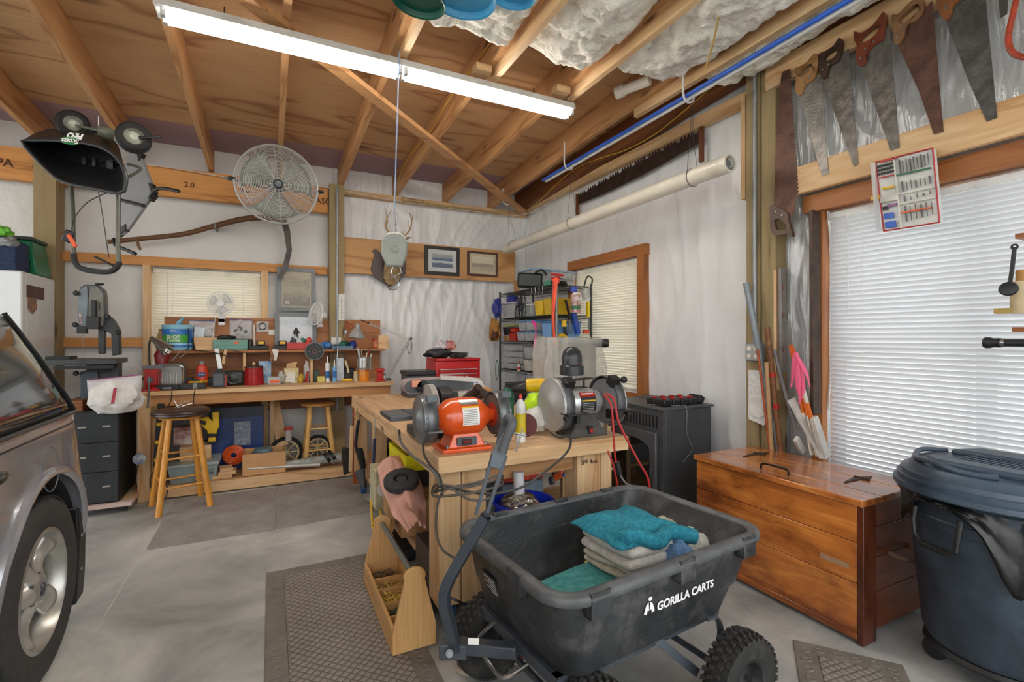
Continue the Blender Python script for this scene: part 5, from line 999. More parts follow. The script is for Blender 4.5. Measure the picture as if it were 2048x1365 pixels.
MB().lathe(c+V((0, -.045, .115)), [(0, 0), (.034, 0), (.034, .004), (0, .005)], 24, (0, -1, 0), sy=.7).build('badge', P('#2c3a78', .4), T); ctext(T, 'Gunk', .02, WT, c, .051, -90, .115)
def dev(u, Y, w_, d_, h_, mt, name, label, cat_, parts=(), z=Zb): c = bx(u, Y, z); return boxthing(name, label, cat_, c, (w_, d_, h_), mt, 0, .006, None, parts)
dev(337, 5.1, .17, .12, .045, BLK, 'battery_charger', 'flat black charger lying in front of the silver heater', 'charger', (('display', (0, -.061, .02), (.06, .004, .015), GR),))
dev(386, 5.1, .2, .08, .05, DK, 'rotary_tool', 'long slate-grey tool body lying at the front of the workbench', 'tool', (('band', (.02, 0, .025), (.03, .083, .053), GR),))
dev(393, 5.22, .11, .08, .06, YEL, 'battery_pack', 'yellow battery pack just behind the long grey tool', 'battery', (('terminal', (0, 0, .065), (.06, .05, .012), BLK), ('window', (0, -.041, .03), (.05, .004, .03), BLK)))
dev(370, 5.36, .13, .1, .09, P('#3c3230', .6), 'drill', 'dark cordless tool lying behind the flat black charger', 'drill', (('grip', (.05, -.06, .03), (.04, .08, .05), RED),))
dev(438, 5.18, .1, .08, .14, P('#3c4046', .5), 'battery_pack', 'upright dark grey battery pack with a red side on the workbench', 'battery', (('side_pad', (.055, 0, .06), (.012, .07, .11), P('#a83a34', .4)), ('terminal', (0, 0, .155), (.05, .04, .03), BLK), ('face', (0, -.042, .07), (.07, .006, .1), P('#5a6068', .5))))
dev(420, 5.35, .12, .1, .08, BLK, 'power_adapter', 'black adapter with looped cords between the orange bottle and the battery pack', 'adapter')
c = bx(467, 5.33, Zb); T = boxthing('radio', 'rounded black radio under the riser shelf', 'radio', c, (.19, .12, .14), P('#303432', .35), 0, .03); MB().torus((c.x, 5.268, Zb+.07), .05, .008, (0, 1, 0)).build('speaker_ring', P('#4c5658', .25), T); MB().lathe((c.x, 5.268, Zb+.07), [(0, 0), (.045, 0), (0, .01)], 24, (0, -1, 0)).build('speaker_cone', P('#1c2426', .3), T)
c = bx(508, 5.3, Zb); T = bot('ceramic_crock', 'red lidded crock standing right of the first shelf divider', 'crock', c, [(0, 0), (.088, 0), (.09, .01), (.078, .15), (.08, .165), (.0, .165)], P('#a01e22', .3, 0, .15, 20), [(0, .165), (.082, .165), (.08, .178), (.03, .185), (0, .187)], P('#3a3228', .4)); MB().ball((c.x, c.y, Zb+.2), .016, 12).build('knob', PINE[0], T)
def ruf(c, r, label, cl, name='jug'): return None
c = bx(530, 5.42, Zb); one(MB().box(c.x-.055, c.x+.055, 5.41, 5.44, Zb, Zb+.22), 'hang_card', 'white and blue bit package standing behind the red crock', 'package', P('#3a8cc4', .5, 0, .1, hx2='#cfe0ea', sc=20))
c = bx(549, 5.25, Zb); T = boxthing('parts_case', 'low clear case with orange clips on the workbench', 'case', c, (.11, .1, .075), clear('#c8d0d0', .55, .2)); mb = MB(); mb.ob((c.x, 5.2, Zb+.03), (.08, .015, .025)); mb.build('orange_clip', ORN, T)
c = bx(582, 5.33, Zb); T = th('seed_packet', 'yellow and white box of screws with a folded paper on top', 'box', c); MB().ob((c.x, 5.33, Zb+.075), (.13, .06, .15), (0, 0, 10)).build('box', P('#d8b828', .4, 0, .2, 30, hx2='#e6dfc8'), T); mb = MB(); mb.prism([(c.x-.06, 5.28, Zb+.02), (c.x+.03, 5.28, Zb+.0), (c.x+.04, 5.28, Zb+.1), (c.x-.03, 5.28, Zb+.12)], (0, .004, 0)); mb.build('paper', PAPER, T); mb = MB(); mb.prism([(c.x-.04, 5.37, Zb+.13), (c.x+.03, 5.37, Zb+.1), (c.x+.06, 5.37, Zb+.21), (c.x-.04, 5.37, Zb+.19)], (0, .004, 0)); mb.build('envelope', P('#cfa878', .7), T)
c = bx(563, 5.3, Zb); one(crum(V((c.x, 5.3, Zb+.055)), (.04, .04, .06), .35, 2, 18), 'parts_bag', 'grey crumpled bag left of the yellow screw box', 'plastic bag', P('#a8a49c', .5, 0, .3, 40))
c = bx(601, 5.3, Zb); one(crum(V((c.x, 5.3, Zb+.04)), (.03, .05, .045), .3, 5, 18), 'work_glove', 'yellow glove lying right of the yellow screw box', 'glove', P('#c8a838', .8, 0, .3, 40))
c = bx(613, 5.38, Zb); T = th('parts_bag', 'tall clear bag with a red tube leaning on the second divider', 'plastic bag', c); crum(V((c.x, 5.38, Zb+.1)), (.03, .03, .11), .4, 3, 18).build('bag', clear('#d0ccc8', .55), T); MB().cyl((c.x-.01, 5.345, Zb+.0), (c.x+.012, 5.345, Zb+.11), .011).build('red_tube', RED, T)
dev(633, 5.36, .055, .05, .12, P('#31453a', .5), 'small_box', 'dark green narrow box right of the second divider', 'box'); dev(642, 5.28, .07, .05, .06, P('#d0c46a', .8), 'sponge', 'pale yellow sponge block on the workbench', 'sponge')
for u, ml, lb, cl in ((655, .19, 'tall white caulk tube on the workbench', '#e6e8ea'), (669, .15, 'light blue caulk tube beside the white one', '#6fa8d8')):
    c = bx(u, 5.3, Zb); bot('caulk_tube', lb, 'caulk tube', c, [(0, 0), (.022, 0), (.022, ml), (.018, ml+.005), (0, ml+.005)], P(cl, .35), [(0, ml), (.009, ml+.004), (.003, ml+.075), (0, ml+.075)], WH, [(.0222, .04), (.0226, .04), (.0226, .11), (.0222, .11)], P('#3a6aa8', .4), group='caulk tubes on the workbench')
c = bx(690, 5.42, Zb); T = boxthing('tool_case', 'black plastic case under the riser shelf behind the caulk tubes', 'case', c, (.19, .14, .13), BLK, 0, .01)
c = bx(694, 5.28, Zb); one(MB().ob((c.x, 5.28, Zb+.014), (.11, .06, .026)), 'sponge', 'bright yellow scraper lying before the black case', 'scraper', YEL, bev=.008)
p0, p1 = onY(691, 722, 5.3), onY(697, 746, 5.27); T = th('utility_knife', 'cream-handled knife hanging from the shelf edge', 'knife', p1); MB().tube([p0, (p0+p1)/2+V((.004, 0, 0)), p1], .014, 10, k=4, flat=.6).build('handle', P('#d6cfa0', .4), T); MB().tube([onY(683, 700, 5.34), p0], .003).build('cord', BLK, T)
p0 = onY(680, 735, 5.35); one(MB().box(p0.x-.035, p0.x+.035, 5.34, 5.36, Zb+.131-.13, Zb+.24), 'parts_card', 'blue and white blister card standing at the shelf front', 'package', P('#a8b8cc', .4, 0, .1, 20, hx2='#d8dce4'))
c = bx(728, 5.2, Zb); T = bot('candle_jar', 'orange jar candle under the ribbed steel can', 'jar', c, [(0, 0), (.052, 0), (.054, .01), (.054, .1), (.05, .125), (0, .125)], P('#d8862c', .25, 0, .1, 12))
T = bot('tin_can', 'ribbed steel can of pens stacked on the orange jar', 'can', c+V((0, 0, .126)), [(.0, 0), (.076, 0), (.076, .006)]+[(.07+.0025*(i % 2), .012+i*.0085) for i in range(13)]+[(.076, .124), (.072, .124), (.068, .01), (0, .01)], P('#b8b8b4', .25, .8, .05))
cc = c+V((0, 0, .126))
for i, (dx, dy, h_, cl, lb) in enumerate(((-.04, 0, .22, '#b8bab8', 'curved silver handle'), (-.015, .02, .2, '#a8aaa8', 'grey marker'), (.02, 0, .17, '#c8c0a8', 'tan brush'), (.035, .02, .21, '#b03030', 'red pencil'), (.05, -.01, .16, '#d8d8d8', 'white pen'))):
    one(MB().tube([cc+V((dx*.6, dy*.6, .012)), cc+V((dx*1.5, dy, h_))], .006+.005*(i == 0), 7), 'pen', lb+' standing in the ribbed steel can', 'pen', P(cl, .4), 'pens and tools in the ribbed steel can')
c = bx(712, 5.24, Zb); bot('small_jar', 'small clear jar with a printed label left of the orange candle jar', 'jar', c, [(0, 0), (.024, 0), (.026, .06), (.024, .09), (0, .09)], P('#b8a888', .3), [(0, .09), (.025, .09), (.025, .105), (0, .105)], P('#c8a060', .4))
c = bx(760, 5.12, Zb); T = th('small_vise', 'small red clamp-on vise at the right end of the wall workbench', 'vise', c); mb = MB(); mb.box(c.x-.03, c.x+.03, 5.09, 5.15, Zb+.015, Zb+.10); mb.box(c.x-.05, c.x+.05, 5.08, 5.16, Zb, Zb+.014); mb.box(c.x-.045, c.x+.04, 5.08, 5.15, Zb+.10, Zb+.135); mb.build('body', RED, T, bev=.006)
mb = MB(); mb.cyl((c.x+.045, 5.06, Zb+.07), (c.x+.045, 5.12, Zb+.07), .012); mb.tube([(c.x+.045, 5.06, Zb+.09), (c.x+.045, 5.06, Zb-.01)], .004); mb.build('screw_handle', STEEL, T)
# desk lamp with a long spring arm
LGm = P('#a2a4a2', .35, .2); T = th('desk_lamp', 'grey swing-arm desk lamp leaning over the right end of the riser', 'lamp', (1.09, 5.25, Zb))
hp = onY(716, 655, 5.35); top = onY(720, 640, 5.35)
MB().lathe(onY(713, 677, 5.33), [(.086, 0), (.07, .045), (.045, .085), (.025, .11), (.024, .15), (.018, .155), (0, .155), (0, .15), (.02, .148), (.02, .11), (.04, .083), (.066, .043), (.083, 0)], 36, (.12, .05, 1)).build('shade', LGm, T)
e1, e2, e3 = onY(737, 646, 5.38), onY(822, 678, 5.3), onY(776, 760, 5.2)
for o_ in (0, .018):
    MB().tube([e1+V((0, 0, -o_)), e2+V((0, 0, -o_))], .0045).build('upper_arm', STEEL, T); MB().tube([e2+V((-o_, 0, 0)), e3+V((-o_, 0, 0))], .0045).build('lower_arm', STEEL, T)
MB().tube([top, e1], .006).ball(e1, .014, 10).build('joint', DSTEEL, T); MB().ball(e2, .016, 10).build('joint', DSTEEL, T); mb = MB(); mb.cyl(e3+V((0, 0, -.02)), e3+V((0, 0, .02)), .014); mb.box(e3.x-.02, e3.x+.03, 5.17, 5.23, Zb, Zb+.02); mb.tube([e3, V((e3.x, 5.2, Zb+.02))], .01); mb.build('clamp', DSTEEL, T)
MB().tube([e2, e2+V((.01, 0, -.1)), e2+V((-.02, 0, -.17)), e2+V((-.04, 0, -.1)), e2+V((-.02, 0, -.04))], .003, 6, k=5).build('cord', BLK, T)
# hand tools hanging along the shelf edge
p0, p1 = onY(372, 700, 5.3), onY(466, 716, 5.3)
T = th('hacksaw', 'grey hacksaw hanging along the front edge of the riser shelf', 'saw', p0); mb = MB(); mb.tube([p0, onY(400, 702, 5.31), onY(430, 706, 5.31), p1], .008, 8, k=3, flat=.6); mb.build('frame', DSTEEL, T); MB().tube([onY(452, 700, 5.33), onY(448, 716, 5.32), onY(447, 728, 5.32)], .014, 8, k=3).build('handle', PINE[2], T)
p0, p1 = onY(356, 704, 5.28), onY(384, 716, 5.28); T = th('tongs', 'thin silver tongs sticking out below the riser shelf', 'tongs', p0); 
for a, b_ in (((363, 700), (345, 722)), ((384, 698), (358, 717))): MB().tube([onY(*a, 5.28), onY(*b_, 5.26)], .004).build('arm', STEEL, T)
T = th('square_rule', 'white steel rule hanging straight down from the riser shelf', 'rule', onY(436, 739, 5.3)); MB().beam(onY(433, 698, 5.33), onY(441, 739, 5.3), .035, .003, up=(0, 1, 0)).build('blade', P('#c8c8c4', .35, .5), T)
T = th('curved_saw', 'curved pruning saw hanging along the middle of the shelf edge', 'saw', onY(540, 722, 5.3)); MB().tube([onY(462, 700, 5.33), onY(490, 706, 5.33), onY(520, 706, 5.33), onY(540, 702, 5.33)], .009, 6, k=4, flat=.4).build('blade', P('#8c867c', .4, .7), T); MB().tube([onY(541, 702, 5.33), onY(545, 714, 5.33), onY(543, 724, 5.33)], .013, 8, k=3).build('handle', P('#8c5c38', .5), T)
p0 = onY(549, 710, 5.34); one(MB().ob((p0.x, 5.335, p0.z), (.055, .005, .11), (0, 12, 0)), 'price_tag', 'white printed tag hanging from the shelf edge', 'tag', P('#e0dcd8', .6))
mb = MB(); mb.tube([onY(668, 700, 5.33), onY(676, 695, 5.33), onY(674, 725, 5.33)], .005, 6); one(mb, 'clamp_bar', 'thin silver bar clamp hanging at the shelf edge right of the saw blade', 'clamp', STEEL)
mb = MB(); mb.tube([onY(666, 700, 5.34), onY(755, 702, 5.34)], .006); one(mb, 'tool_rail', 'dark steel bar lying along the right end of the shelf edge', 'bar', DSTEEL)
# ---------- fridge and what stands on it
FR = P('#dfe3e6', .25, 0, .02, coat=.3); fr_ = th('refrigerator', 'tall white refrigerator in the back left corner', 'refrigerator', (-2.0, 5.2, 0))
MB().box(-2.4, -1.655, 4.93, 5.48, .02, 1.875).build('body', FR, fr_, bev=.012); dr_ = MB().box(-2.4, -1.65, 4.85, 4.92, .62, 1.875).build('door', FR, fr_, bev=.012); MB().box(-2.4, -1.65, 4.85, 4.92, .04, .61).build('door', FR, fr_, bev=.012); MB().box(-2.38, -2.3, 4.83, 4.85, .9, 1.5).build('handle', FR, dr_, bev=.006)
a = onX(54, 554, -1.652); b = onX(88, 582, -1.652); MB().box(-1.654, -1.65, a.y, b.y, 1.685, 1.78).build('sign', P('#5c3a34', .6), fr_); MB().prism([(-1.654, a.y+.02, 1.685), (-1.654, a.y+.17, 1.685), (-1.654, a.y+.17, 1.6), (-1.654, a.y+.095, 1.56), (-1.654, a.y+.02, 1.6)], (.004, 0, 0)).build('badge', P('#3d4c66', .5, 0, .4, 30, hx2='#c08050'), fr_)
c = V((-1.75, 5.3, 1.876)); T = th('cooler', 'green plastic cooler with a dark lid on the refrigerator', 'cooler', c); mb = MB(); mb.prism([(-1.88, 5.16, 1.877), (-1.665, 5.16, 1.877), (-1.70, 5.16, 2.15), (-1.88, 5.16, 2.15)], (0, .28, 0)); mb.build('body', P('#16704a', .35), T, bev=.01); MB().box(-1.89, -1.69, 5.15, 5.45, 2.151, 2.18).build('lid', P('#2c3c38', .5), T, bev=.008); MB().box(-1.76, -1.70, 5.153, 5.16, 1.9, 1.99).build('latch', P('#0c4a30', .4), T)
T = th('basket', 'dark blue woven basket at the far left on the refrigerator', 'basket', (-1.9, 5.0, 1.876)); MB().box(-2.1, -1.70, 4.9, 5.12, 1.877, 2.11).build('weave', P('#2c3a5c', .85, 0, .3, 70, .9, 120), T, bev=.01)
for i, (x, cl, lb) in enumerate(((-1.88, '#e0702c', 'orange soft toy piece in the blue basket'), (-1.79, '#6cb83c', 'lime green cloth peeking from the blue basket'), (-1.82, '#3c5ac8', 'blue cloth in the blue basket'), (-1.74, '#8a8c90', 'grey crumpled cloth hanging over the blue basket'))):
    one(crum(V((x, 4.95-.05*(i == 3), 2.14+.03*(i == 1)-.05*(i >= 2))), (.055, .05, .04), .5, i*3, 18), 'cloth', lb, 'cloth', P(cl, .8, 0, .2, 40))
# ---------- broadcast spreader hanging upside down under a rafter
d0 = 3.1; ox = lambda u, v, d=d0: D(u, v, d)
sp_ = th('spreader', 'black broadcast spreader hanging upside down from a rafter', 'spreader', D(150, 310, 3.1)); HP = P('#232427', .4, 0, .15, 12, .2, 40)
outer = [(44, 281), (68, 268), (120, 263), (195, 278), (240, 296), (256, 330), (253, 372), (244, 386), (196, 379), (136, 366), (108, 352)]
inner = [(51, 285), (110, 285), (185, 294), (228, 318), (246, 352), (243, 379), (198, 372), (140, 361), (112, 346)]
top_ = [(85, 268), (130, 262), (195, 270), (222, 290), (226, 318), (215, 330), (190, 340), (140, 335), (110, 320)]
rim = [(44, 282), (52, 281), (110, 281), (188, 290), (233, 314), (252, 352), (249, 379), (241, 387), (196, 379), (136, 367), (106, 351), (60, 305)]
def circ(pts, n=36):
    P_ = cat([(u, v, 0) for u, v in pts], 6, True); L_ = [0]
    for i in range(len(P_)): L_.append(L_[-1]+(P_[(i+1) % len(P_)]-P_[i]).length)
    out = []; 
    for k in range(n):
        t = L_[-1]*k/n; i = max(j for j in range(len(P_)) if L_[j] <= t); f_ = (t-L_[i])/max(L_[i+1]-L_[i], 1e-6); out.append(P_[i].lerp(P_[(i+1) % len(P_)], f_))
    return out
rim3 = circ(rim); back = circ([(88, 262), (94, 258), (130, 256), (190, 262), (222, 276), (238, 295), (240, 315), (234, 322), (200, 318), (150, 310), (120, 300), (95, 280)])
R0 = [D(p.x, p.y, 2.98) for p in rim3]; R1 = [D(p.x*.985+2, p.y*.985+5, 2.98) for p in rim3]; B0 = [D(p.x, p.y, 3.3) for p in back]; B1 = [D(p.x, p.y+3, 3.26) for p in back]
mid = [a.lerp(b, .55)+V((0, 0, .015)) for a, b in zip(R0, B0)]; mid1 = [a.lerp(b, .55)+V((0, 0, .0)) for a, b in zip(R1, B1)]
mb = MB(); loft(mb, [R0, mid, B0, B1, mid1, R1]); mb.f.append(list(range(36*2, 36*3))); mb.mi.append(0); mb.f.append(list(range(36*3, 36*4))); mb.mi.append(0); hop = mb.build('hopper', HP, sp_, ang=50)
MB().tube(R0, .011, 8, closed=True).build('hopper_rim', HP, hop)
mb = MB(); 
for u in (118, 170, 190, 222): mb.ob(D(u, 330+(u-118)*.12, 3.2), (.022 if u in (170, 190) else .04, .02, .14), (0, 0, -26))
mb.build('inner_ribs', HP, hop)
def deco(par, s, size, mat_, u, v, d, fw=0): text(par, s, size, mat_, D(u, v, d), RT*-1+V((0, 0, .12)), V((0, 0, -1))+FW*-.25, font_w=fw)
q = D(140, 281, 2.985); ov = MB(); n_ = -FW
for i in range(1): ov.prism([D(140+21*math.cos(a), 282+7.5*math.sin(a)+.1*21*math.cos(a), 2.985-.012) for a in [k*PI/12 for k in range(24)]], FW*.004)
ob_ = ov.build('logo_oval', P('#1f7a3c', .4), hop); deco(ob_, 'Scotts', .042, WT, 140, 282, 2.965, .001); deco(hop, 'PRO', .05, WT, 150, 272, 2.99, .003)
def smallwheel(u, v, d, r, name='wheel'):
    c = D(u, v, d); ax_ = (RT*.62-FW*.78).normalized(); w_ = MB().lathe(c, [(r*.55, -.04), (r*.8, -.045), (r*.95, -.035), (r, -.015), (r, .015), (r*.95, .035), (r*.8, .045), (r*.55, .04)], 40, ax_).build(name, RUB, sp_)
    mb = MB(); mb.lathe(c, [(0, .02), (.02, .03), (.03, .02), (r*.5, .0), (r*.57, .042), (r*.6, .03), (r*.57, -.03), (0, -.02)], 30, ax_); mb.lathe(c, [(0, -.03), (.02, -.035), (r*.5, -.005), (r*.57, -.042), (r*.55, .0), (0, .0)], 30, ax_); mb.build('hub', P('#aeb0a4', .5), w_)
    mb = MB(); 
    for s in (-.02, 0, .02): mb.torus(c+ax_*s, r*1.0, .0025, ax_, 40, 5)
    mb.build('tread', BLK, w_); return c
w1 = smallwheel(147, 250, 3.2, .088); w2 = smallwheel(268, 276, 3.05, .092); mb = MB(); mb.tube([w1, w2], .009); mb.lathe(D(212, 266, 3.12), [(0, -.04), (.035, -.04), (.04, 0), (.035, .04), (0, .04)], 24, (.93, .3, -.1)); mb.build('axle_gearbox', P('#5f6156', .5), sp_)
MB().tube([w2, D(322, 274, 3.05)], .009).build('axle_end', BLK, sp_)
SPF = P('#5c5e54', .45, .3)
mb = MB(); mb.tube([D(u, v, d) for u, v, d in ((142, 368, 3.12), (145, 420, 3.1), (148, 520, 3.08), (160, 536, 3.08), (190, 543, 3.08), (222, 543, 3.08), (237, 528, 3.08), (236, 500, 3.08), (237, 385, 3.12))], .013, 10, k=4); mb.build('handle_frame', SPF, sp_)
MB().tube([D(u, v, d) for u, v, d in ((147, 508, 3.08), (149, 522, 3.08), (160, 536, 3.08), (190, 543, 3.08), (222, 543, 3.08), (237, 530, 3.08), (237, 525, 3.08))], .017, 10, k=4).build('foam_grip', P('#2c2c2c', .8), sp_)
mb = MB(); mb.tube([D(217, 384, 3.1), D(175, 405, 3.1), D(150, 435, 3.08), D(143, 460, 3.06)], .0028, 6, k=5); mb.build('cable', BLK, sp_); MB().tube([D(197, 384, 3.1), D(205, 430, 3.1), D(214, 490, 3.1), D(218, 515, 3.1)], .0028, 6, k=5).build('cable', BLK, sp_)
mb = MB(); mb.ob(D(137, 473, 3.05), (.05, .03, .075), (0, 20, 0)); mb.build('rate_dial', BLK, sp_, bev=.008); MB().ob(D(144, 482, 3.04), (.022, .02, .085), (0, -25, 0)).build('orange_lever', ORN, sp_, bev=.005)
MB().tube([D(190, 514, 3.08), D(230, 534, 3.07)], .008).build('release_lever', BLK, sp_); MB().tube([D(254, 328, 3.2), D(279, 335, 3.25), D(278, 342, 3.25), D(256, 355, 3.2)], .009, 8, k=4).build('stand_bracket', SPF, sp_); MB().tube([D(197, 262, 3.15), D(197, 232, 3.15)], .004).build('hanging_hook', STEEL, sp_)
# grey folded cart behind it
T = th('folding_cart', 'grey folded yard cart panel with black tube handles behind the spreader', 'cart', D(265, 400, 3.75)); GYM = P('#8f9093', .55, 0, .06)
pl_ = [(255, 300), (278, 306), (305, 375), (300, 396), (258, 455), (243, 470), (233, 465), (240, 360)]
MB().prism([D(u, v, 3.75) for u, v in pl_], FW*.03).build('panel', GYM, T)
for a in ([(272, 302), (284, 306), (277, 322)], [(296, 365), (303, 367), (309, 385), (303, 388)], [(295, 396), (304, 386), (309, 390), (300, 402)], [(240, 455), (250, 448), (251, 460), (234, 473), (232, 466)]): MB().prism([D(u, v, 3.74) for u, v in a], FW*.045).build('corner_cap', BLK, T)
MB().tube([D(u, v, d) for u, v, d in ((300, 396, 3.7), (308, 382, 3.68), (325, 377, 3.65), (358, 383, 3.6))], .013, 8, k=4).build('handle', BLK, T); MB().tube([D(u, v, d) for u, v, d in ((228, 478, 3.7), (230, 490, 3.66), (245, 497, 3.63), (271, 508, 3.6))], .013, 8, k=4).build('handle', BLK, T); MB().tube([D(240, 400, 3.7), D(288, 412, 3.6)], .013).build('handle', BLK, T)
# ---------- wall fan
c = D(555, 370, 4.15); axf = (V((0, 0, HC+.35))-c); axf = V((.10, -1, -.12)).normalized(); T = th('drum_fan', 'large round wire-guarded shop fan mounted under a rafter', 'fan', (c.x, c.y, c.z)); rF = .325
FM = P('#c2c3c0', .3, .4, .05); a_, b_, d_ = frame(axf); mb = MB()
for i in range(24): r = .045+.0118*i; mb.torus(c+axf*(.05*(1-(i/23)**2.5)), r, .0023, axf, 56, 4)
g_ = mb.build('front_grille', FM, T); mb = MB()
for k in range(12): q = a_*math.cos(k*PI/6+.1)+b_*math.sin(k*PI/6+.1); mb.tube([c+axf*.052+q*.04, c+axf*.042+q*.18, c+axf*.0+q*.32], .0022, 4, k=3)
mb.build('grille_spokes', FM, g_); MB().tube([c+(a_*math.cos(t*2*PI/64)+b_*math.sin(t*2*PI/64))*rF for t in range(64)], .0085, 8, closed=True).build('rim', P('#a4a5a2', .35, .4, .05), T); mb = MB()
for i in range(9): mb.torus(c-axf*(.12-.09*(i/8)**3), .06+.032*i, .0018, axf, 48, 4)
for k in range(10): q = a_*math.cos(k*PI/5)+b_*math.sin(k*PI/5); mb.tube([c-axf*.12+q*.05, c-axf*.11+q*.18, c-axf*.03+q*.32], .0022, 4, k=3)
mb.build('rear_grille', FM, T); MB().lathe(c+axf*.05, [(0, .006), (.026, .004), (.032, -.002), (0, -.01)], 24, axf).build('hub_badge', P('#2c3440', .3), T); MB().lathe(c-axf*.09, [(0, -.06), (.06, -.06), (.065, .06), (.0, .07)], 24, axf).build('motor', DK, T)
for k in range(3):
    a0 = k*2*PI/3+.5
    def bl(u, v): r = .05+.23*u; a = a0+(v-.5)*(1.15+.3*u); return c-axf*(.01+.05*v)+(a_*math.cos(a)+b_*math.sin(a))*r
    MB().grid(bl, 8, 8).build('blade', P('#7c807c', .4, .3), T, solid=.003)
for s in (-1, 1): q = c+a_*s*(rF+.02); MB().cyl(q-a_*.02, q+a_*.03, .012).build('mount_knob', BLK, T); 
mb = MB(); s_ = c-axf*.16; mb.tube([c+a_*(rF+.03), c+a_*(rF+.03)-axf*.1, s_+V((.0, .06, .0)), c-a_*(rF+.03)-axf*.1, c-a_*(rF+.03)], .01, 8, k=5); mb.tube([s_, V((.085, s_.y+.1, zb(s_.y+.1)))], .014); mb.build('yoke', P('#8a8b88', .4, .4), T)
# ---------- scythe
T = th('scythe', 'old scythe with a curved wooden snath hanging on the back wall', 'scythe', onY(400, 470, 5.6)); MB().tube([onY(u, v, 5.57) for u, v in ((216, 484), (300, 476), (370, 468), (430, 452), (490, 438), (540, 436), (566, 440))], lambda t: .02+.012*t, 10, k=6).build('snath', P('#6b4a30', .6, 0, .2, 20), T)
MB().tube([onY(u, v, 5.53) for u, v in ((273, 477), (277, 492), (281, 500))], .012).build('grip', P('#7a5838', .6), T); MB().prism([onY(u, v, 5.54) for u, v in ((560, 438), (572, 437), (580, 460), (584, 500), (577, 535), (563, 560), (555, 554), (566, 530), (573, 500), (568, 465))], (0, .008, 0)).build('blade', P('#585250', .5, .6, .3), T); MB().ob(onY(432, 455, 5.64), (.02, .2, .05)).build('hanging_nail', DSTEEL, T)
# ---------- band saw on its cabinet
cab = th('steel_cabinet', 'black two-section cabinet with slotted pulls under the band saw', 'cabinet', (-1.32, 5.0, .1)); CBM = P('#2f3336', .45, 0, .15, 8, .15, 50)
yF = 4.8; xA, xB = onY(146, 850, yF).x, onY(238, 850, yF).x; zc = .81; zl = .085
MB().box(xA, xB, yF+.005, 5.35, zl, zc).build('body', P('#1c1d1f', .5, 0, .25), cab, bev=.006); 
for z0, z1 in ((zl+.01, .33), (.335, .56), (.565, zc-.012)): dd = MB().box(xA+.008, xB-.006, yF-.01, yF+.004, z0, z1).build('drawer', CBM, cab, bev=.003); MB().box(xB-.1, xB-.05, yF-.013, yF-.0095, (z0+z1)/2, (z0+z1)/2+.012).build('pull_slot', P('#a8a49c', .4), dd); MB().box(xA+.03, xA+.08, yF-.013, yF-.0095, (z0+z1)/2, (z0+z1)/2+.012).build('pull_slot', P('#a8a49c', .4), dd)
T = th('furniture_dolly', 'pinkish wooden dolly on casters under the black cabinet', 'dolly', (xA+.2, 5.0, 0)); MB().box(xA-.03, xB+.09, yF-.05, yF+.06, .055, .084).build('front_board', P('#c0a49c', .8, 0, .1, hx2='#d8c4bc'), T, bev=.003); MB().box(xB+.0, xB+.09, yF+.06, 5.35, .055, .084).build('side_board', PINE[1], T, bev=.003)
for x, y in ((xB+.03, yF+.02), (xA+.02, yF+.02), (xB+.03, 5.3)): k_ = MB().ob((x, y, .05), (.04, .05, .012)).build('caster', STEEL, T); MB().cyl((x-.015, y+.01, .026), (x+.015, y+.01, .026), .025).build('caster_wheel', DK, k_)
BG = P('#565b5f', .35, .3, .12, 10); BD = P('#3c3e40', .45, .2, .2); bs = th('band_saw', 'grey upright band saw with a cast table standing on the black cabinet', 'band saw', (-1.2, 5.0, zc)); Yb = 4.98
def bp(u, v, Y=Yb): return onY(u, v, Y)
def uv(l, Y): return [bp(u, v, Y) for u, v in l]
MB().prism(uv([(156, 655), (155, 590), (160, 575), (170, 569), (195, 571), (207, 580), (211, 600), (211, 645), (205, 655)], Yb), (0, .09, 0)).build('upper_wheel_housing', BG, bs, bev=.008)
MB().prism(uv([(176, 652), (176, 600), (180, 578), (196, 575), (206, 588), (208, 640), (204, 652)], Yb-.012), (0, .012, 0)).build('blade_guard_panel', P('#75746c', .5, 0, .1), bs, bev=.002); MB().prism(uv([(156, 655), (155, 592), (161, 577), (174, 571), (176, 600), (174, 655)], Yb-.02), (0, .02, 0)).build('left_cover', P('#6a7278', .35, .3), bs, bev=.004)
MB().prism(uv([(158, 648), (158, 628), (164, 628), (164, 648)], Yb-.023), (0, .002, 0)).build('warning_sticker', P('#b04a4a', .5, hx2='#c8c8c8', var=.4, sc=60), bs)
mb = MB(); mb.lathe(bp(199, 571, Yb+.02), [(0, 0), (.02, 0), (.03, .008), (.03, .016), (0, .02)], 10); mb.tube([bp(199, 575, Yb+.02), bp(199, 620, Yb-.02)], .004); mb.build('tension_knob', BLK, bs)
for u, v in ((153, 587), (151, 650), (215, 634), (237, 665), (153, 747)): MB().lathe(bp(u, v, Yb-.03), [(0, 0), (.018, .0), (.02, .012), (.012, .022), (0, .022)], 10, (0, -1, 0)).build('knob', BLK, bs)
mb = MB(); mb.prism(uv([(190, 625), (205, 622), (226, 640), (238, 662), (239, 710), (224, 712), (222, 668), (205, 660), (200, 655), (192, 655)], Yb+.02), (0, .08, 0)); mb.prism(uv([(196, 655), (209, 655), (209, 708), (196, 708)], Yb+.03), (0, .06, 0)); mb.build('frame_arm', BD, bs, bev=.006)
mb = MB(); mb.ob(bp(187, 646, Yb-.03), (.08, .06, .1)); mb.ob(bp(188, 620, Yb-.03), (.03, .04, .15)); mb.ob(bp(165, 660, Yb-.02), (.06, .05, .06)); mb.build('blade_guide', BLK, bs, bev=.004)
MB().beam(bp(166, 662, Yb-.03), bp(166, 712, Yb-.03), .008, .001).build('blade', STEEL, bs)
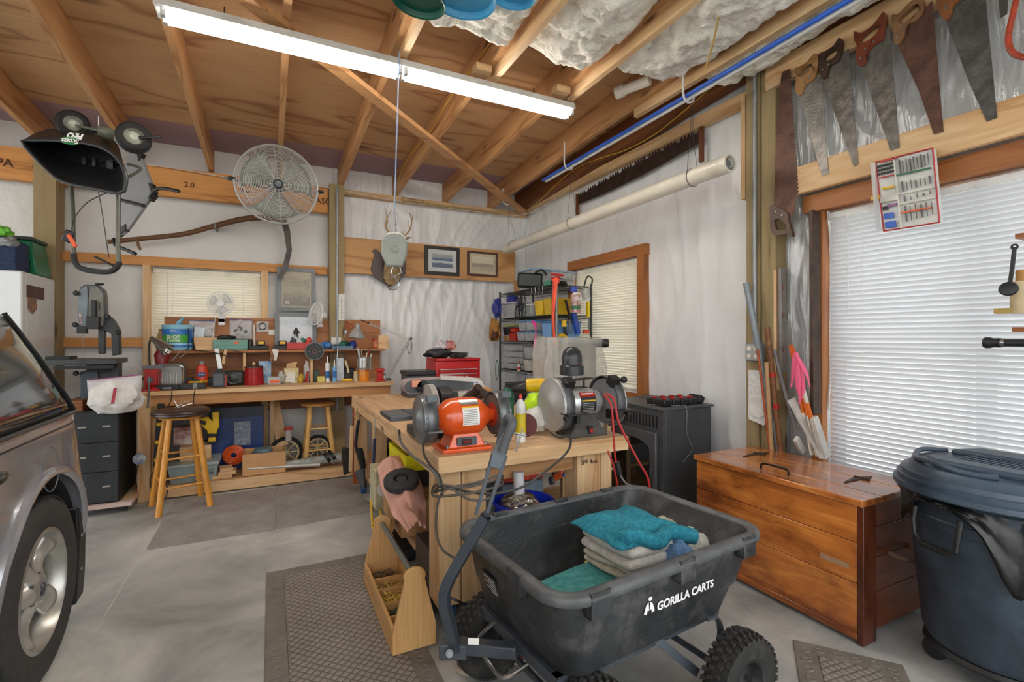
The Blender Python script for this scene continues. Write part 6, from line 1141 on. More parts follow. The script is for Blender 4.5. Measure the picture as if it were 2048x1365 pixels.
tz = bp(200, 718, Yb).z; tb_ = MB().box(bp(85, 718, Yb).x, bp(243, 718, Yb).x, Yb-.16, Yb+.2, tz-.04, tz).build('table', P('#4c4f51', .4, .4, .2), bs, bev=.004); MB().box(bp(103, 718, Yb).x, bp(150, 718, Yb).x, Yb-.12, Yb+.05, tz+.001, tz+.025).build('miter_gauge', BLK, tb_)
MB().box(bp(125, 718, Yb).x, bp(240, 718, Yb).x, Yb-.19, Yb-.165, tz-.07, tz-.045).build('fence_rail', BLK, tb_); MB().ob(bp(200, 735, Yb), (.14, .12, .06)).build('trunnion', BLK, bs)
MB().prism(uv([(158, 745), (196, 735), (196, 835), (172, 835), (160, 812)], Yb-.02), (0, .1, 0)).build('lower_housing', P('#4b555c', .4, .3), bs, bev=.01); MB().prism(uv([(176, 730), (238, 725), (238, 760), (200, 790), (196, 840), (176, 836)], Yb+.0), (0, .1, 0)).build('stand_column', BD, bs, bev=.006)
MB().lathe(bp(272, 808, 5.1), [(0, -.08), (.07, -.08), (.075, 0), (.07, .08), (0, .08)], 24, (1, 0, 0)).build('motor', BLK, bs); MB().box(bp(150, 800, Yb).x, bp(275, 800, Yb).x, Yb-.02, Yb+.25, zc+.001, zc+.03).build('base_plate', BD, bs)
for i in range(3): one(MB().box(xA-.07+.01*i, xA+.05, yF+.02, yF+.3, zc+.0+i*.028, zc+.027+i*.028), 'wood_offcut', ('bottom', 'middle', 'top')[i]+' dark brown wood offcut stacked left of the band saw', 'offcut', BROWN[0], 'wood offcuts on the cabinet')
c = bp(231, 800, 4.74); T = th('rag_bag', 'clear zip bag stuffed with white rags hanging in front of the band saw', 'plastic bag', (c.x, 4.74, .78)); crum(V((c.x, 4.76, .915)), (.165, .1, .135), .25, 3, 30).build('rags', P('#dcdad6', .8, 0, .08, 20, .5, 30), T); mb = MB(); mb.grid(lambda u, v: V((c.x+(u-.5)*(.32+.02*v), 4.73-.06*math.sin(PI*u)*(1-v), .87+.2*v+.03*(u-.5))), 10, 6); mb.build('bag_top', clear('#e8e4e6', .5), T, solid=.002); MB().beam((c.x-.16, 4.73, 1.055), (c.x+.17, 4.73, 1.085), .006, .008).build('zip_strip', P('#8c3c74', .4), T); MB().ob((c.x+.01, 4.655, .935), (.02, .004, .12), (0, 8, 0)).build('red_stripe', P('#b43c4c', .5), T)
# ---------- under the wall workbench
def legs4(T, cx, cy, h, top, bot_, r0, r1, mat_, rails, rm, n=10, k0=45):
    L_ = []
    for k in range(4):
        a = R(k0+90*k); p0 = V((cx+top*math.cos(a), cy+top*math.sin(a), h)); p1 = V((cx+bot_*math.cos(a), cy+bot_*math.sin(a), 0)); L_.append((p0, p1)); MB().cyl(p1, p0, r1, r0, n).build('leg', mat_, T)
    for k in range(4):
        for z in rails[k % 2]:
            q = [p1.lerp(p0, z/h) for p0, p1 in (L_[k], L_[(k+1) % 4])]; MB().cyl(q[0], q[1], .0085, n=10).build('rung', rm, T)
SW = P('#d8963c', .3, 0, .12, 6, coat=.4); sc_ = onZ(362, 1013, 0); s1 = th('bar_stool', 'honey-coloured wooden stool with a dark padded seat before the workbench', 'stool', (sc_.x, sc_.y, 0)); sx1, sy1 = sc_.x, sc_.y
hs = .725; legs4(s1, sx1, sy1, hs, .13, .245, .02, .023, SW, ((.2, .42), (.24, .46)), SW, 14, 62)
MB().lathe((sx1, sy1, hs), [(0, 0), (.15, 0), (.155, .012), (.15, .022), (0, .022)], 30).build('seat_base', SW, s1)
MB().lathe((sx1, sy1, hs+.022), [(0, 0), (.17, 0), (.18, .01), (.178, .02), (.182, .028), (.178, .04), (.165, .05), (.1, .056), (0, .057)], 40, sx=1.12, sy=1.12).build('cushion', P('#3c2c26', .3, 0, .1, 10, .2, 30), s1)
mb = MB(); 
for a, b in (((-.04, 0), (.03, .05)), ((0, .02), (.0, .09)), ((-.02, -.02), (-.05, .07)), ((.03, 0), (.05, .06)), ((-.02, .02), (.08, .03))): mb.tube([(sx1+a[0], sy1, hs+.082), (sx1+b[0], sy1+.03, hs+.085+b[1]*.8)], .0035, 6)
one(mb, 'wire_stand', 'small bent silver wires lying on the padded stool seat', 'wire', STEEL)
sc2 = onY(637, 905, 5.3); s2 = th('bar_stool', 'plain pale wooden stool standing on the lower shelf of the workbench', 'stool', (sc2.x, 5.3, .106)); sw2 = P('#dcae6a', .4, 0, .1, 6)
legs4(s2, sc2.x, 5.3, .58, .115, .19, .022, .022, sw2, ((.15, .36), (.18, .40)), sw2, 8)
for ch_ in list(s2.children): ch_.location.z += .0
for o in [o for o in bpy.data.objects if o.parent == s2]: o.location = V((0, 0, .106))
MB().lathe((sc2.x, 5.3, .687), [(0, 0), (.15, 0), (.165, .01), (.165, .025), (.15, .034), (0, .034)], 36).build('seat', P('#c98a48', .35, 0, .15, 5), s2)
Zq = .106
T = th('shipping_carton', 'big dark blue printed carton leaning under the workbench', 'carton', (bx(485, 5.45, 0).x, 5.45, Zq)); x0_, x1_ = bx(445, 5.45, 0).x, bx(527, 5.45, 0).x; MB().box(x0_-.12, x1_, 5.40, 5.52, Zq, .70).build('carton_body', P('#16306c', .35, 0, .25, 3, hx2='#1c428c'), T, bev=.004); MB().box(x0_-.12, x1_, 5.397, 5.3995, .6, .70).build('dark_band', P('#0e1a30', .4), T); mb = MB(); mb.box(x0_+.1, x0_+.24, 5.394, 5.3965, .33, .56); mb.build('picture_panel', P('#8c98a8', .4, 0, .35, 40), T)
one(MB().box(bx(345, 5.4, 0).x, bx(440, 5.4, 0).x, 5.42, 5.5, Zq+.30, .69), 'carton', 'white-edged dark carton behind the front stool', 'carton', P('#c8c8c8', .5, 0, .3, 3, hx2='#22262c'))
rl = th('reciprocating_saw', 'yellow and black cordless tool standing on a box under the workbench', 'power tool', (bx(420, 5.2, 0).x, 5.2, .33)); Yy = 5.18
MB().prism([onY(u, v, Yy) for u, v in ((397, 838), (415, 834), (425, 843), (424, 826), (438, 824), (438, 855), (434, 862), (432, 880), (417, 880), (414, 862), (400, 850))], (0, .06, 0)).build('body', YEL, rl, bev=.006); MB().prism([onY(u, v, Yy-.005) for u, v in ((416, 868), (433, 868), (434, 886), (415, 888))], (0, .08, 0)).build('battery', BLK, rl, bev=.004)
MB().ob(onY(405, 845, Yy-.004), (.06, .06, .03), (0, 20, 0)).build('front_grip', BLK, rl, bev=.004); MB().box(onY(417, 880, Yy).x, onY(431, 880, Yy).x, Yy-.007, Yy-.004, onY(417, 884, Yy).z, onY(417, 876, Yy).z).build('label', YEL, rl)
T = th('storage_tote', 'pale clear plastic storage tote on the lower bench shelf', 'tote', (bx(395, 5.15, 0).x, 5.18, Zq)); x0_, x1_ = bx(338, 5.12, 0).x, bx(437, 5.12, 0).x; mb = MB(); mb.add([(x, y, z) for z, dx in ((Zq, .02), (Zq+.14, 0)) for x, y in ((x0_+dx, 5.06+dx), (x1_-dx, 5.06+dx), (x1_-dx, 5.45), (x0_+dx, 5.45))], [(0, 1, 2, 3)]+[(i, (i+1) % 4, 4+(i+1) % 4, 4+i) for i in range(4)]); mb.build('tub', P('#9fb2b4', .25, 0, .05, alpha=.75), T, solid=.004, bev=.004); MB().box(x0_-.012, x1_+.012, 5.045, 5.46, Zq+.14, Zq+.165).build('lid', P('#a4b4b4', .3, 0, .05), T, bev=.006)
mb = MB(); mb.box(x0_+.2, x0_+.3, 5.055, 5.06, Zq+.02, Zq+.1); mb.build('packet', P('#c8482c', .5, 0, .3, 40, hx2='#e8e8e8'), T); text(T, '94 BBL', .032, INK, (x1_-.07, 5.066, Zq+.1), (1, 0, 0), (0, 0, 1)); text(T, 'HOLES', .026, INK, (x1_-.07, 5.068, Zq+.065), (1, 0, 0), (0, 0, 1))
zt_ = Zq+.166; boxthing('shop_box', 'small pale wooden box on top of the clear tote', 'box', V((bx(392, 5.25, 0).x, 5.25, zt_)), (.24, .18, .13), PINE[0], 4); boxthing('carton', 'red and white carton standing on the wooden box behind the stool', 'carton', V((bx(372, 5.32, 0).x, 5.33, zt_+.131)), (.18, .12, .16), P('#b03028', .5, 0, .3, 9, hx2='#dcd8d0'))
mb = MB(); c = onY(466, 905, 5.35)
for i in range(9): mb.torus((c.x+.01, 5.30+.004*(i % 3), c.z-.02), .03+.0075*i, .006, (.15, 1, 0), 32, 6)
one(mb, 'air_hose', 'coiled orange air hose behind the wood scraps', 'hose', P('#dc5a24', .4))
for i, (u, w_, z_) in enumerate(((446, .16, 0), (455, .14, .03), (452, .1, .06))): one(MB().ob((bx(u, 5.12, 0).x, 5.14, Zq+.015+z_), (w_, .14, .028), (0, 0, 6*i-4)), 'wood_scrap', ('bottom', 'middle', 'top')[i]+' flat wood scrap stacked between the tote and the open carton', 'wood scrap', PINE[0], 'wood scraps under the workbench')
T = th('open_carton', 'open brown cardboard box of round lids on the lower bench shelf', 'cardboard box', (bx(527, 5.15, 0).x, 5.15, Zq)); x0_, x1_ = bx(485, 5.06, 0).x, bx(571, 5.06, 0).x; mb = MB(); hh = .2
for q in ((x0_, x1_, 5.045, 5.05), (x0_, x1_, 5.33, 5.335), (x0_, x0_+.005, 5.05, 5.33), (x1_-.005, x1_, 5.05, 5.33)): mb.box(q[0], q[1], q[2], q[3], Zq, Zq+hh)
mb.box(x0_, x1_, 5.045, 5.335, Zq, Zq+.004); mb.build('box_walls', P('#c89c6c', .8, 0, .06), T)
for i in range(3): one(MB().lathe(((x0_+x1_)/2-.03+.01*i, 5.2, Zq+.13+i*.03), [(0, 0), (.1-.01*i, 0), (.1-.01*i, .022), (.09-.01*i, .027), (0, .02)], 32), 'jar_lid', ('bottom white', 'middle grey', 'top blue-rimmed')[i]+' round lid inside the open brown box', 'lid', P(('#dcdcd8', '#7c8488', '#6c8890')[i], .4), 'round lids in the brown box')
def spoke(u, v, Y, r, label):
    c = onY(u, v, Y); T = th('wagon_wheel', label, 'wheel', (c.x, Y, c.z-r), 'cream wheels under the workbench'); MB().lathe(c, [(r*.78, -.02), (r*.95, -.022), (r, 0), (r*.95, .022), (r*.78, .02)], 44, (0, 1, 0)).build('tyre', RUB, T); MB().lathe(c, [(r*.68, -.015), (r*.79, -.018), (r*.79, .018), (r*.68, .015)], 40, (0, 1, 0)).build('rim', P('#cdbf94', .5), T); MB().cyl((c.x, Y-.03, c.z), (c.x, Y+.03, c.z), .025).build('hub', P('#cdbf94', .5), T); mb = MB()
    for k in range(8): a = k*PI/4; mb.tube([c+V((.02*math.cos(a), 0, .02*math.sin(a))), c+V((r*.7*math.cos(a), 0, r*.7*math.sin(a)))], .006, 6)
    mb.build('spokes', P('#cdbf94', .5), T)
spoke(572, 905, 5.42, .16, 'black-tyred cream wheel behind the open cardboard box'); spoke(635, 897, 5.42, .14, 'black-tyred cream wheel behind the pale stool')
one(MB().beam(onY(548, 806, 5.62), onY(566, 893, 5.4), .10, .035, up=(0, 1, 0)), 'lumber_piece', 'loose pale board leaning behind the open cardboard box', 'board', PINE[2]); one(MB().box(bx(655, 5.5, 0).x, bx(690, 5.5, 0).x, 5.48, 5.52, Zq, .6), 'lumber_piece', 'wide brown board behind the pale stool', 'board', TREAT[2])
T = th('clear_tube', 'clear tube with a red cap behind the pale stool', 'tube', onY(577, 890, 5.48)); MB().cyl(onY(577, 882, 5.3), onY(577, 860, 5.3), .03).build('tube_body', clear('#d8d4d0', .5), T); MB().cyl(onY(577, 860, 5.3), onY(577, 855, 5.3), .04).build('cap', P('#a83830', .4), T)
T = th('tent_bag', 'long clear bag of rolled grey awning poles lying at the shelf front', 'bag', onY(590, 930, 5.02)); MB().tube([onY(u, v, 5.09) for u, v in ((492, 938), (540, 934), (600, 926), (660, 918), (681, 916))], lambda t: .02+.035*t, 14, k=4).build('roll', P('#8a8e88', .35, 0, .15, 30, .6, 40, hx2='#aeb2aa'), T)
for u, v in ((654, 916), (665, 913)): q = onY(u, v, 5.09); MB().tube([q+V((-.01, 0, -.01)), q+V((.02, 0, .01))], .056, 14).build('strap', BLK, T)
mb = MB(); mb.tube([onY(u, v, 5.06) for u, v in ((495, 938), (560, 934), (640, 930))], .018, 10, k=3); mb.build('pole', P('#b8b8b4', .4, .3), T)
# power tower at the left leg, cords
T = th('power_strip', 'black and yellow power strip fixed upright on the left bench leg', 'power strip', (-.92, 4.97, .35)); p0, p1 = onY(313, 935, 4.965), onY(322, 808, 4.965); MB().beam(p0, p1, .045, .035, up=(0, 1, 0)).build('body', BLK, T, bev=.003)
for i in range(6): q = p0.lerp(p1, .12+.14*i); MB().ob(q+V((0, -.02, 0)), (.032, .012, .028)).build('outlet', YEL if i % 2 == 0 else BLK, T)
T = th('tape_tin', 'round blue and white sticker tin hanging by the left bench leg', 'tin', onY(278, 918, 4.95)); MB().lathe(onY(279, 918, 4.94), [(0, 0), (.045, 0), (.045, .012), (0, .014)], 26, (0, -1, 0)).build('disc', P('#3c74b8', .4, 0, .3, 30, hx2='#d8d8d8'), T)
for i, (pts_, lb) in enumerate((([(345, 770), (342, 800), (335, 815)], 'black cord hanging off the bench front by the flat charger'), ([(392, 775), (388, 790), (387, 820)], 'black cord hanging off the bench front by the grey tool'), ([(312, 935), (300, 960), (305, 985), (325, 1000), (335, 985), (330, 955)], 'black cord looping on the floor beside the stool'), ([(275, 930), (272, 960), (274, 975)], 'grey cord hanging behind the left bench leg'))):
    one(MB().tube([onY(u, v, 4.94) for u, v in pts_], .004, 6, k=5), 'cable', lb, 'cord', BLK, 'cords around the wall workbench')
# ---------- deer mount
c = onY(783, 500, 5.6); T = th('deer_mount', 'antlered deer head mount on a dark wooden shield plaque', 'deer mount', (c.x, 5.64, c.z-.25))
o_ = [(745, 502), (752, 498), (760, 506), (800, 506), (812, 512), (811, 548), (800, 562), (780, 575), (765, 565), (748, 555), (742, 540), (744, 525), (750, 512)]
pl = MB().prism([onY(u, v, 5.62) for u, v in o_], (0, .02, 0)).build('plaque', P('#463330', .4, 0, .1), T, bev=.004)
DF = P('#9a7850', .9, 0, .25, 25, .8, 160, hx2='#c4a880'); h0 = onY(783, 545, 5.6)
mb = MB(); mb.grid(lambda u, v: (lambda t, a: V((h0.x+.002+(.095-.035*t+.02*math.sin(t*3))*math.cos(a), 5.6-.34*t**1.3, h0.z-.06+.34*t+.02+(.11-.045*t)*math.sin(a))))(v, u*2*PI), 22, 10, cu=True); mb.build('neck', DF, T)
hc = V((h0.x, 5.24, h0.z+.27)); mb = MB(); mb.ball(hc, (.062, .085, .062), 18); mb.tube([hc+V((0, -.03, 0)), hc+V((0, -.12, -.045)), hc+V((0, -.2, -.085))], lambda t: .055-.025*t, 14, k=4); hd_ = mb.build('head', DF, T); MB().ball(hc+V((0, -.205, -.087)), (.02, .012, .016), 10).build('nose', BLK, hd_)
for s in (-1, 1):
    MB().ball(hc+V((s*.05, -.05, .015)), .011, 10).build('eye', BLK, hd_); e0 = hc+V((s*.045, .02, .04)); MB().tube([e0, e0+V((s*.05, .01, .03)), e0+V((s*.1, .02, .045))], lambda t: .012+.03*math.sin(PI*min(1, t+.12)), 10, k=5, flat=.35).build('ear', P('#b09878', .9, 0, .2, 25), hd_)
    a0 = hc+V((s*.025, .02, .06)); AN = P('#a88a64', .5, 0, .2, 20); pts = [a0, a0+V((s*.06, .03, .05)), a0+V((s*.11, .02, .12)), a0+V((s*.105, -.05, .2)), a0+V((s*.07, -.09, .27))]
    mb = MB(); mb.tube(pts, lambda t: .013*(1-.7*t), 8, k=5); P_ = cat(pts, 5)
    for i, (dx, dy, dz) in ((2, (0, -.03, .07)), (9, (-s*.02, -.03, .1)), (14, (s*.015, -.02, .11))): mb.tube([P_[i], P_[i]+V((dx, dy, dz))*.55, P_[i]+V((dx, dy, dz))], lambda t: .008*(1-.8*t), 6)
    mb.build('antler', AN, hd_)
# ---------- hanging scale
c = D(789, 500, 2.95); T = th('hanging_scale', 'pale green round hanging scale with a steel hook on a blue cord', 'scale', c); SG = P('#8f928a', .4, .1, .06); axs = (-FW+RT*.25).normalized()
w_ = V((0, 0, 1)); r_ = w_.cross(axs).normalized()
pts = [c+r_*x+w_*z for x, z in ((-.03, .105), (.03, .105), (.062, .085), (.078, .04), (.075, -.03), (.055, -.085), (.05, -.105), (-.045, -.105), (-.055, -.08), (-.077, -.03), (-.078, .04), (-.06, .085))]
MB().prism([p+axs*.02 for p in pts], axs*-.06).build('housing', SG, T, bev=.012); MB().lathe(c+axs*.026, [(0, -.004), (.014, -.003), (.022, .001), (.024, -.001), (0, -.006)], 28, axs).build('dial_boss', SG, T)
ct = c+w_*.105; MB().tube([ct+w_*.0, ct+w_*.04, ct+w_*.1, ct+w_*.13, ct+w_*.1+r_*.015, ct+w_*.05+r_*.01, ct+w_*.03], .0045, 8, k=4).build('snap_hook', STEEL, T); tp = V((.7, 2.93, 3.11)); MB().tube([ct+w_*.12, ct+w_*.16, V((tp.x, tp.y, tp.z))], .0035, 6).build('cord', P('#8fa6c8', .8), T)
MB().tube([D(u, v, 2.95) for u, v in ((787, 532), (783, 545), (790, 556), (798, 568), (794, 578), (783, 580), (776, 574))], .0042, 8, k=5).build('hook', STEEL, T); MB().tube([D(800, 534, 2.95), D(803, 546, 2.95), D(790, 553, 2.95), D(802, 558, 2.95)], .003, 6).build('hook_bar', STEEL, T)
# ---------- pictures on the plywood panel
a, b = onY(849, 491, 5.64), onY(918, 553, 5.64); picture('framed_picture', 'black-framed picture of blue surf with a white mat', (a.x+b.x)/2, (a.z+b.z)/2, b.x-a.x, a.z-b.z, 5.638, P('#2c2b2e', .4), P('#cfd0d2', .6), artm([(.32, '#2c4a74'), (.45, '#dfe4e8'), (.52, '#4a6a94'), (.62, '#33507c'), (.7, '#8e98a0'), (.95, '#a8aaa6')], 5, dist=.5, w_=.25), .04, mount=.05)
a, b = onY(934, 502, 5.64), onY(994, 555, 5.64); pk = picture('framed_picture', 'brown-framed tan ink drawing of a building', (a.x+b.x)/2, (a.z+b.z)/2, b.x-a.x, a.z-b.z, 5.638, P('#56362c', .4), P('#c8b898', .6), artm([(.3, '#b4a88c'), (.46, '#8c846c'), (.55, '#d0c8ae'), (.9, '#d8d0b8')], 9, dist=1, w_=.5), .026, mount=.035)
# ---------- pipes, hooks, two-man saw
PV = P('#dcd6c8', .35, 0, .06, 6); T = th('pvc_pipe', 'fat white PVC pipe slung from wires along the right side', 'pipe', (2.62, 3.8, 2.49)); p0, p1 = V((2.62, 2.14, 2.49)), V((2.62, 5.42, 2.475)); d = (p1-p0).normalized()
MB().lathe(p0, [(.046, .06), (.046, 0), (.057, 0), (.057, 3.28), (0, 3.28)], 32, d).build('outer_pipe', PV, T); MB().lathe(p0-d*.0, [(.02, .3), (.02, .01), (.028, .005), (.028, .3), (0, .3)], 24, d).build('inner_pipe', P('#a9a9a8', .4), T)
MB().lathe(p0, [(.0575, .05), (.0578, .052), (.0578, .2), (.0575, .205)], 32, d).build('print_band', P('#d8d0c0', .35), T)
for y, y2 in ((2.45, 2.42), (3.95, 3.9), (5.22, 5.26)):
    w = MB(); w.torus((2.62, y, 2.486), .0605, .0022, (0, 1, 0), 30, 5); w.tube([(2.565, y, 2.50), (2.57, y2, 2.8), (2.58, y2, 3.02)], .0018, 5); w.tube([(2.675, y, 2.50), (2.62, y2+.03, 2.8), (2.6, y2, 3.02)], .0018, 5); w.build('wire_sling', BLK, T)
HK = P('#dadada', .4)
for y, lb in ((2.42, 'white plastic J hook nearest the camera holding the blue and white pipes'), (3.9, 'white plastic J hook holding the blue and white pipes'), (5.26, 'empty white plastic J hook near the back corner')):
    one(MB().tube([(2.50, y, zb(y)+.12), (2.50, y, 3.09), (2.50, y, 3.04), (2.515, y, 2.995), (2.55, y, 2.98), (2.59, y, 3.0), (2.60, y, 3.03)], .0075, 8, k=4), 'pipe_hook', lb, 'hook', HK, 'white plastic hooks on the last rafter')
one(MB().cyl((2.565, 1.0, 3.03), (2.565, 4.35, 3.005), .0165), 'conduit_pipe', 'white pipe lying beside the blue pipe on the hooks', 'pipe', P('#d8d8d6', .4)); one(MB().cyl((2.532, 1.0, 3.032), (2.532, 4.36, 3.012), .0135), 'blue_pipe', 'bright blue pipe lying on the white hooks under the ceiling', 'pipe', P('#2e62cc', .35))
one(MB().lathe(D(1300, 160, 3.45), [(0, 0), (.036, 0), (.036, .2), (.046, .205), (.046, .26), (0, .262)], 24, D(1236, 185, 3.6)-D(1300, 160, 3.45)), 'vent_pipe', 'short white vent pipe elbow poking out under the insulation', 'pipe', PV)
ST = P('#42302a', .55, .5, .3, 12, .2, 60); Xs = 3.0; tp_, bt_ = [], []
A, B = onX(1155, 394, Xs), onX(1403, 262, Xs); N = 46; tri = []
for i in range(N+1):
    t = i/N; p = A.lerp(B, t); bow = .05*math.sin(PI*t); tri.append(p+V((0, 0, .0+bow*.3))); 
    if i < N and i % 5 != 4: q = A.lerp(B, t+.35/N); tri.append(q+V((0, 0, .035+bow*.3)))
low = [A.lerp(B, i/10)+V((0, 0, -.085-.03*math.sin(PI*i/10))) for i in range(10, -1, -1)]
T = th('crosscut_saw', 'long rusty two-man crosscut saw hung teeth-up below the ceiling', 'saw', (A+B)/2); MB().prism(tri+low, (.004, 0, 0)).build('blade', ST, T, flatshade=True)
for q in (A, B): MB().beam(q+V((0, 0, .03)), q+V((0, 0, -.24)), .03, .03).build('handle', P('#6a3c20', .6), T)
# ---------- conduits, outlets, ropes along the building
one(MB().tube([(.645, 5.505, .1), (.645, 5.505, 3.0)], .012, 12), 'conduit', 'grey electrical conduit up the back wooden post', 'conduit', P('#9a9ea2', .4, .3))
T = th('outlet_box', 'grey conduit with a two-gang outlet box on the right post', 'outlet', (2.92, 2.2, 1.22)); MB().tube([(2.915, 2.19, 1.34), (2.915, 2.19, 3.16)], .0125, 12).build('conduit', P('#9a9ea2', .4, .3), T)
MB().box(2.885, 2.93, 2.12, 2.24, 1.22, 1.34).build('box', P('#8a8e92', .4, .5), T, bev=.006); fp = MB().box(2.88, 2.8845, 2.125, 2.235, 1.225, 1.335).build('face_plate', P('#a8aaa8', .4, .4), T)
for y in (2.155, 2.205):
    for z in (1.255, 1.305): MB().lathe((2.88, y, z), [(0, 0), (.016, 0), (.016, .003), (0, .003)], 16, (-1, 0, 0)).build('outlet', P('#e0d8c8', .4), fp)
mb = MB(); mb.tube([(-1.6, 5.58, 2.98), (-.9, 5.56, 2.99), (-.3, 5.56, 2.965), (.4, 5.55, 2.99), (.75, 5.57, 2.985), (1.3, 5.62, 2.96), (2.2, 5.62, 2.95), (2.9, 5.6, 2.965), (2.97, 4.6, 3.0)], .006, 6, k=6); one(mb, 'cable', 'long white cable strung along the top of the back wall', 'cable', P('#cfc4b4', .6))
for i, (x, y0_, y1_, lb) in enumerate(((1.255, 2.7, 5.3, 'yellow electrical cable stapled along the rafter beyond the light'), (2.895, 1.6, 5.4, 'yellow electrical cable running along the dark wall header'))): one(MB().tube([(x+.02*(1-i)*math.sin(k*1.3), y0_+(y1_-y0_)*k/10, zb(y0_+(y1_-y0_)*k/10)+.10+.05*math.sin(k*1.1)*(i+.4)-.1*i) for k in range(11)], .005, 6, k=4), 'cable', lb, 'cable', P('#c8a038', .5))
one(MB().tube([D(1455, -60, 2.55), D(1440, 20, 2.6), D(1425, 90, 2.7), D(1410, 140, 2.8)], .006, 6, k=4), 'cable', 'tan strap hanging over the insulation near the first hook', 'cable', P('#a8884c', .6))
T = th('paper_roll', 'pale tan rolled sheet lying on the wall plate left of the corner', 'roll', onY(840, 410, 5.55)); MB().tube([onY(805, 399, 5.6), onY(840, 404, 5.6), onY(880, 412, 5.6), onY(1000, 425, 5.6)], lambda t: .045*(1-.8*t), 12, k=4, flat=.6).build('roll', P('#b89c70', .8, 0, .2, 12), T)
# blue sleds hung from the joists
for u, v, d, rx, cl, lb in ((838, 4, 2.36, .13, '#0f5444', 'dark green round plastic lid hung under the insulation'), (922, -6, 2.33, .17, '#3f9fd0', 'large light blue round plastic lid with red clips'), (1025, -12, 2.36, .115, '#4aa4d4', 'smaller light blue plastic lid at the right of the three')):
    c = D(u, v, d); T = th('plastic_lid', lb, 'lid', c, 'round plastic lids hung from the ceiling'); mm = P(cl, .35, 0, .06); MB().lathe(c, [(0, .03), (rx*.9, .03), (rx*.95, .012), (rx, .0), (rx*1.0, -.008), (rx*.94, -.004), (rx*.88, .02), (0, .022)], 44, (.1, -.1, 1)).build('disc', mm, T); MB().tube([c+V((0, 0, .02)), V((c.x, c.y, 3.19))], .003).build('hanging_cord', BLK, T)
    if rx > .15:
        for k in (-1.1, -2.2): q = c+V((rx*.99*math.cos(k), rx*.99*math.sin(k), 0)); MB().ob(q, (.012, .02, .05)).build('clip', P('#b02840', .4), T, bev=.003)
# ---------- hand saws on the right wall
SX = 2.90; BL1 = P('#6b6763', .42, .6, .35, 14, .2, 60, dirt=('#4a3428', 9, .55, .75)); BL2 = P('#5a3c30', .5, .4, .3, 14, .2, 60); BL3 = P('#565452', .45, .6, .3, 14, .2, 60)
def Z6(p): return onX(1500+p[0]/2.843, p[1]/2.843, SX)
def handsaw(label, blade, handle, hole, bm_, hm, toothside, bolts=(), tooth=3.0):
    P_ = [Z6(p) for p in blade]; T = th('hand_saw', label, 'saw', P_[len(P_)//2], 'hand saws on the right wall'); i0, i1 = toothside; out = []
    for i, p in enumerate(P_):
        out.append(p)
        if i == i0:
            q = P_[i1]; n_ = int((q-p).length/(.0045*tooth)); dv = (q-p)/n_; nn = V((0, dv.z, -dv.y)).normalized()*.0022*tooth
            cen = sum(P_, V())/len(P_); 
            if (p+dv*n_/2+nn-cen).length < (p+dv*n_/2-nn-cen).length: nn = -nn
            for k in range(n_): out += [p+dv*(k+.5)+nn, p+dv*(k+1)]
    MB().prism(out, (.0025, 0, 0)).build('blade', bm_, T, flatshade=True)
    H = [Z6(p)+V((-.012, 0, 0)) for p in circ(handle, 48) for p in [(p.x, p.y)]]; Hh = [Z6(p)+V((-.012, 0, 0)) for p in circ(hole, 48) for p in [(p.x, p.y)]]
    # align the start of the two outlines
    ch0 = sum(Hh, V())/48; k0 = min(range(48), key=lambda k: (H[k]-Hh[0]).length); H = H[k0:]+H[:k0]
    e = V((.026, 0, 0)); vs = H+Hh+[p+e for p in H]+[p+e for p in Hh]; fs = []
    for i in range(48): j = (i+1) % 48; fs += [(i, j, 48+j, 48+i), (96+i, 144+i, 144+j, 96+j), (i, 96+i, 96+j, j), (48+i, 48+j, 144+j, 144+i)]
    MB().add(vs, fs).build('handle', hm, T, ang=60)
    for b_ in bolts: MB().lathe(Z6(b_)+V((-.0145, 0, 0)), [(0, 0), (.006, 0), (.006, .002), (0, .002)], 12, (-1, 0, 0)).build('bolt', STEEL, T)
W1_, W2_, W3_, W4_ = P('#8e6236', .5, 0, .2, 12, hx2='#a87c4a'), P('#3a241c', .4, 0, .2, 12), P('#6e3320', .3, 0, .2, 12, coat=.4), P('#7c5838', .5, 0, .2, 12)
handsaw('short saw with a tan handle, second from the post', [(285, 540), (350, 440), (405, 420), (412, 480), (430, 800), (448, 990), (408, 998), (350, 800)], [(258, 395), (300, 375), (345, 345), (365, 310), (388, 308), (392, 350), (388, 400), (370, 450), (320, 490), (300, 540), (275, 540), (262, 500), (268, 450)], [(300, 440), (275, 430), (300, 400), (335, 372), (360, 370), (350, 400), (320, 425)], P('#7c7974', .38, .6, .3, 14, .2, 60, dirt=('#54402f', 9, .55, .75)), W1_, (2, 6), ((345, 445), (318, 470)), 1.4)
handsaw('saw with a nearly black handle, coarse teeth on its right edge', [(412, 450), (430, 400), (520, 310), (557, 275), (580, 470), (612, 935), (590, 947), (535, 800)], [(400, 310), (440, 290), (490, 255), (512, 215), (528, 240), (522, 300), (510, 350), (460, 380), (440, 440), (415, 450), (400, 400), (398, 350)], [(430, 345), (425, 330), (450, 305), (485, 282), (500, 290), (495, 315), (460, 345)], BL1, W2_, (3, 5), ((455, 370), (425, 400)), 2.6)
handsaw('saw with a reddish carved handle and large brass bolts', [(635, 385), (660, 300), (740, 200), (790, 140), (820, 450), (848, 840), (800, 858), (740, 690)], [(598, 180), (640, 190), (700, 150), (740, 110), (760, 70), (775, 90), (772, 170), (760, 230), (700, 270), (670, 320), (665, 360), (630, 382), (605, 330), (615, 270), (600, 230)], [(640, 250), (630, 225), (660, 195), (705, 160), (735, 150), (730, 185), (690, 225)], BL1, W3_, (3, 5), ((712, 240), (664, 282), (636, 338)), 1.2)
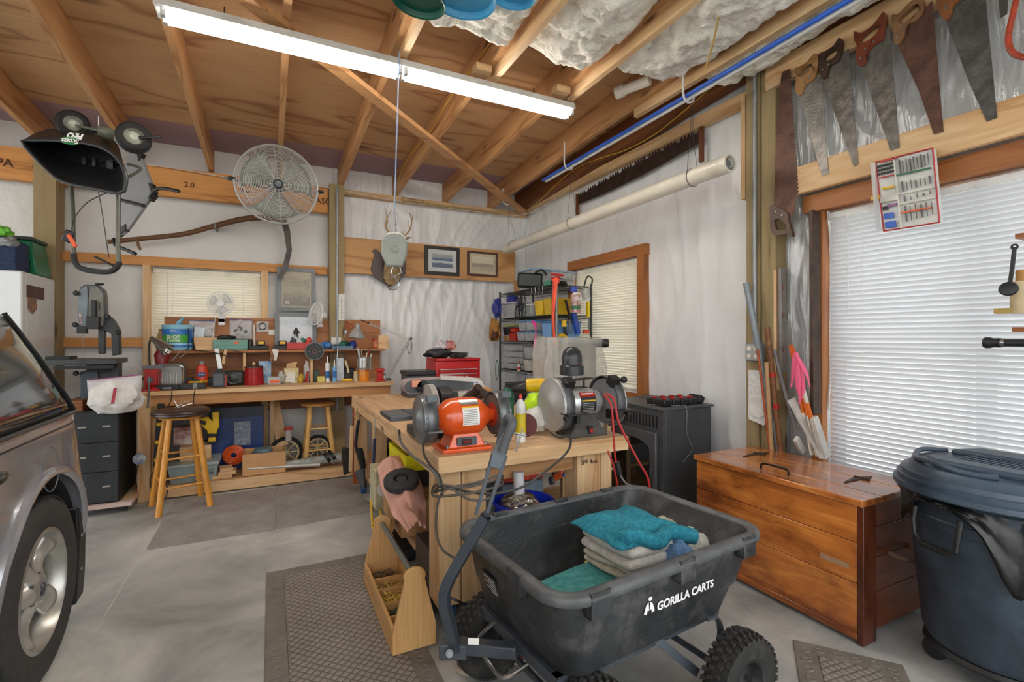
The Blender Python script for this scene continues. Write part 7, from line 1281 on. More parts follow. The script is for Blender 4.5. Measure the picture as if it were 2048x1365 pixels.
handsaw('dark brown saw with a worn open-top handle', [(840, 255), (880, 180), (990, 50), (1035, 5), (1060, 300), (1098, 750), (1045, 765), (960, 520)], [(812, 90), (850, 80), (890, 40), (930, 5), (975, -10), (992, 20), (985, 80), (950, 120), (900, 150), (885, 200), (850, 255), (828, 240), (822, 160)], [(860, 140), (850, 110), (890, 75), (935, 35), (965, 30), (955, 70), (910, 110)], BL2, W4_, (3, 5), ((870, 158), (848, 218)), 1.0)
handsaw('largest grey saw, its handle cut by the top of the picture', [(1115, 125), (1160, 20), (1200, -90), (1330, -90), (1360, 250), (1402, 670), (1345, 692), (1250, 480)], [(1068, 10), (1100, -40), (1160, -110), (1230, -120), (1240, -60), (1200, 0), (1160, 40), (1150, 90), (1120, 122), (1090, 90), (1075, 50)], [(1110, 0), (1100, -20), (1140, -60), (1190, -90), (1200, -60), (1160, -20)], BL3, P('#7c4a26', .4, 0, .2, 12, coat=.3), (3, 5), ((1125, 35), (1125, 55)), 1.0)
handsaw('grey saw blade tip hanging at the top right corner', [(1405, -80), (1470, -80), (1460, 80), (1422, 102)], [(1400, -200), (1470, -200), (1475, -90), (1400, -90)], [(1425, -170), (1450, -170), (1450, -120), (1425, -120)], BL3, W4_, (1, 2), (), 1.0)
handsaw('long one-man crosscut saw with big teeth hanging by the post', [(180, 410), (222, 392), (262, 640), (268, 1100), (245, 1225), (135, 1180), (150, 700)], [(122, 1170), (165, 1180), (215, 1210), (225, 1260), (248, 1345), (215, 1335), (150, 1340), (125, 1310), (120, 1240)], [(150, 1290), (145, 1255), (175, 1250), (210, 1280), (205, 1305), (165, 1312)], BL2, P('#5a4438', .5, 0, .2, 12), (1, 3), ((155, 1205), (190, 1225)), 5)
one(MB().tube([Z6(p) for p in ((1530, -60), (1500, 60), (1470, 200), (1480, 280), (1520, 315), (1600, 330), (1750, 330))], .012, 8, k=5), 'bow_saw', 'orange tubular bow saw frame at the upper right', 'saw', P('#a83c20', .4, 0, .3, 20))
# ---------- drill bit case
T = th('bit_case', 'open red-edged clear drill bit case hanging over the wide blind', 'case', onX(1810, 380, 2.86)); q = [onX(u, v, 2.86) for u, v in ((1752, 325), (1866, 297), (1880, 445), (1768, 463))]
MB().prism(q, (.03, 0, 0)).build('tray', P('#cfcfcc', .4), T); Q = [p+V((-.004, 0, 0)) for p in q]; fr2 = MB()
for i in range(4): fr2.tube([Q[i], Q[(i+1) % 4]], .0035, 6)
fr2.build('red_edge', P('#b82a34', .4), T); MB().prism([onX(u, v, 2.80+.03*(u > 1752)) for u, v in ((1740, 325), (1750, 325), (1762, 462), (1752, 464))], (.004, 0, 0)).build('open_lid', clear('#c8c8c8', .5), T); MB().ob(onX(1750, 396, 2.82), (.01, .035, .022)).build('latch', YEL, T)
def cs_(a, b): return (Q[0]*(1-a)+Q[1]*a)*(1-b)+(Q[3]*(1-a)+Q[2]*a)*b+V((-.004, 0, 0))
def item(nm_, rects, mt):
    for (a0, b0, a1, b1) in rects: MB().prism([cs_(a0, b0), cs_(a1, b0), cs_(a1, b1), cs_(a0, b1)], (-.006, 0, 0)).build(nm_, mt, T)
random.seed(3); mb = MB()
for b0, b1, n_ in ((.05, .25, 9), (.36, .5, 7), (.56, .64, 5), (.7, .92, 6)):
    for k in range(n_): a = .4+.55*(k+.5)/n_; MB().tube([cs_(a, b0+.02*(k % 2)), cs_(a+.005, b1-.04*(k/n_))], .0022+.0018*(k % 3 == 0), 6).build('drill_bit', DSTEEL, T)
mb = MB()
for i in range(3):
    for k in range(6): mb.tube([cs_(.03+.05*k, .09+.055*i), cs_(.07+.05*k, .06+.055*i)], .0045, 6)
mb.build('spade_bits', P('#4a4848', .4, .5), T); item('green_bar', ((.36, .25, .95, .27),), GRN); item('orange_bar', ((.36, .78, .9, .8),), ORN); item('blue_pack', ((.06, .76, .24, .84), (.06, .88, .26, .97)), BLU); item('yellow_strip', ((.08, .39, .3, .42),), YEL); item('red_strip', ((.05, .235, .32, .25), (.1, .0, .4, .03)), RED); item('purple_pack', ((.14, .64, .32, .68),), P('#8a5a8c', .4)); item('black_pack', ((.05, .66, .15, .71),), BLK); item('divider', ((.34, .0, .36, 1.0), (.36, .52, .97, .535), (.36, .66, .97, .675), (.02, .52, .34, .6)), P('#d6d4cc', .5))
# ---------- shelf bits at the right edge of the picture
SH = 2.72
sh_ = th('wall_shelf', 'small two-board wooden shelf at the right edge before the blind', 'shelf', (2.8, .78, 1.36)); a = onX(2024, 655, SH); MB().box(SH, SH+.14, .3, a.y, a.z-.02, a.z).build('lower_board', RW, sh_); b = onX(2030, 468, SH); MB().box(SH, SH+.14, .3, b.y, b.z-.02, b.z+.0).build('upper_board', RW, sh_); MB().box(SH+.1, SH+.14, .3, .34, a.z, b.z).build('bracket', RW, sh_); MB().box(SH+.141, XW-.03, .3, .34, a.z-.02, a.z+.0).build('bracket', RW, sh_)
c = onX(1983, 650, SH-.02); c2 = onX(2024, 655, SH); T = boxthing('carton', 'long grey printed carton on the small wooden shelf', 'carton', V((SH+.04, .55, c2.z+.001)), (.12, .52, .055), P('#a0a2a6', .5)); text(T, 'POOSITY701', .026, P('#6a6c70', .5), (SH-.0215, .70, c2.z+.03), (0, -1, 0), (0, 0, 1))
for u, v0, v1, r, cl, lb in ((2040, 563, 624, .03, '#c8b490', 'tan paper cup stack on the small shelf'), (2046, 540, 562, .022, '#b8864c', 'orange-brown cap on the tan cups')): p0 = onX(u, v1, SH+.05); p1 = onX(u, v0, SH+.05); one(MB().cyl((p0.x, p0.y, c2.z+.058 if v0 == 563 else p0.z), (p1.x, p1.y, p1.z), r), 'paper_cup', lb, 'cup', P(cl, .7))
one(MB().ob(V((SH+.05, onX(2018, 613, SH+.05).y, c2.z+.07)), (.05, .08, .022)), 'sponge', 'tan sponge lying on the grey carton', 'sponge', P('#b89c5c', .9))
T = th('ladle', 'black plastic ladle hanging from the upper shelf board', 'ladle', onX(2020, 577, SH-.02)); MB().tube([onX(2029, 494, SH-.02), onX(2024, 540, SH-.02), onX(2019, 570, SH-.03)], .0075, 8, k=3, flat=.5).build('handle', BLK, T); MB().torus(onX(2029, 494, SH-.02), .009, .004, (1, 0, 0), 20, 6).build('ring', BLK, T); MB().lathe(onX(2017, 578, SH-.03), [(0, .014), (.026, .008), (.03, 0), (.027, .002), (0, .008)], 24, (-1, -.25, .2)).build('bowl', BLK, T); MB().tube([onX(2028, 478, SH-.01), onX(2029, 488, SH-.02)], .001).build('string', WH, T)
T = th('pole', 'black pole with a rubber ferrule sticking in from the right edge', 'pole', onX(2000, 686, 2.5)); d0_ = V((0, 1, 0)); p0 = onX(1968, 686, 2.5); MB().lathe(p0, [(0, 0), (.019, .0), (.022, .006), (.021, .02), (.017, .03), (.018, .035), (.018, .05), (0, .05)], 20, (0, -1, 0)).build('ferrule', BLK, T); MB().cyl(p0+V((0, -.05, 0)), p0+V((0, -.062, 0)), .0165).build('metal_ring', STEEL, T); MB().cyl(p0+V((0, -.06, 0)), p0+V((0, -.7, 0)), .014).build('shaft', BLK, T)
# ---------- levels and things leaning by the right post
def lean(name, label, cat_, u0, v0, u1, v1, X0_, X1_, w_, t_, mt, grp=None): p0, p1 = onX(u0, v0, X0_), onX(u1, v1, X1_); T = th(name, label, cat_, p0 if p0.z < p1.z else p1, grp); MB().beam(p0, p1, w_, t_, up=(1, 0, 0)).build('body', mt, T, bev=.002); return T, p0, p1
LVB = P('#4a3830', .5, .2, .35, 14, .2, 50); T, p0, p1 = lean('spirit_level', 'long weathered brown spirit level hanging beside the wide window', 'level', 1629, 422, 1631, 828, 2.95, 2.95, .022, .075, LVB)
def vial(t, mt, w=.05, h=.02): q = p0.lerp(p1, t)+V((-.012, 0, 0)); MB().ob(q, (.004, h, w)).build('vial', mt, T, bev=.004)
for t in (.24, .62, .9): vial(t, BLK, .09, .018)
for t in (.45, .78): vial(t, P('#cfc8a8', .3), .05, .022)
T, p0, p1 = lean('spirit_level', 'narrow grey spirit level hanging between the post and the brown level', 'level', 1564, 537, 1566, 745, 2.95, 2.95, .02, .05, P('#8a8480', .4, .4, .2)); 
for t in (.18, .45, .78): q = p0.lerp(p1, t)+V((-.012, 0, 0)); MB().torus(q, .017, .005, (1, 0, 0), 24, 6).build('vial_ring', P('#7a4a44', .5), T); MB().ob(q, (.004, .014, .02)).build('vial', P('#d0cc9c', .3), T)
one(MB().beam(onX(1553, 540, 2.95), onX(1553, 780, 2.95), .02, .03, up=(1, 0, 0)), 'wood_strip', 'pale thin wood strip hanging beside the narrow grey level', 'wood strip', PINE[2])
zf = lambda u, v, X, z: None
for u0, v0, u1, v1, xa, xb, r, cl, nm_, lb in ((1492, 566, 1560, 905, 2.84, 2.93, .02, '#8a9298', 'metal_pipe', 'grey metal pipe leaning across the right post'), (1534, 655, 1572, 920, 2.82, 2.95, .017, '#7a4e2c', 'walking_stick', 'rough bark-covered stick with red tape marks'), (1533, 725, 1555, 915, 2.82, 2.95, .013, '#b89468', 'wood_dowel', 'smooth pale dowel leaning beside the bark stick'), (1515, 698, 1552, 915, 2.80, 2.94, .008, '#a4512c', 'wood_stake', 'thin reddish stake leaning in front of the outlet box'), (1548, 700, 1592, 860, 2.86, 2.95, .012, '#7c7a7c', 'angle_iron', 'grey steel bar with a maroon strip leaning right of the bark stick')):
    p0, p1 = onX(u0, v0, xa), onX(u1, v1, xb); p1 = p0+(p1-p0)*((p0.z-.01)/(p0.z-p1.z)) if nm_ != 'angle_iron' else p1; p1.x = min(p1.x, 2.98); T = th(nm_, lb, nm_.split('_')[-1], p1, 'sticks and pipes leaning by the right post'); MB().tube([p0, p0.lerp(p1, .5)+V((0, .004, 0)), p1], r, 12, k=4).build('shaft', P(cl, .5, .3 if 'metal' in nm_ else 0, .3 if nm_ == 'walking_stick' else .08, 30, .3, 60), T)
    if nm_ == 'walking_stick':
        for t in (.2, .34): MB().cyl(p0.lerp(p1, t), p0.lerp(p1, t+.02), r+.002).build('red_tape', RED, T)
    if nm_ == 'angle_iron': MB().beam(p0.lerp(p1, .2), p1, .006, .012).build('maroon_strip', P('#7a2c34', .4), T)
for i, (u0, v0, u1, v1, w_, lb) in enumerate(((1583, 798, 1640, 900, .07, 'white gutter board leaning left of the pink-flagged stakes'), (1628, 835, 1650, 905, .05, 'white board end at the foot of the pink-flagged stakes'), (1592, 878, 1604, 900, .04, 'short pale board end behind the chest lid'))):
    p0, p1 = onX(u0, v0, 2.86), onX(u1, v1, 2.93); p1 = p0+(p1-p0)*((p0.z-.67)/(p0.z-p1.z)); one(MB().beam(p0, p1, .02, w_, up=(1, 0, 0)), 'white_board', lb, 'board', P('#c9c9c4', .6), 'pale boards standing behind the chest')
for i, (u0, v0, u1, v1) in enumerate(((1582, 690, 1622, 900), (1586, 700, 1632, 900), (1590, 720, 1640, 900))):
    p0, p1 = onX(u0, v0, 2.85), onX(u1, v1, 2.92); p1 = p0+(p1-p0)*((p0.z-.67)/(p0.z-p1.z)); T = th('survey_stake', ('leftmost of the three orange-tipped survey stakes behind the chest', 'middle one of the three orange-tipped survey stakes', 'rightmost of the three orange-tipped survey stakes')[i], 'stake', p1, 'survey stakes with pink ribbon'); MB().beam(p0, p1, .012, .022, up=(1, 0, 0)).build('stake_body', P('#d8d2c4', .6, 0, .05), T); MB().beam(p0, p0.lerp(p1, .12), .0135, .024, up=(1, 0, 0)).build('orange_tip', P('#d85c1c', .5), T); MB().beam(p0.lerp(p1, .45), p0.lerp(p1, .62), .0135, .024, up=(1, 0, 0)).build('orange_band', P('#d86a1c', .5), T)
PK = P('#f0648c', .5, 0, .06); mb = MB()
for k, (l_) in enumerate((((1590, 705), (1588, 740), (1582, 775)), ((1592, 705), (1600, 740), (1606, 780), (1598, 808)), ((1592, 708), (1612, 745), (1620, 775)), ((1595, 730), (1596, 770), (1600, 800)))): mb.tube([onX(u, v, 2.82-.004*k) for u, v in l_], lambda t: .016*math.sin(PI*min(.95, t+.12))+.003, 8, k=5, flat=.25)
one(mb, 'flagging_ribbon', 'bright pink flagging ribbon tied to the survey stakes', 'ribbon', PK)
T = th('hanging_bag', 'clear bag of papers with a white paper disc hanging on the right post', 'bag', onX(1518, 850, 2.90)); MB().prism([onX(u, v, 2.905) for u, v in ((1499, 740), (1526, 742), (1536, 780), (1542, 840), (1530, 852), (1499, 838))], (-.012, 0, 0)).build('papers', P('#d8d8d6', .6, 0, .12, 30, .5, 40), T); MB().lathe(onX(1515, 815, 2.888), [(0, 0), (.068, 0), (.068, .003), (.006, .003), (0, .001)], 36, (-1, 0, 0)).build('paper_disc', P('#dcdad6', .6), T)
# ---------- pellet stove
SM = P('#4a4c4f', .5, .15, .08, 10, .1, 60); stv = th('pellet_stove', 'dark grey pellet stove with a glass door beside the chest', 'stove', (2.7, 2.86, 0)); xa, xb, ya, yb = 2.46, 2.95, 2.56, 3.2
MB().box(xa+.02, xb-.22, ya, yb, .04, .865).build('body', SM, stv, bev=.004); MB().box(xb-.215, xb, ya+.02, yb-.02, .1, .865).build('hopper', SM, stv, bev=.004); MB().box(xa-.015, xb-.21, ya-.01, yb+.01, .866, .88).build('top_plate', P('#55575a', .5, .15, .08), stv, bev=.003); MB().box(xa+.0, xb-.0, ya+.0, yb, 0, .04).build('plinth', BLK, stv)
MB().box(xb-.2, xb+.005, ya-.005, yb, .866, .882).build('hopper_lid', P('#55575a', .5, .15, .08), stv, bev=.003)
fr_2 = MB().box(xa+.0, xa+.02, ya, yb, .12, .865).build('front_panel', SM, stv, bev=.003); mb = MB()
for i in range(15): y = ya+.06+i*.035; mb.box(xa-.002, xa+.001, y, y+.014, .73, .82)
mb.build('louvers', P('#08080a', .9), fr_2); dp = MB().box(xa-.03, xa-.001, ya+.05, yb-.05, .14, .70).build('door', P('#5a5c5f', .4, .2, .1), stv, bev=.006)
pts = [(ya+.11, .2), (yb-.11, .2), (yb-.11, .57)]+[((ya+yb)/2+(yb-ya-.22)/2*math.cos(R(a)), .57+.07*math.sin(R(a))) for a in range(15, 180, 15)]+[(ya+.11, .57)]; MB().prism([(xa-.036, y, z) for y, z in pts], (.006, 0, 0)).build('glass', P('#1c1610', .05, 0, .3, 10, spec=1), dp); MB().tube([(xa-.04, ya+.07, .3), (xa-.06, ya+.06, .33), (xa-.06, ya+.06, .45), (xa-.04, ya+.07, .48)], .008).build('door_handle', BLK, dp)
T = th('socket_case', 'black open case of red-capped cups lying on the stove top', 'case', (2.68, 2.72, .882)); 
for i in range(4): p = onZ(1345+i*22, 806, .884); mb = MB(); mb.ob((2.60+.0, 0, 0), (0, 0, 0)) if 0 else None; cx_, cy_ = 2.56+.085*i, 2.66; MB().ob((cx_, cy_, .905), (.078, .09, .046)).build('compartment', BLK, T, bev=.008); MB().ob((cx_, cy_+.0, .934), (.03, .03, .012)).build('red_cap', RED, T, bev=.003); MB().ob((cx_, cy_+.1, .905), (.078, .09, .046)).build('compartment', BLK, T, bev=.008); MB().ob((cx_, cy_+.1, .934), (.03, .03, .012)).build('red_cap', RED, T, bev=.003)
MB().ob((2.90, 2.68, .91), (.05, .12, .06), (0, 30, 0)).build('clasp_end', BLK, T, bev=.006)
mb = MB(); mb.tube([(2.5, 2.75, .884), (2.6, 2.6, .886), (2.66, 2.545, .88), (2.66, 2.54, .7), (2.70, 2.53, .58), (2.60, 2.52, .5)], .0025, 6, k=5); one(mb, 'thermocouple_wire', 'thin grey wire draped from the stove top down its side', 'wire', GR)
# ---------- wire rack in the corner
rx0, rx1, ry0, ry1 = 2.50, 2.96, 4.11, 5.34; rk = th('wire_rack', 'tall black wire shelving rack crammed with bins in the back right corner', 'rack', (2.73, 4.7, 0)); RKM = P('#3a403c', .35, .5)
for x, y in ((rx0, ry0), (rx1, ry0), (rx0, ry1), (rx1, ry1)): MB().cyl((x, y, 0), (x, y, 1.93), .0125, n=12).build('post', RKM, rk)
LV = [.2, .62, 1.0, 1.33, 1.6, 1.90]
for z in LV:
    mb = MB()
    for x in (rx0, rx1):
        for dz in (0, -.028): mb.tube([(x, ry0, z+dz), (x, ry1, z+dz)], .003, 5)
        mb.tube([(x, ry0+(ry1-ry0)*i/44, z-.028*(i % 2)) for i in range(45)], .0018, 4)
    for y in (ry0, ry1):
        for dz in (0, -.028): mb.tube([(rx0, y, z+dz), (rx1, y, z+dz)], .003, 5)
        mb.tube([(rx0+(rx1-rx0)*i/16, y, z-.028*(i % 2)) for i in range(17)], .0018, 4)
    for i in range(1, 36): mb.tube([(rx0, ry0+(ry1-ry0)*i/36, z), (rx1, ry0+(ry1-ry0)*i/36, z)], .0015, 4)
    mb.build('wire_shelf', RKM, rk)
MB().tube([(rx1, ry0, 1.9), (rx1, ry0-.02, 1.98), (rx1-.06, ry0-.02, 2.0), (rx1-.1, ry0-.02, 1.9)], .008, 8, k=4).build('end_handle', RKM, rk)
# bins: uy = pixel column on the long side (X = rx0 plane)
def yy(u, X=rx0+.02): return onX(u, 650, X).y
def bin_(name, label, cat_, u0, u1, z, h, mt, lidm=None, dx=.3, x0=rx0+.02, grp=None, fill=None, lidh=.018):
    ya, yb = sorted((yy(u0, x0), yy(u1, x0))); T = th(name, label, cat_, (x0+dx/2, (ya+yb)/2, z), grp); ya += .004; yb -= .004; i_ = .012
    MB().add([(x, y, zz) for zz, k in ((z+.004, i_), (z+h, 0)) for x, y in ((x0+k, ya+k), (x0+dx-k, ya+k), (x0+dx-k, yb-k), (x0+k, yb-k))], [(0, 3, 2, 1), (4, 5, 6, 7)]+[(i, (i+1) % 4, 4+(i+1) % 4, 4+i) for i in range(4)]).build('tub', mt, T, bev=.005)
    if lidm: MB().box(x0-.006, x0+dx+.006, ya-.006, yb+.006, z+h+.001, z+h+lidh).build('lid', lidm, T, bev=.004)
    if fill: crum(V((x0+dx/2, (ya+yb)/2, z+h*.4+.005)), (dx*.38, (yb-ya)*.38, h*.36), .4, u0, 14).build('contents', fill, T)
    return T
CLR = P('#b8bec0', .2, 0, .12, 14, alpha=.62, hx2='#d4d8da'); LB = P('#4f8cc4', .35, 0, .06); MISC = P('#5c5650', .6, 0, .5, 30, hx2='#b4a898'); MIS2 = P('#8c3c34', .5, 0, .6, 24, hx2='#c8b48c')
bin_('storage_bin', 'clear bin with a pale blue lid at the far left on top of the rack', 'bin', 1036, 1066, 1.905, .2, CLR, P('#7896b4', .4), .34, fill=MISC, grp='clear bins on top of the rack')
bin_('storage_bin', 'clear empty bin with a blue-grey lid at the right end on top of the rack', 'bin', 1090, 1106, 1.905, .18, CLR, P('#8ca0b4', .4), .3, x0=rx1-.24, grp='clear bins on top of the rack')
c = onX(1045, 556, rx0+.05); T = th('soft_bag', 'black soft zipper bag on the front edge of the rack top', 'bag', (c.x, c.y, 1.905)); c = V((2.52, 4.62, 1.91)); T.location = c; mb = MB(); mb.ob((c.x, c.y, 1.995), (.27, .13, .16), (3, 2, -27)); mb.build('body', P('#141617', .4, 0, .2, 20), T, bev=.022); MB().tube([(c.x+.0, c.y-.1, 2.06), (c.x+.08, c.y-.12, 2.10), (c.x+.14, c.y-.12, 2.05)], .012, 8, k=5).build('strap', BLK, T)
one(MB().ob((2.75, onX(1015, 570, rx0+.1).y, 2.0), (.02, .22, .19)), 'cardboard_sheet', 'brown cardboard piece leaning on the rack top behind the black bag', 'cardboard', CARD)
one(crum(V((2.62, yy(1085), 1.94)), (.06, .12, .035), .4, 8, 18), 'cord_bundle', 'green coiled cord bundle on the rack top', 'cord', P('#4f9078', .5, 0, .3, 50)); one(MB().torus((2.66, yy(1094), 1.935), .08, .014, (.2, 0, 1), 30, 8).torus((2.66, yy(1094), 1.955), .07, .012, (.1, .2, 1), 30, 8), 'coiled_cable', 'black coiled cable on the rack top', 'cable', BLK)
T = th('pipe_clamp', 'red-headed bar clamp lying on the rack top', 'clamp', (2.6, yy(1104), 1.92)); MB().cyl((2.56, yy(1104), 1.955), (2.78, yy(1104), 1.955), .012).build('bar', STEEL, T); MB().ob((2.56, yy(1104), 1.975), (.05, .1, .02)).build('head', RED, T)
mb = MB(); random.seed(5)
for i in range(15): yc, zc_ = yy(1050)+random.uniform(-.09, .09), 1.72+random.uniform(-.09, .09); mb.tube([(rx0-.02-.003*i, yc+.05*(1+.4*(i % 3))*math.cos(a)*.6, zc_+.075*math.sin(a)) for a in [k*PI/7 for k in range(14)]], .0035, 5, closed=True)
one(mb, 'cable_bundle', 'tangle of black cables hanging from the rack shelf edge', 'cable', BLK)
for i, u in enumerate((1070, 1077, 1085, 1092)): q = V((rx0-.006, yy(u), 1.895)); one(MB().tube([q+V((-.0, 0, .012)), q+V((-.015, 0, .0)), q+V((-.012, 0, -.05)), q+V((-.012, .018, -.075)), q+V((-.012, .03, -.06))], .003, 6, k=4), 's_hook', ('first', 'second', 'third', 'fourth')[i]+' silver hook from the left along the rack top shelf edge', 'hook', STEEL, 'silver hooks on the rack')
for a in (('storage_bin', 'clear bin with a pale lid at the back end of the second rack shelf', 'bin', 1004, 1032, 1.605, .17, CLR, P('#c8bcc8', .4), .3), ('parts_box', 'small clear box with a blue lid on the second rack shelf', 'box', 1034, 1043, 1.605, .1, CLR, LB, .2), ('parts_box', 'white-topped clear box right of the small blue-lidded box', 'box', 1044, 1062, 1.605, .12, CLR, P('#d4d6d8', .4), .22)): bin_(*a, grp='boxes on the second rack shelf', fill=MISC)
bin_('storage_bin', 'yellow handled bin on the second rack shelf', 'bin', 1068, 1084, 1.605, .16, P('#d8b418', .35), None, .3, grp='yellow bins'); bin_('storage_bin', 'wide yellow basket in the middle of the rack', 'bin', 1086, 1104, 1.605, .17, P('#c8a41c', .4), None, .32, grp='yellow bins')
for i, (u0, u1, z, h, m1, l1, lb) in enumerate(((1033, 1047, 1.335, .09, CLR, LB, 'clear blue-lidded box, left one of the lower pair on the middle rack shelf'), (1048, 1072, 1.335, .09, CLR, LB, 'clear blue-lidded box, right one of the lower pair on the middle rack shelf'), (1036, 1050, 1.446, .1, CLR, LB, 'upper clear blue-lidded box at the left of the stack'), (1051, 1072, 1.446, .1, CLR, LB, 'upper clear blue-lidded box holding white parts'))): bin_('parts_box', lb, 'box', u0, u1, z, h, m1, l1, .24, fill=(MISC, MIS2)[i % 2], grp='blue-lidded boxes in the rack')
bin_('storage_tote', 'solid light blue tote on the middle rack shelf', 'tote', 1083, 1106, 1.335, .19, P('#6ca0d4', .35, 0, .08), P('#4a84bc', .35), .34)
for i, (u0, u1, z, h, cl, lb) in enumerate(((1005, 1016, 1.335, .06, '#b48454', 'tan wooden box at the far end of the middle rack shelf'), (1017, 1030, 1.335, .09, '#b8281c', 'red tool block on the middle rack shelf'), (1005, 1018, 1.40, .1, '#26282a', 'black tool stacked at the far end of the middle rack shelf'), (1019, 1030, 1.43, .05, '#c8301c', 'red tool on top of the red block'), (1006, 1026, 1.505, .02, '#b4c81c', 'lime green bar lying on the rack tools'))): bin_('tool_box', lb, 'tool', u0, u1, z, h, P(cl, .4), None, .16, grp='tools on the middle rack shelf')
for i in range(4): bin_('drawer_case', ('bottom', 'second lowest', 'third lowest', 'topmost')[i]+' clear parts case of the stack on the lower rack shelf', 'case', 1005, 1044, 1.005+i*.072, .064, CLR, None, .3, fill=(MISC, MIS2, MISC, MIS2)[i], grp='stacked clear parts cases')
bin_('storage_bin', 'grey clear bin right of the stacked parts cases', 'bin', 1047, 1062, 1.14, .13, CLR, None, .2, fill=MISC); one(MB().ob((rx0+.02, yy(1076), 1.09), (.015, .18, .17)), 'cardboard_sheet', 'brown cardboard square behind the grinding discs', 'cardboard', CARD)
q = onX(1081, 728, rx0-.05)
for i, (dx, r, cl, lb) in enumerate(((0, .075, '#7c7468', 'grey abrasive disc hanging in front on the rack'), (.03, .07, '#4a342c', 'dark brown abrasive disc behind the grey one'), (.06, .072, '#3a3c3e', 'black abrasive disc at the back of the hanging discs'))): one(MB().lathe(q+V((dx, -dx*.8, -.01)), [(.012, 0), (r, 0), (r, .006), (.012, .006)], 40, (-.8, -.5, .25)), 'abrasive_disc', lb, 'disc', P(cl, .9, 0, .2, 60), 'abrasive discs on the rack')
bin_('carton', 'white carton with a red bottle in front on the lower rack shelf', 'carton', 1046, 1056, 1.005, .12, P('#c8c4bc', .6), None, .1); bot('dropper_bottle', 'small red and white bottle standing on the lower rack shelf edge', 'bottle', V((rx0+.0, yy(1041), 1.005)), [(0, 0), (.02, 0), (.02, .06), (.008, .075), (0, .09)], P('#d8d4d0', .4), [(0, .075), (.009, .075), (.004, .11), (0, .11)], RED, [(.0202, .015), (.0206, .015), (.0206, .04), (.0202, .04)], RED)
bin_('storage_tote', 'dark tote on the low shelf of the rack', 'tote', 1010, 1040, .625, .2, P('#2c3438', .5), P('#3c464a', .5), .36); bin_('storage_tote', 'grey machine case on the low shelf of the rack', 'tote', 1050, 1090, .625, .24, P('#6c7478', .5), P('#2c3438', .5), .38)
# hangings on the rack end and sides
T = th('marking_pole', 'steel pole with orange flagging standing by the rack corner', 'pole', (rx0-.02, ry0-.05, .0)); pu = onX(1109, 570, rx0-.02); MB().cyl((pu.x, pu.y-.03, 0), (pu.x, pu.y-.03, 1.9), .017).build('pole_shaft', P('#8a8c8c', .35, .6), T); mb = MB(); mb.tube([(pu.x-.02, pu.y-.05, 1.93), (pu.x-.03, pu.y-.05, 1.80), (pu.x-.035, pu.y-.03, 1.6), (pu.x-.02, pu.y-.03, 1.35), (pu.x-.01, pu.y-.03, 1.22)], lambda t: .032*(1-t)+.01, 8, k=5, flat=.4); mb.ball((pu.x, pu.y-.03, 1.93), (.045, .03, .03), 12, .3); mb.build('orange_ribbon', P('#f0583c', .5), T); MB().beam((pu.x-.06, pu.y-.05, 1.985), (pu.x+.08, pu.y-.02, 1.985), .03, .02).build('red_handle', RED, T)
one(MB().tube([(rx0-.03, yy(1073), 1.545), (rx0-.035, yy(1080), 1.5), (rx0-.03, yy(1080), 1.38), (rx0-.03, yy(1077), 1.28)], lambda t: .012+.006*math.sin(t*9), 8, k=5), 'strap', 'hot pink strap hanging from the rack shelf', 'strap', P('#e83c94', .5))
YE = ry0-.03
def ehang(name, label, cat_, u, v0, v1, r, mt, flat=1, **k): p0, p1 = onY(u, v0, YE), onY(u+k.get('du', 0), v1, YE); return one(MB().tube([p0, p0.lerp(p1, .5), p1], r, 12, flat=flat), name, label, cat_, mt, 'tools hung on the rack end')
c = onY(1151, 608, YE-.03); T = th('cleaner_can', 'red and white can hanging on the rack end', 'can', c); MB().cyl(c+V((0, 0, -.09)), c+V((0, 0, .09)), .05, n=28).build('can_body', P('#a8302c', .4, 0, .2, 30, hx2='#e0d8d4'), T); text(T, 'LIQUID', .035, WT, c+V((0, -.0515, .045)), (1, 0, 0), (0, 0, 1), font_w=.001); MB().cyl(c+V((0, 0, .09)), c+V((0, 0, .11)), .03).build('cap', WH, T); MB().cyl(c+V((0, -.002, -.02)), c+V((0, -.002, -.06)), .0507).build('label', P('#3c6c50', .4), T)
ehang('caulk_gun', 'blue grease gun body hanging below the red can', 'gun', 1147, 626, 668, .03, P('#2648a4', .3), du=9); ehang('tape_roll', 'blue tape roll at the top of the rack end', 'tape', 1147, 574, 584, .035, P('#2c48b4', .4)); ehang('garden_light', 'clear bottle-shaped light hanging at the right of the rack end', 'light', 1170, 578, 600, .045, clear('#b8bcb8', .7), du=3)
ehang('stud_finder', 'bright yellow tool hanging by the right rack post', 'tool', 1176, 604, 634, .026, P('#f0d010', .4), .5); ehang('dark_blade', 'dark flat blades hanging in the middle of the rack end', 'blade', 1131, 600, 640, .022, P('#2c2420', .5), .4, du=10); ehang('tube_light', 'dark tube with a yellow collar on the rack end', 'tube', 1129, 655, 672, .017, BLK, du=3); ehang('tube_collar', 'yellow collar of the dark tube on the rack end', 'collar', 1128, 641, 654, .026, YEL); ehang('grey_brush', 'grey brush hanging between the blades and the blue gun', 'brush', 1138, 640, 668, .02, P('#707478', .5), .5, du=3); ehang('red_brush', 'red-orange brush low on the rack end', 'brush', 1172, 660, 668, .035, P('#c8401c', .5)); ehang('screwdriver', 'long screwdriver hanging under the yellow tool', 'screwdriver', 1178, 636, 664, .008, DSTEEL)
T = th('tape_measure', 'yellow round hose disc low on the rack end', 'disc', onY(1124, 680, YE-.03)); MB().torus(onY(1124, 682, YE-.03), .055, .017, (0, 1, 0), 32, 8).build('ring', YEL, T); MB().tube([onY(1102, 701, YE-.04), onY(1120, 693, YE-.05)], .009).build('spout', STEEL, T)
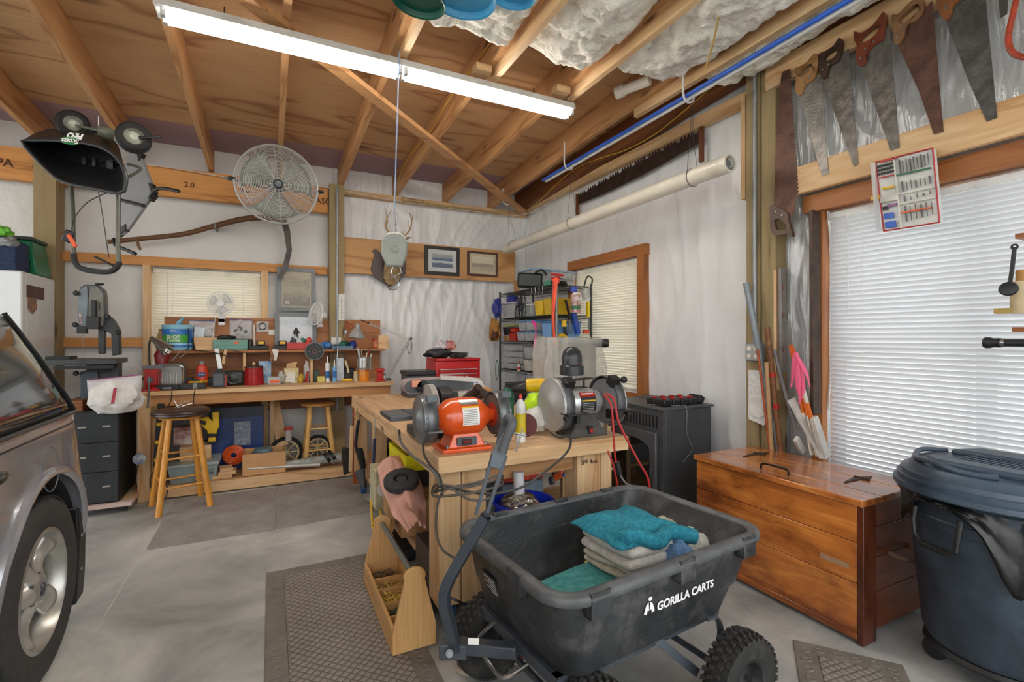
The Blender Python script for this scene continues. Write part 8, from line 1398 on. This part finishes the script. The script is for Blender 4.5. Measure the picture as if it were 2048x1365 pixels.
c = onX(990, 650, rx0-.03); c.y = ry1; T = th('leather_pouch', 'tan leather tool pouch hanging on the far rack post', 'pouch', (rx0-.06, ry1, 1.35)); crum(V((rx0-.07, ry1, 1.46)), (.07, .08, .14), .45, 6, 24).build('pouch_body', P('#9c6a2c', .7, 0, .2, 16), T); crum(V((rx0-.09, ry1-.03, 1.42)), (.05, .05, .08), .45, 2, 18).build('dark_pocket', P('#5a3820', .7, 0, .2, 16), T)
one(crum(V((rx0-.04, ry1-.0, 1.72)), (.05, .07, .12), .5, 12, 20), 'blue_bag', 'dark blue nylon bag hanging at the far rack post', 'bag', P('#2a3482', .5, 0, .2, 20)); one(crum(V((rx0+.06, yy(1018), 1.82)), (.05, .11, .06), .5, 14, 20), 'blue_cloth', 'dark blue cloth tucked under the rack top shelf', 'cloth', P('#2c3688', .6, 0, .2, 20))
one(MB().tube([(rx0-.04, yy(1003)+.04*math.cos(a), .98+.12*math.sin(a)) for a in [k*PI/8 for k in range(16)]], .005, 6, closed=True), 'green_cord', 'thin green cord loop on the far rack post', 'cord', P('#2f6a50', .5))
# ---------- covered machine on a wooden stand, between table and stove
st = th('machine_stand', 'open wooden stand with shelves behind the work table', 'stand', (2.12, 3.2, 0)); 
for x in (1.93, 2.33):
    for y in (3.02, 3.42): MB().box(x-.02, x+.02, y-.02, y+.02, 0, .80).build('leg', PINE[2], st)
for z in (.12, .36, .60, .80): MB().box(1.9, 2.36, 2.99, 3.45, z, z+.02).build('shelf', PINE[0], st)
boxthing('storage_tote', 'grey tote on the stand shelf behind the table leg', 'tote', V((2.1, 3.2, .381)), (.34, .3, .14), P('#707c88', .5)); boxthing('tool_case', 'dark tool case on the upper stand shelf', 'case', V((2.1, 3.2, .621)), (.34, .3, .15), P('#343c40', .5))
mc = th('covered_machine', 'scroll saw draped in cloudy clear plastic behind the silver grinder', 'machine', (2.12, 3.2, .821)); PLS = clear('#d8d4ca', .38, .12)
mb = MB(); mb.box(1.86, 2.32, 3.1, 3.3, .822, .87); mb.box(2.2, 2.3, 3.12, 3.26, .87, 1.3); mb.box(1.88, 2.3, 3.13, 3.25, 1.24, 1.32); mb.cyl((1.92, 3.18, .87), (1.92, 3.18, 1.24), .025); mb.build('machine_frame', P('#8a8478', .5, 0, .2), mc, bev=.01)
MB().lathe((1.98, 3.06, 1.33), [(.0, 0), (.026, 0), (.026, .26), (.034, .262), (.034, .32), (.02, .34), (0, .34)], 20, (1, 0, 0.02)).build('motor_tube', P('#8c8a86', .4), mc); MB().lathe((2.30, 3.05, 1.335), [(0, 0), (.03, 0), (.038, .02), (.03, .05), (0, .055)], 10, (.8, -.6, 0)).build('black_knob', BLK, mc)
mb = MB(); mb.grid(lambda u, v: (lambda a, r: V((2.09+(.27+.03*v)*math.copysign(abs(math.cos(a))**.6, math.cos(a))*r, 3.19+(.15+.03*v)*math.copysign(abs(math.sin(a))**.6, math.sin(a))*r, 1.37-.5*v+.035*noise.noise(V((math.cos(a)*2, v*2, 1))))))(u*2*PI, 1+.10*noise.noise(V((math.cos(u*2*PI)*3, math.sin(u*2*PI)*3, v*3)))+.05*noise.noise(V((math.cos(u*2*PI)*8, math.sin(u*2*PI)*8, v*2)))), 60, 20, cu=True)
mb.grid(lambda u, v: (lambda a: V((2.09+.27*v*math.copysign(abs(math.cos(a))**.6, math.cos(a)), 3.19+.15*v*math.copysign(abs(math.sin(a))**.6, math.sin(a)), 1.375+.02*noise.noise(V((v*3*math.cos(a), v*3*math.sin(a), 1))))))(u*2*PI), 60, 8, cu=True); mb.build('plastic_cover', PLS, mc, ang=80)
# ---------- red tool chest and clutter on the table
tx0, tx1, ty0, ty1 = 1.39, 1.84, 4.38, 4.70
tcx = th('tool_chest', 'red metal tool chest with thin drawers at the far end of the table', 'tool chest', (1.6, 4.54, ZT)); MB().box(tx0, tx1, ty0+.01, ty1, ZT+.001, ZT+.32).build('body', P('#b81c20', .3, 0, .05, coat=.3), tcx, bev=.006)
for i, (a, b) in enumerate(((.01, .07), (.075, .115), (.12, .16), (.165, .205), (.21, .25))): dd = MB().box(tx0+.03, tx1-.03, ty0-.004, ty0+.008, ZT+a, ZT+b).build('drawer', P('#a8181c', .3, 0, .05, coat=.3), tcx); MB().box(tx0+.04, tx1-.04, ty0-.012, ty0-.0045, ZT+b-.012, ZT+b-.004).build('drawer_pull', P('#c8c4c4', .3, .6), dd)
MB().box(tx0, tx1, ty0, ty1, ZT+.321, ZT+.345).build('lid', P('#b81c20', .3, 0, .05, coat=.3), tcx, bev=.005)
zt2 = ZT+.346
for x, y, rx, rz, cl, sd, nm_, lb in ((1.44, 4.46, .13, .05, '#1e1f21', 1, 'soft_bag', 'black work bag lying on the red tool chest'), (1.62, 4.44, .1, .03, '#2a2c2e', 4, 'soft_bag', 'dark folded glove on the right of the red tool chest top')): one(crum(V((x, y, zt2+rz*.93)), (rx, .1, rz), .4, sd, 22), nm_, lb, 'bag', P(cl, .6, 0, .3, 20))
for x, z, rx, cl, sd, lb in ((1.46, .12, .07, '#c8c0c4', 3, 'clear bag of parts heaped above the black work bag'), (1.55, .115, .06, '#c87c74', 7, 'pinkish clear bag of parts above the tool chest')): one(crum(V((x, 4.46, zt2+z)), (rx, .06, .05), .5, sd, 20), 'parts_bag', lb, 'plastic bag', P(cl, .25, 0, .3, 30, .5, 60, alpha=.8)); 
T = th('tool_roll', 'long flat black case behind the belt sander', 'case', (1.1, 4.4, ZT)); MB().box(1.1, 1.36, 4.3, 4.55, ZT+.001, ZT+.2).build('lower', P('#3c4044', .5), T, bev=.01); MB().box(1.09, 1.365, 4.29, 4.55, ZT+.201, ZT+.24).build('upper', P('#1f2224', .4), T, bev=.01)
def zr(u, v, Y, r, z=ZT): return onY(u, v, Y)
c = D(945, 793, 3.3); one(crum(V((c.x, c.y, ZT+.09)), (.09, .07, .09), .4, 3, 20), 'parts_bag', 'pinkish clear bag behind the orange grinder', 'plastic bag', P('#d8b4b4', .25, 0, .2, 30, .5, 60, alpha=.8)); one(MB().ob((c.x+.06, c.y+.06, ZT+.11), (.16, .012, .2), (8, 14, -20)), 'envelope', 'orange-tan envelope standing behind the orange grinder', 'envelope', P('#d8a064', .8))
for i, (u, v, u2, v2, cl, lb) in enumerate(((930, 800, 958, 775, '#3c2c28', 'dark brown open rubber tube behind the orange grinder'), (950, 800, 968, 786, '#3a2a26', 'shorter dark rubber tube beside the long one'))): a_, b_ = D(u, v, 3.0), D(u2, v2, 2.92); T = th('rubber_tube', lb, 'tube', a_, 'rubber tubes on the table'); MB().tube([a_, b_], .026, 14).build('tube_body', P(cl, .6), T)
c = D(985, 783, 3.2); random.seed(9)
for cl, lb in (('#b4282c', 'tangle of red test leads behind the grinder'), ('#222324', 'tangle of black leads behind the grinder')): mb = MB(); mb.tube([(c.x+random.uniform(-.06, .07), c.y+random.uniform(-.05, .05), ZT+.01+random.uniform(0, .2)) for _ in range(16)], .005, 6, k=5); one(mb, 'test_leads', lb, 'wire', P(cl, .4))
# bottles
def tb(u, Y, h, r, cl, lb, capc, nm_='bottle', band=None): c = onY(u, 800, Y); c.z = ZT; return bot(nm_, lb, 'bottle', c, [(0, 0), (r, 0), (r, h*.72), (r*.9, h*.8), (r*.35, h*.9), (0, h*.9)], P(cl, .3), [(0, h*.88), (r*.42, h*.88), (r*.3, h*.96), (r*.12, h), (0, h)], P(capc, .3), [(r*1.01, h*.2), (r*1.02, h*.2), (r*1.02, h*.6), (r*1.01, h*.6)], band or P(cl, .3))
tb(1041, 2.25, .25, .027, '#dcdcd8', 'white glue bottle with a red cap beside the orange grinder', '#d03020', 'glue_bottle', P('#d8c020', .4)); tb(1014, 2.62, .27, .042, '#1f5c48', 'dark green bottle with a black cap behind the glue bottle', '#18191a', 'oil_bottle', P('#2f7858', .4)); tb(1062, 2.55, .22, .04, '#d8dcdc', 'second white bottle with a blue tip right of the glue bottle', '#2c78c8', 'glue_bottle')
# drill
T = th('drill', 'yellow cordless drill lying behind the silver grinder', 'drill', D(1062, 775, 3.0)); c = D(1062, 775, 2.95); MB().lathe(D(1075, 771, 2.95), [(0, -.09), (.03, -.09), (.042, -.06), (.042, .05), (.036, .07), (0, .07)], 24, -RT).build('motor_body', YEL, T); MB().lathe(D(1052, 776, 2.95), [(0, .0), (.036, 0), (.034, .03), (.022, .07), (.012, .085), (0, .085)], 24, -RT+V((0, 0, -.15))).build('chuck', BLK, T); MB().beam(D(1082, 778, 2.95), D(1088, 812, 2.95), .04, .05).build('grip', BLK, T, bev=.006)
one(crum(D(1074, 808, 2.85), (.075, .06, .06), .4, 2, 20), 'safety_vest', 'neon yellow-green vest bundled under the drill', 'vest', P('#c8f01c', .6, 0, .1, 20)); one(crum(D(1072, 840, 2.75), (.075, .07, .07), .3, 8, 20), 'white_bag', 'crumpled white bag in front of the neon vest', 'bag', P('#d4d4d0', .5, 0, .08)); one(MB().lathe(V((D(1050, 850, 2.62).x, D(1050, 850, 2.62).y, ZT+.07)), [(0, 0), (.065, 0), (.065, .006), (0, .006)], 30, (-.3, -.9, 0)), 'cutting_disc', 'dark red rimmed disc standing between glue bottle and white bag', 'disc', P('#5a2420', .6))
for cl, x, y, rx, rz, sd, lb in (('#c8ccc8', 1.55, 3.9, .12, .1, 3, 'pale crumpled bag at the back of the table'), ('#3a4a44', 1.25, 3.7, .1, .07, 5, 'dark green bundle in the middle of the table'), ('#a89c8c', 1.2, 3.2, .09, .06, 7, 'tan bundle behind the rubber tubes')): one(crum(V((x, y, ZT+rz*.93)), (rx, .1, rz), .4, sd, 20), 'bundle', lb, 'bundle', P(cl, .6, 0, .2, 20))
mb = MB(); mb.tube([D(1046, 857, 2.12), D(1031, 905, 2.12)], .0035); mb.tube([D(1022, 865, 2.11), D(1052, 872, 2.13)], .004); one(mb, 'c_clamp_screw', 'small steel T-handle screw on the table front edge', 'clamp', STEEL)
# ---------- wooden tool tote
tt = th('tool_tote', 'handmade wooden tool tote with a metal pipe handle on the floor', 'tool box', (.57, 2.43, 0)); PT = P('#d8a862', .5, 0, .12, 5, .1, 60, hx2='#e2b878'); WX = [wood('#deb074', '#bd8848', a, .5) for a in (0, 1, 2)]
a0, a1, b0, b1 = .47, .665, 2.09, 2.80
def endp(y, t): pts = [(a0, .01), (a1, .01), (a1-.0, .1), ((a0+a1)/2+.045, .315)]+[((a0+a1)/2+.05*math.cos(R(k)), .33+.04*math.sin(R(k))) for k in range(0, 181, 20)]+[((a0+a1)/2-.045, .315), (a0, .1)]; return MB().prism([(x, y, z) for x, z in pts], (0, t, 0))
endp(b0, .018).build('end_panel', WX[2], tt, bev=.003); endp(b1-.018, .018).build('end_panel', WX[2], tt, bev=.003); MB().box(a0-.0, a0+.014, b0+.018, b1-.018, .012, .12).build('side_panel', WX[1], tt, bev=.002); MB().box(a1-.014, a1, b0+.018, b1-.018, .012, .12).build('side_panel', WX[1], tt, bev=.002); MB().box(a0, a1, b0+.018, b1-.018, .002, .011).build('bottom_panel', WX[1], tt)
MB().cyl(((a0+a1)/2, b0+.016, .325), ((a0+a1)/2, b1-.02, .325), .0135).build('pipe_handle', P('#8c9494', .35, .7), tt)
for y in (2.24, 2.36, 2.5, 2.62): MB().box(a0+.014, a1-.014, y, y+.01, .012, .095).build('divider', WX[0], tt)
MB().box((a0+a1)/2-.005, (a0+a1)/2+.005, b0+.018, 2.24, .012, .1).build('divider', WX[1], tt)
random.seed(11)
for nm_, y0_, y1_, cl, n_, lb in (('wood_screws', 2.38, 2.5, '#e6c868', 130, 'heap of brass-coloured screws in the wooden tool tote'), ('long_nails', 2.51, 2.62, '#dcc070', 90, 'heap of yellowish long screws in the wooden tote'), ('drywall_screws', 2.64, 2.76, '#6c6450', 60, 'dark mixed screws at the far end of the wooden tote'), ('green_screws', 2.26, 2.35, '#3a5c4c', 60, 'heap of green deck screws in the wooden tote')):
    mb = MB()
    for _ in range(n_): p = V((random.uniform(a0+.03, a1-.03), random.uniform(y0_+.015, y1_-.015), random.uniform(.03, .085))); d_ = V((random.uniform(-1, 1), random.uniform(-1, 1), random.uniform(-.3, .3))).normalized()*.02; mb.tube([p-d_, p+d_], .0028, 4); mb.tube([p+d_*.9, p+d_], .006, 5)
    tag(mb.build(nm_, P(cl, .35, .5)), lb, 'screws', kind='stuff')
# ---------- beside and under the work table
lo = .246
T = th('cardboard_box', 'open brown cardboard box under the pink cloth', 'cardboard box', (.83, 2.95, lo)); MB().box(.66, 1.02, 2.72, 3.2, lo, .44).build('box_body', CARD, T, bev=.003); MB().ob((.63, 2.83, .36), (.01, .16, .16), (0, 10, 0)).build('flap', P('#a47c50', .8), T)
PKC = P('#d8a090', .85, 0, .08, 4, .3, 30, hx2='#e4b4a4'); T = th('pink_cloth', 'salmon pink heavy cloth draped over the cardboard box beside the table', 'cloth', (.72, 2.8, .3)); Q4 = [D(752, 940, 2.98), D(795, 915, 3.2), D(848, 1000, 2.75), D(820, 1078, 2.32)]
def clo(u, v):
    path = [(762, 938, 3.05), (800, 930, 3.05), (780, 965, 2.85), (815, 990, 2.7), (835, 1040, 2.5), (828, 1068, 2.42)]
    L_ = [D(u_, v_, d_) for u_, v_, d_ in ((756, 935, 3.1), (762, 975, 2.85), (785, 1030, 2.6), (815, 1066, 2.44))]; Rr = [D(u_, v_, d_) for u_, v_, d_ in ((812, 918, 3.15), (838, 958, 2.95), (852, 1010, 2.7), (850, 1058, 2.5))]
    t = v*3; i = min(int(t), 2); f_ = t-i; a_, b_ = L_[i].lerp(L_[i+1], f_), Rr[i].lerp(Rr[i+1], f_); p = a_.lerp(b_, u); w_ = .5-.5*math.cos(2*PI*u); p += (V((0, 0, .05))-FW*.03)*(w_**.5)+V((0, 0, .022*noise.noise(V((u*4, v*6, 2)))))+FW*(.03*noise.noise(V((u*6, v*3, 5)))); return p
MB().grid(clo, 40, 50).build('cloth_body', PKC, T, solid=.012, ang=80)
c = D(803, 962, 2.78); ax_ = (V((0, 0, 1))-FW*.35).normalized(); T = th('foam_ring', 'dark grey foam ring lying on the pink cloth', 'ring', c); MB().lathe(c, [(.045, -.022), (.095, -.022), (.1, -.016), (.1, .016), (.095, .022), (.045, .022), (.045, -.022)], 40, ax_, sx=1.0).build('ring_body', P('#3c3a3a', .9, 0, .15, 60), T); MB().lathe(c, [(.0, -.02), (.04, -.02), (.028, .012), (.024, .012), (0, .0)], 30, ax_).build('inner_ring', P('#454343', .9), T)
T = th('parts_organizer', 'yellow plastic organizer tray under the table edge', 'organizer', D(800, 930, 3.2)); oz = .60; MB().box(.74, 1.12, 2.95, 3.4, oz-.05, oz).build('tray', P('#dcd010', .35), T, bev=.006); mb = MB(); 
for q in ((.74, 1.12, 2.95, 2.965), (.74, 1.12, 3.385, 3.4), (.74, .755, 2.965, 3.385), (1.105, 1.12, 2.965, 3.385), (.92, .93, 2.965, 3.385), (.755, 1.105, 3.17, 3.18)): mb.box(*q, oz+.001, oz+.05)
mb.build('rim', P('#e8dc14', .35), T); MB().box(.76, 1.1, 2.97, 3.38, .445, oz-.051).build('black_base', BLK, T); 
for i in range(2): one(crum(V((.82+.09*i, 3.06, oz+.045)), (.035, .09, .04), .2, i, 18), 'orange_glove', ('left', 'right')[i]+' orange rolled glove lying in the yellow organizer', 'glove', P('#d4683c', .6), 'orange gloves')
boxthing('ammo_box', 'dark brown-grey metal box under the table by the front left leg', 'box', V((.86, 2.47, .001)), (.3, .26, .31), P('#463e38', .55, 0, .2, 10)); boxthing('black_caddy', 'black slotted caddy on the floor behind the tote', 'caddy', V((.74, 3.1, .001)), (.12, .3, .1), BLK, parts=(('divider', (0, -.152, .05), (.1, .004, .06), DK),))
T = th('yellow_rack', 'yellow metal wire rack beside the cardboard box', 'rack', (.62, 3.3, 0)); mb = MB(); 
for p, q in (((742, 1000, 3.3), (745, 1055, 3.2)), ((760, 985, 3.3), (764, 1085, 3.1)), ((742, 1000, 3.3), (762, 990, 3.3)), ((745, 1055, 3.2), (764, 1085, 3.1))): mb.tube([D(*p), D(*q)], .008, 6)
mb.build('wire', YEL, T); T = boxthing('printed_carton', 'pale printed carton between the yellow rack and the cardboard box', 'carton', V((.675, 3.34, lo)), (.12, .2, .26), P('#b8b090', .7, 0, .2, 20)); MB().lathe((.675, 3.236, .38), [(0, 0), (.05, 0), (.05, .003), (0, .003)], 24, (0, -1, 0)).build('white_disc', PAPER, T)
# brushes, dustpan, magnet stick
def hb(label, nm_, u0, v0, u1, v1, d, w_, mt, hm, hu, hv0, hv1):
    T = th(nm_, label, 'brush', D(u1, v1, d)); MB().prism([D(u0, v0, d), D(u1, v0+4, d), D(u1, v1-6, d), D(u0+4, v1, d)], FW*.05).build('bristles', mt, T); mb = MB(); mb.beam(D(hu, hv0, d-.02), D(hu-3, hv1, d-.02), .03, .02, up=(0, 1, 0)); mb.build('handle', hm, T, bev=.004); q = D(hu, hv0, d-.02); MB().tube([q, q+V((.02, 0, .06)), V((.684, q.y, .78))], .002, 5).build('hanging_cord', BLK, T)
BR = P('#2c2a28', .9, 0, .3, 8, 1.0, 200, stretch=(1, 1, 6)); hb_ = hb('black-bristled hand broom with a wooden back hanging off the table end', 'hand_broom', 683, 897, 700, 952, 4.2, .1, BR, PINE[2], 704, 853, 944)
T = th('scrub_brush', 'black curved scrub brush hanging beside the wooden-backed broom', 'brush', D(720, 900, 4.1)); MB().tube([D(717, 842, 4.1), D(713, 870, 4.1), D(712, 895, 4.1), D(718, 915, 4.1), D(725, 940, 4.08)], .014, 8, k=4).build('handle', BLK, T); MB().tube([D(718, 898, 4.08), D(724, 920, 4.06), D(727, 938, 4.05)], lambda t: .03-.01*t, 10, k=4).build('bristles', BR, T)
q = D(717, 842, 4.1); MB().tube([q, q+V((.02, 0, .04)), V((.684, q.y, .78))], .002, 5).build('hanging_cord', BLK, T)
T = th('dustpan', 'dark plastic dustpan hanging below the scrub brush', 'dustpan', D(718, 960, 3.9)); MB().prism([D(u, v, 3.9) for u, v in ((708, 945), (726, 940), (729, 978), (727, 980), (712, 955))], FW*.05).build('pan', P('#46484a', .5), T)
T = th('pickup_tool', 'navy-handled magnetic pickup stick hanging at the table side', 'pickup tool', D(748, 990, 3.4)); MB().cyl(D(749, 878, 3.4), D(746, 942, 3.4), .0115).build('handle', P('#2c3450', .5), T); MB().cyl(D(750, 838, 3.4), D(749, 878, 3.4), .003).build('hanger_rod', STEEL, T); MB().cyl(D(746, 942, 3.4), D(745, 1000, 3.4), .006).build('shaft', DSTEEL, T); q = D(750, 838, 3.4); MB().tube([q, V((.684, q.y, q.z))], .003, 6).build('hook', STEEL, T)
one(MB().box(D(713, 860, 4.4).x, D(713, 860, 4.4).x+.05, 4.75, 4.8, .0, .75), 'steel_bar', 'rust-orange square bar standing behind the table end', 'bar', P('#a84a24', .5))
# blue bucket with duct
bc = D(1046, 1010, 2.45); T = th('bucket', 'bright blue bucket holding a ball of shiny ducting under the table', 'bucket', (bc.x, bc.y, 0)); BB = P('#1c34c0', .3, 0, .06); zt3 = .56
MB().lathe((bc.x, bc.y, 0), [(0, .002), (.115, .002), (.14, zt3-.08), (.148, zt3-.078), (.148, zt3-.06), (.142, zt3-.058), (.147, zt3-.01), (.157, zt3-.008), (.157, zt3), (.145, zt3), (.138, zt3-.06), (.11, .01), (0, .01)], 44).build('bucket_body', BB, T)
def foil():
    m, t, b = mk('foil'); mp = coords(t, (1, 1, 3)); n = nd(t, 'ShaderNodeTexVoronoi', Scale=22.0); t.links.new(mp.outputs[0], n.inputs[0]); bu = nd(t, 'ShaderNodeBump', Strength=1.0, Distance=.02); t.links.new(n.outputs['Distance'], bu.inputs['Height']); t.links.new(bu.outputs[0], b.inputs['Normal']); b.inputs['Metallic'].default_value = .9; b.inputs['Roughness'].default_value = .25; b.inputs['Base Color'].default_value = lin('#c8c4bc'); return m
T = th('foil_duct', 'crumpled silver foil duct ball with a white pipe in the blue bucket', 'duct', (bc.x-.02, bc.y, .4)); MB().ball((bc.x-.02, bc.y, .50), (.115, .115, .10), 30, .06, 20, 3).build('foil_ball', foil(), T); MB().cyl((bc.x-.02, bc.y, .56), (bc.x-.02, bc.y+.01, .70), .028, n=24).build('white_pipe', P('#c4c4c8', .35), T)
# rolling things seen between the table legs
T = th('rolling_dolly', 'orange and blue rolling frame holding clear bins beyond the table', 'dolly', (1.75, 3.4, 0)); mb = MB(); mb.tube([D(1132, 925, 3.6), D(1122, 950, 3.5), D(1108, 958, 3.5)], .028, 6, flat=.4); mb.build('orange_leg', P('#d8581c', .4), T); MB().tube([D(1134, 918, 3.45), D(1136, 940, 3.42), D(1128, 955, 3.4)], .02, 6, flat=.5).build('blue_leg', P('#1c4898', .4), T); MB().cyl(D(1103, 962, 3.5)+V((-.01, 0, 0)), D(1103, 962, 3.5)+V((.012, 0, 0)), .03).build('caster_wheel', DSTEEL, T)
for i, (z, h, cl, lb) in enumerate(((.12, .12, '#b8bec4', 'bottom clear bin of the stack seen between the table legs'), (.245, .1, '#8ca0b4', 'middle clear bin of the stack seen between the table legs'), (.35, .1, '#e8503c', 'orange-red bag on the bins seen between the table legs'))): boxthing('storage_bin', lb, 'bin', V((1.62, 3.32, z-(.119 if i == 0 else 0))), (.34, .5, h+(.119 if i == 0 else 0)-.004), P(cl, .3, 0, .3, 14), 0, .01)
boxthing('black_case', 'black equipment case on the floor under the far part of the table', 'case', V((1.0, 3.95, lo)), (.46, .4, .28), P('#26282b', .5)); boxthing('straw_block', 'brown coir block under the table behind the bucket', 'block', V((1.14, 3.3, lo)), (.22, .2, .16), P('#8a6a44', .95, 0, .2, 40, .8, 90)); boxthing('tool_case', 'black tool case with printed front under the table', 'case', V((1.42, 3.6, .001)), (.2, .25, .16), BLK)
# front left: power bar and hoses
a_, b_ = D(932, 1275, 2.12), D(975, 1238, 2.3); T = th('power_bar', 'white power strip leaning at the foot of the front table leg', 'power strip', (a_.x, a_.y, .03)); MB().tube([a_, a_.lerp(b_, .5), b_], .035, 12, flat=.55).build('strip_body', P('#d0ccc4', .4), T); MB().ob(a_.lerp(b_, .25)+V((0, -.02, .03)), (.03, .012, .012), (0, 30, 0)).build('switch', DK, T); MB().ob(a_.lerp(b_, .8)+V((-.02, -.01, .05)), (.03, .03, .06), (0, 30, 0)).build('plug', BLK, T)
one(MB().tube([D(895, 1195, 2.08), D(920, 1205, 2.08), D(945, 1225, 2.15)], .005, 6, k=5), 'cable', 'black cord ending in a plug at the white power strip', 'cord', BLK); one(MB().tube([V((p.x, p.y, .012)) for p in (onZ(u, v, 0) for u, v in ((938, 1310), (948, 1325), (975, 1330), (1010, 1328), (1050, 1325)))], .0085, 8, k=5), 'air_hose', 'red hose on the floor under the cart hitch', 'hose', P('#c83c30', .4)); one(MB().tube([V((p.x, p.y, .012)) for p in (onZ(u, v, 0) for u, v in ((912, 1320), (915, 1345), (940, 1356), (975, 1350), (1000, 1338), (1050, 1330)))], .009, 8, k=5), 'air_hose', 'tan hose curling on the floor by the blue caster', 'hose', P('#a89c8c', .5))
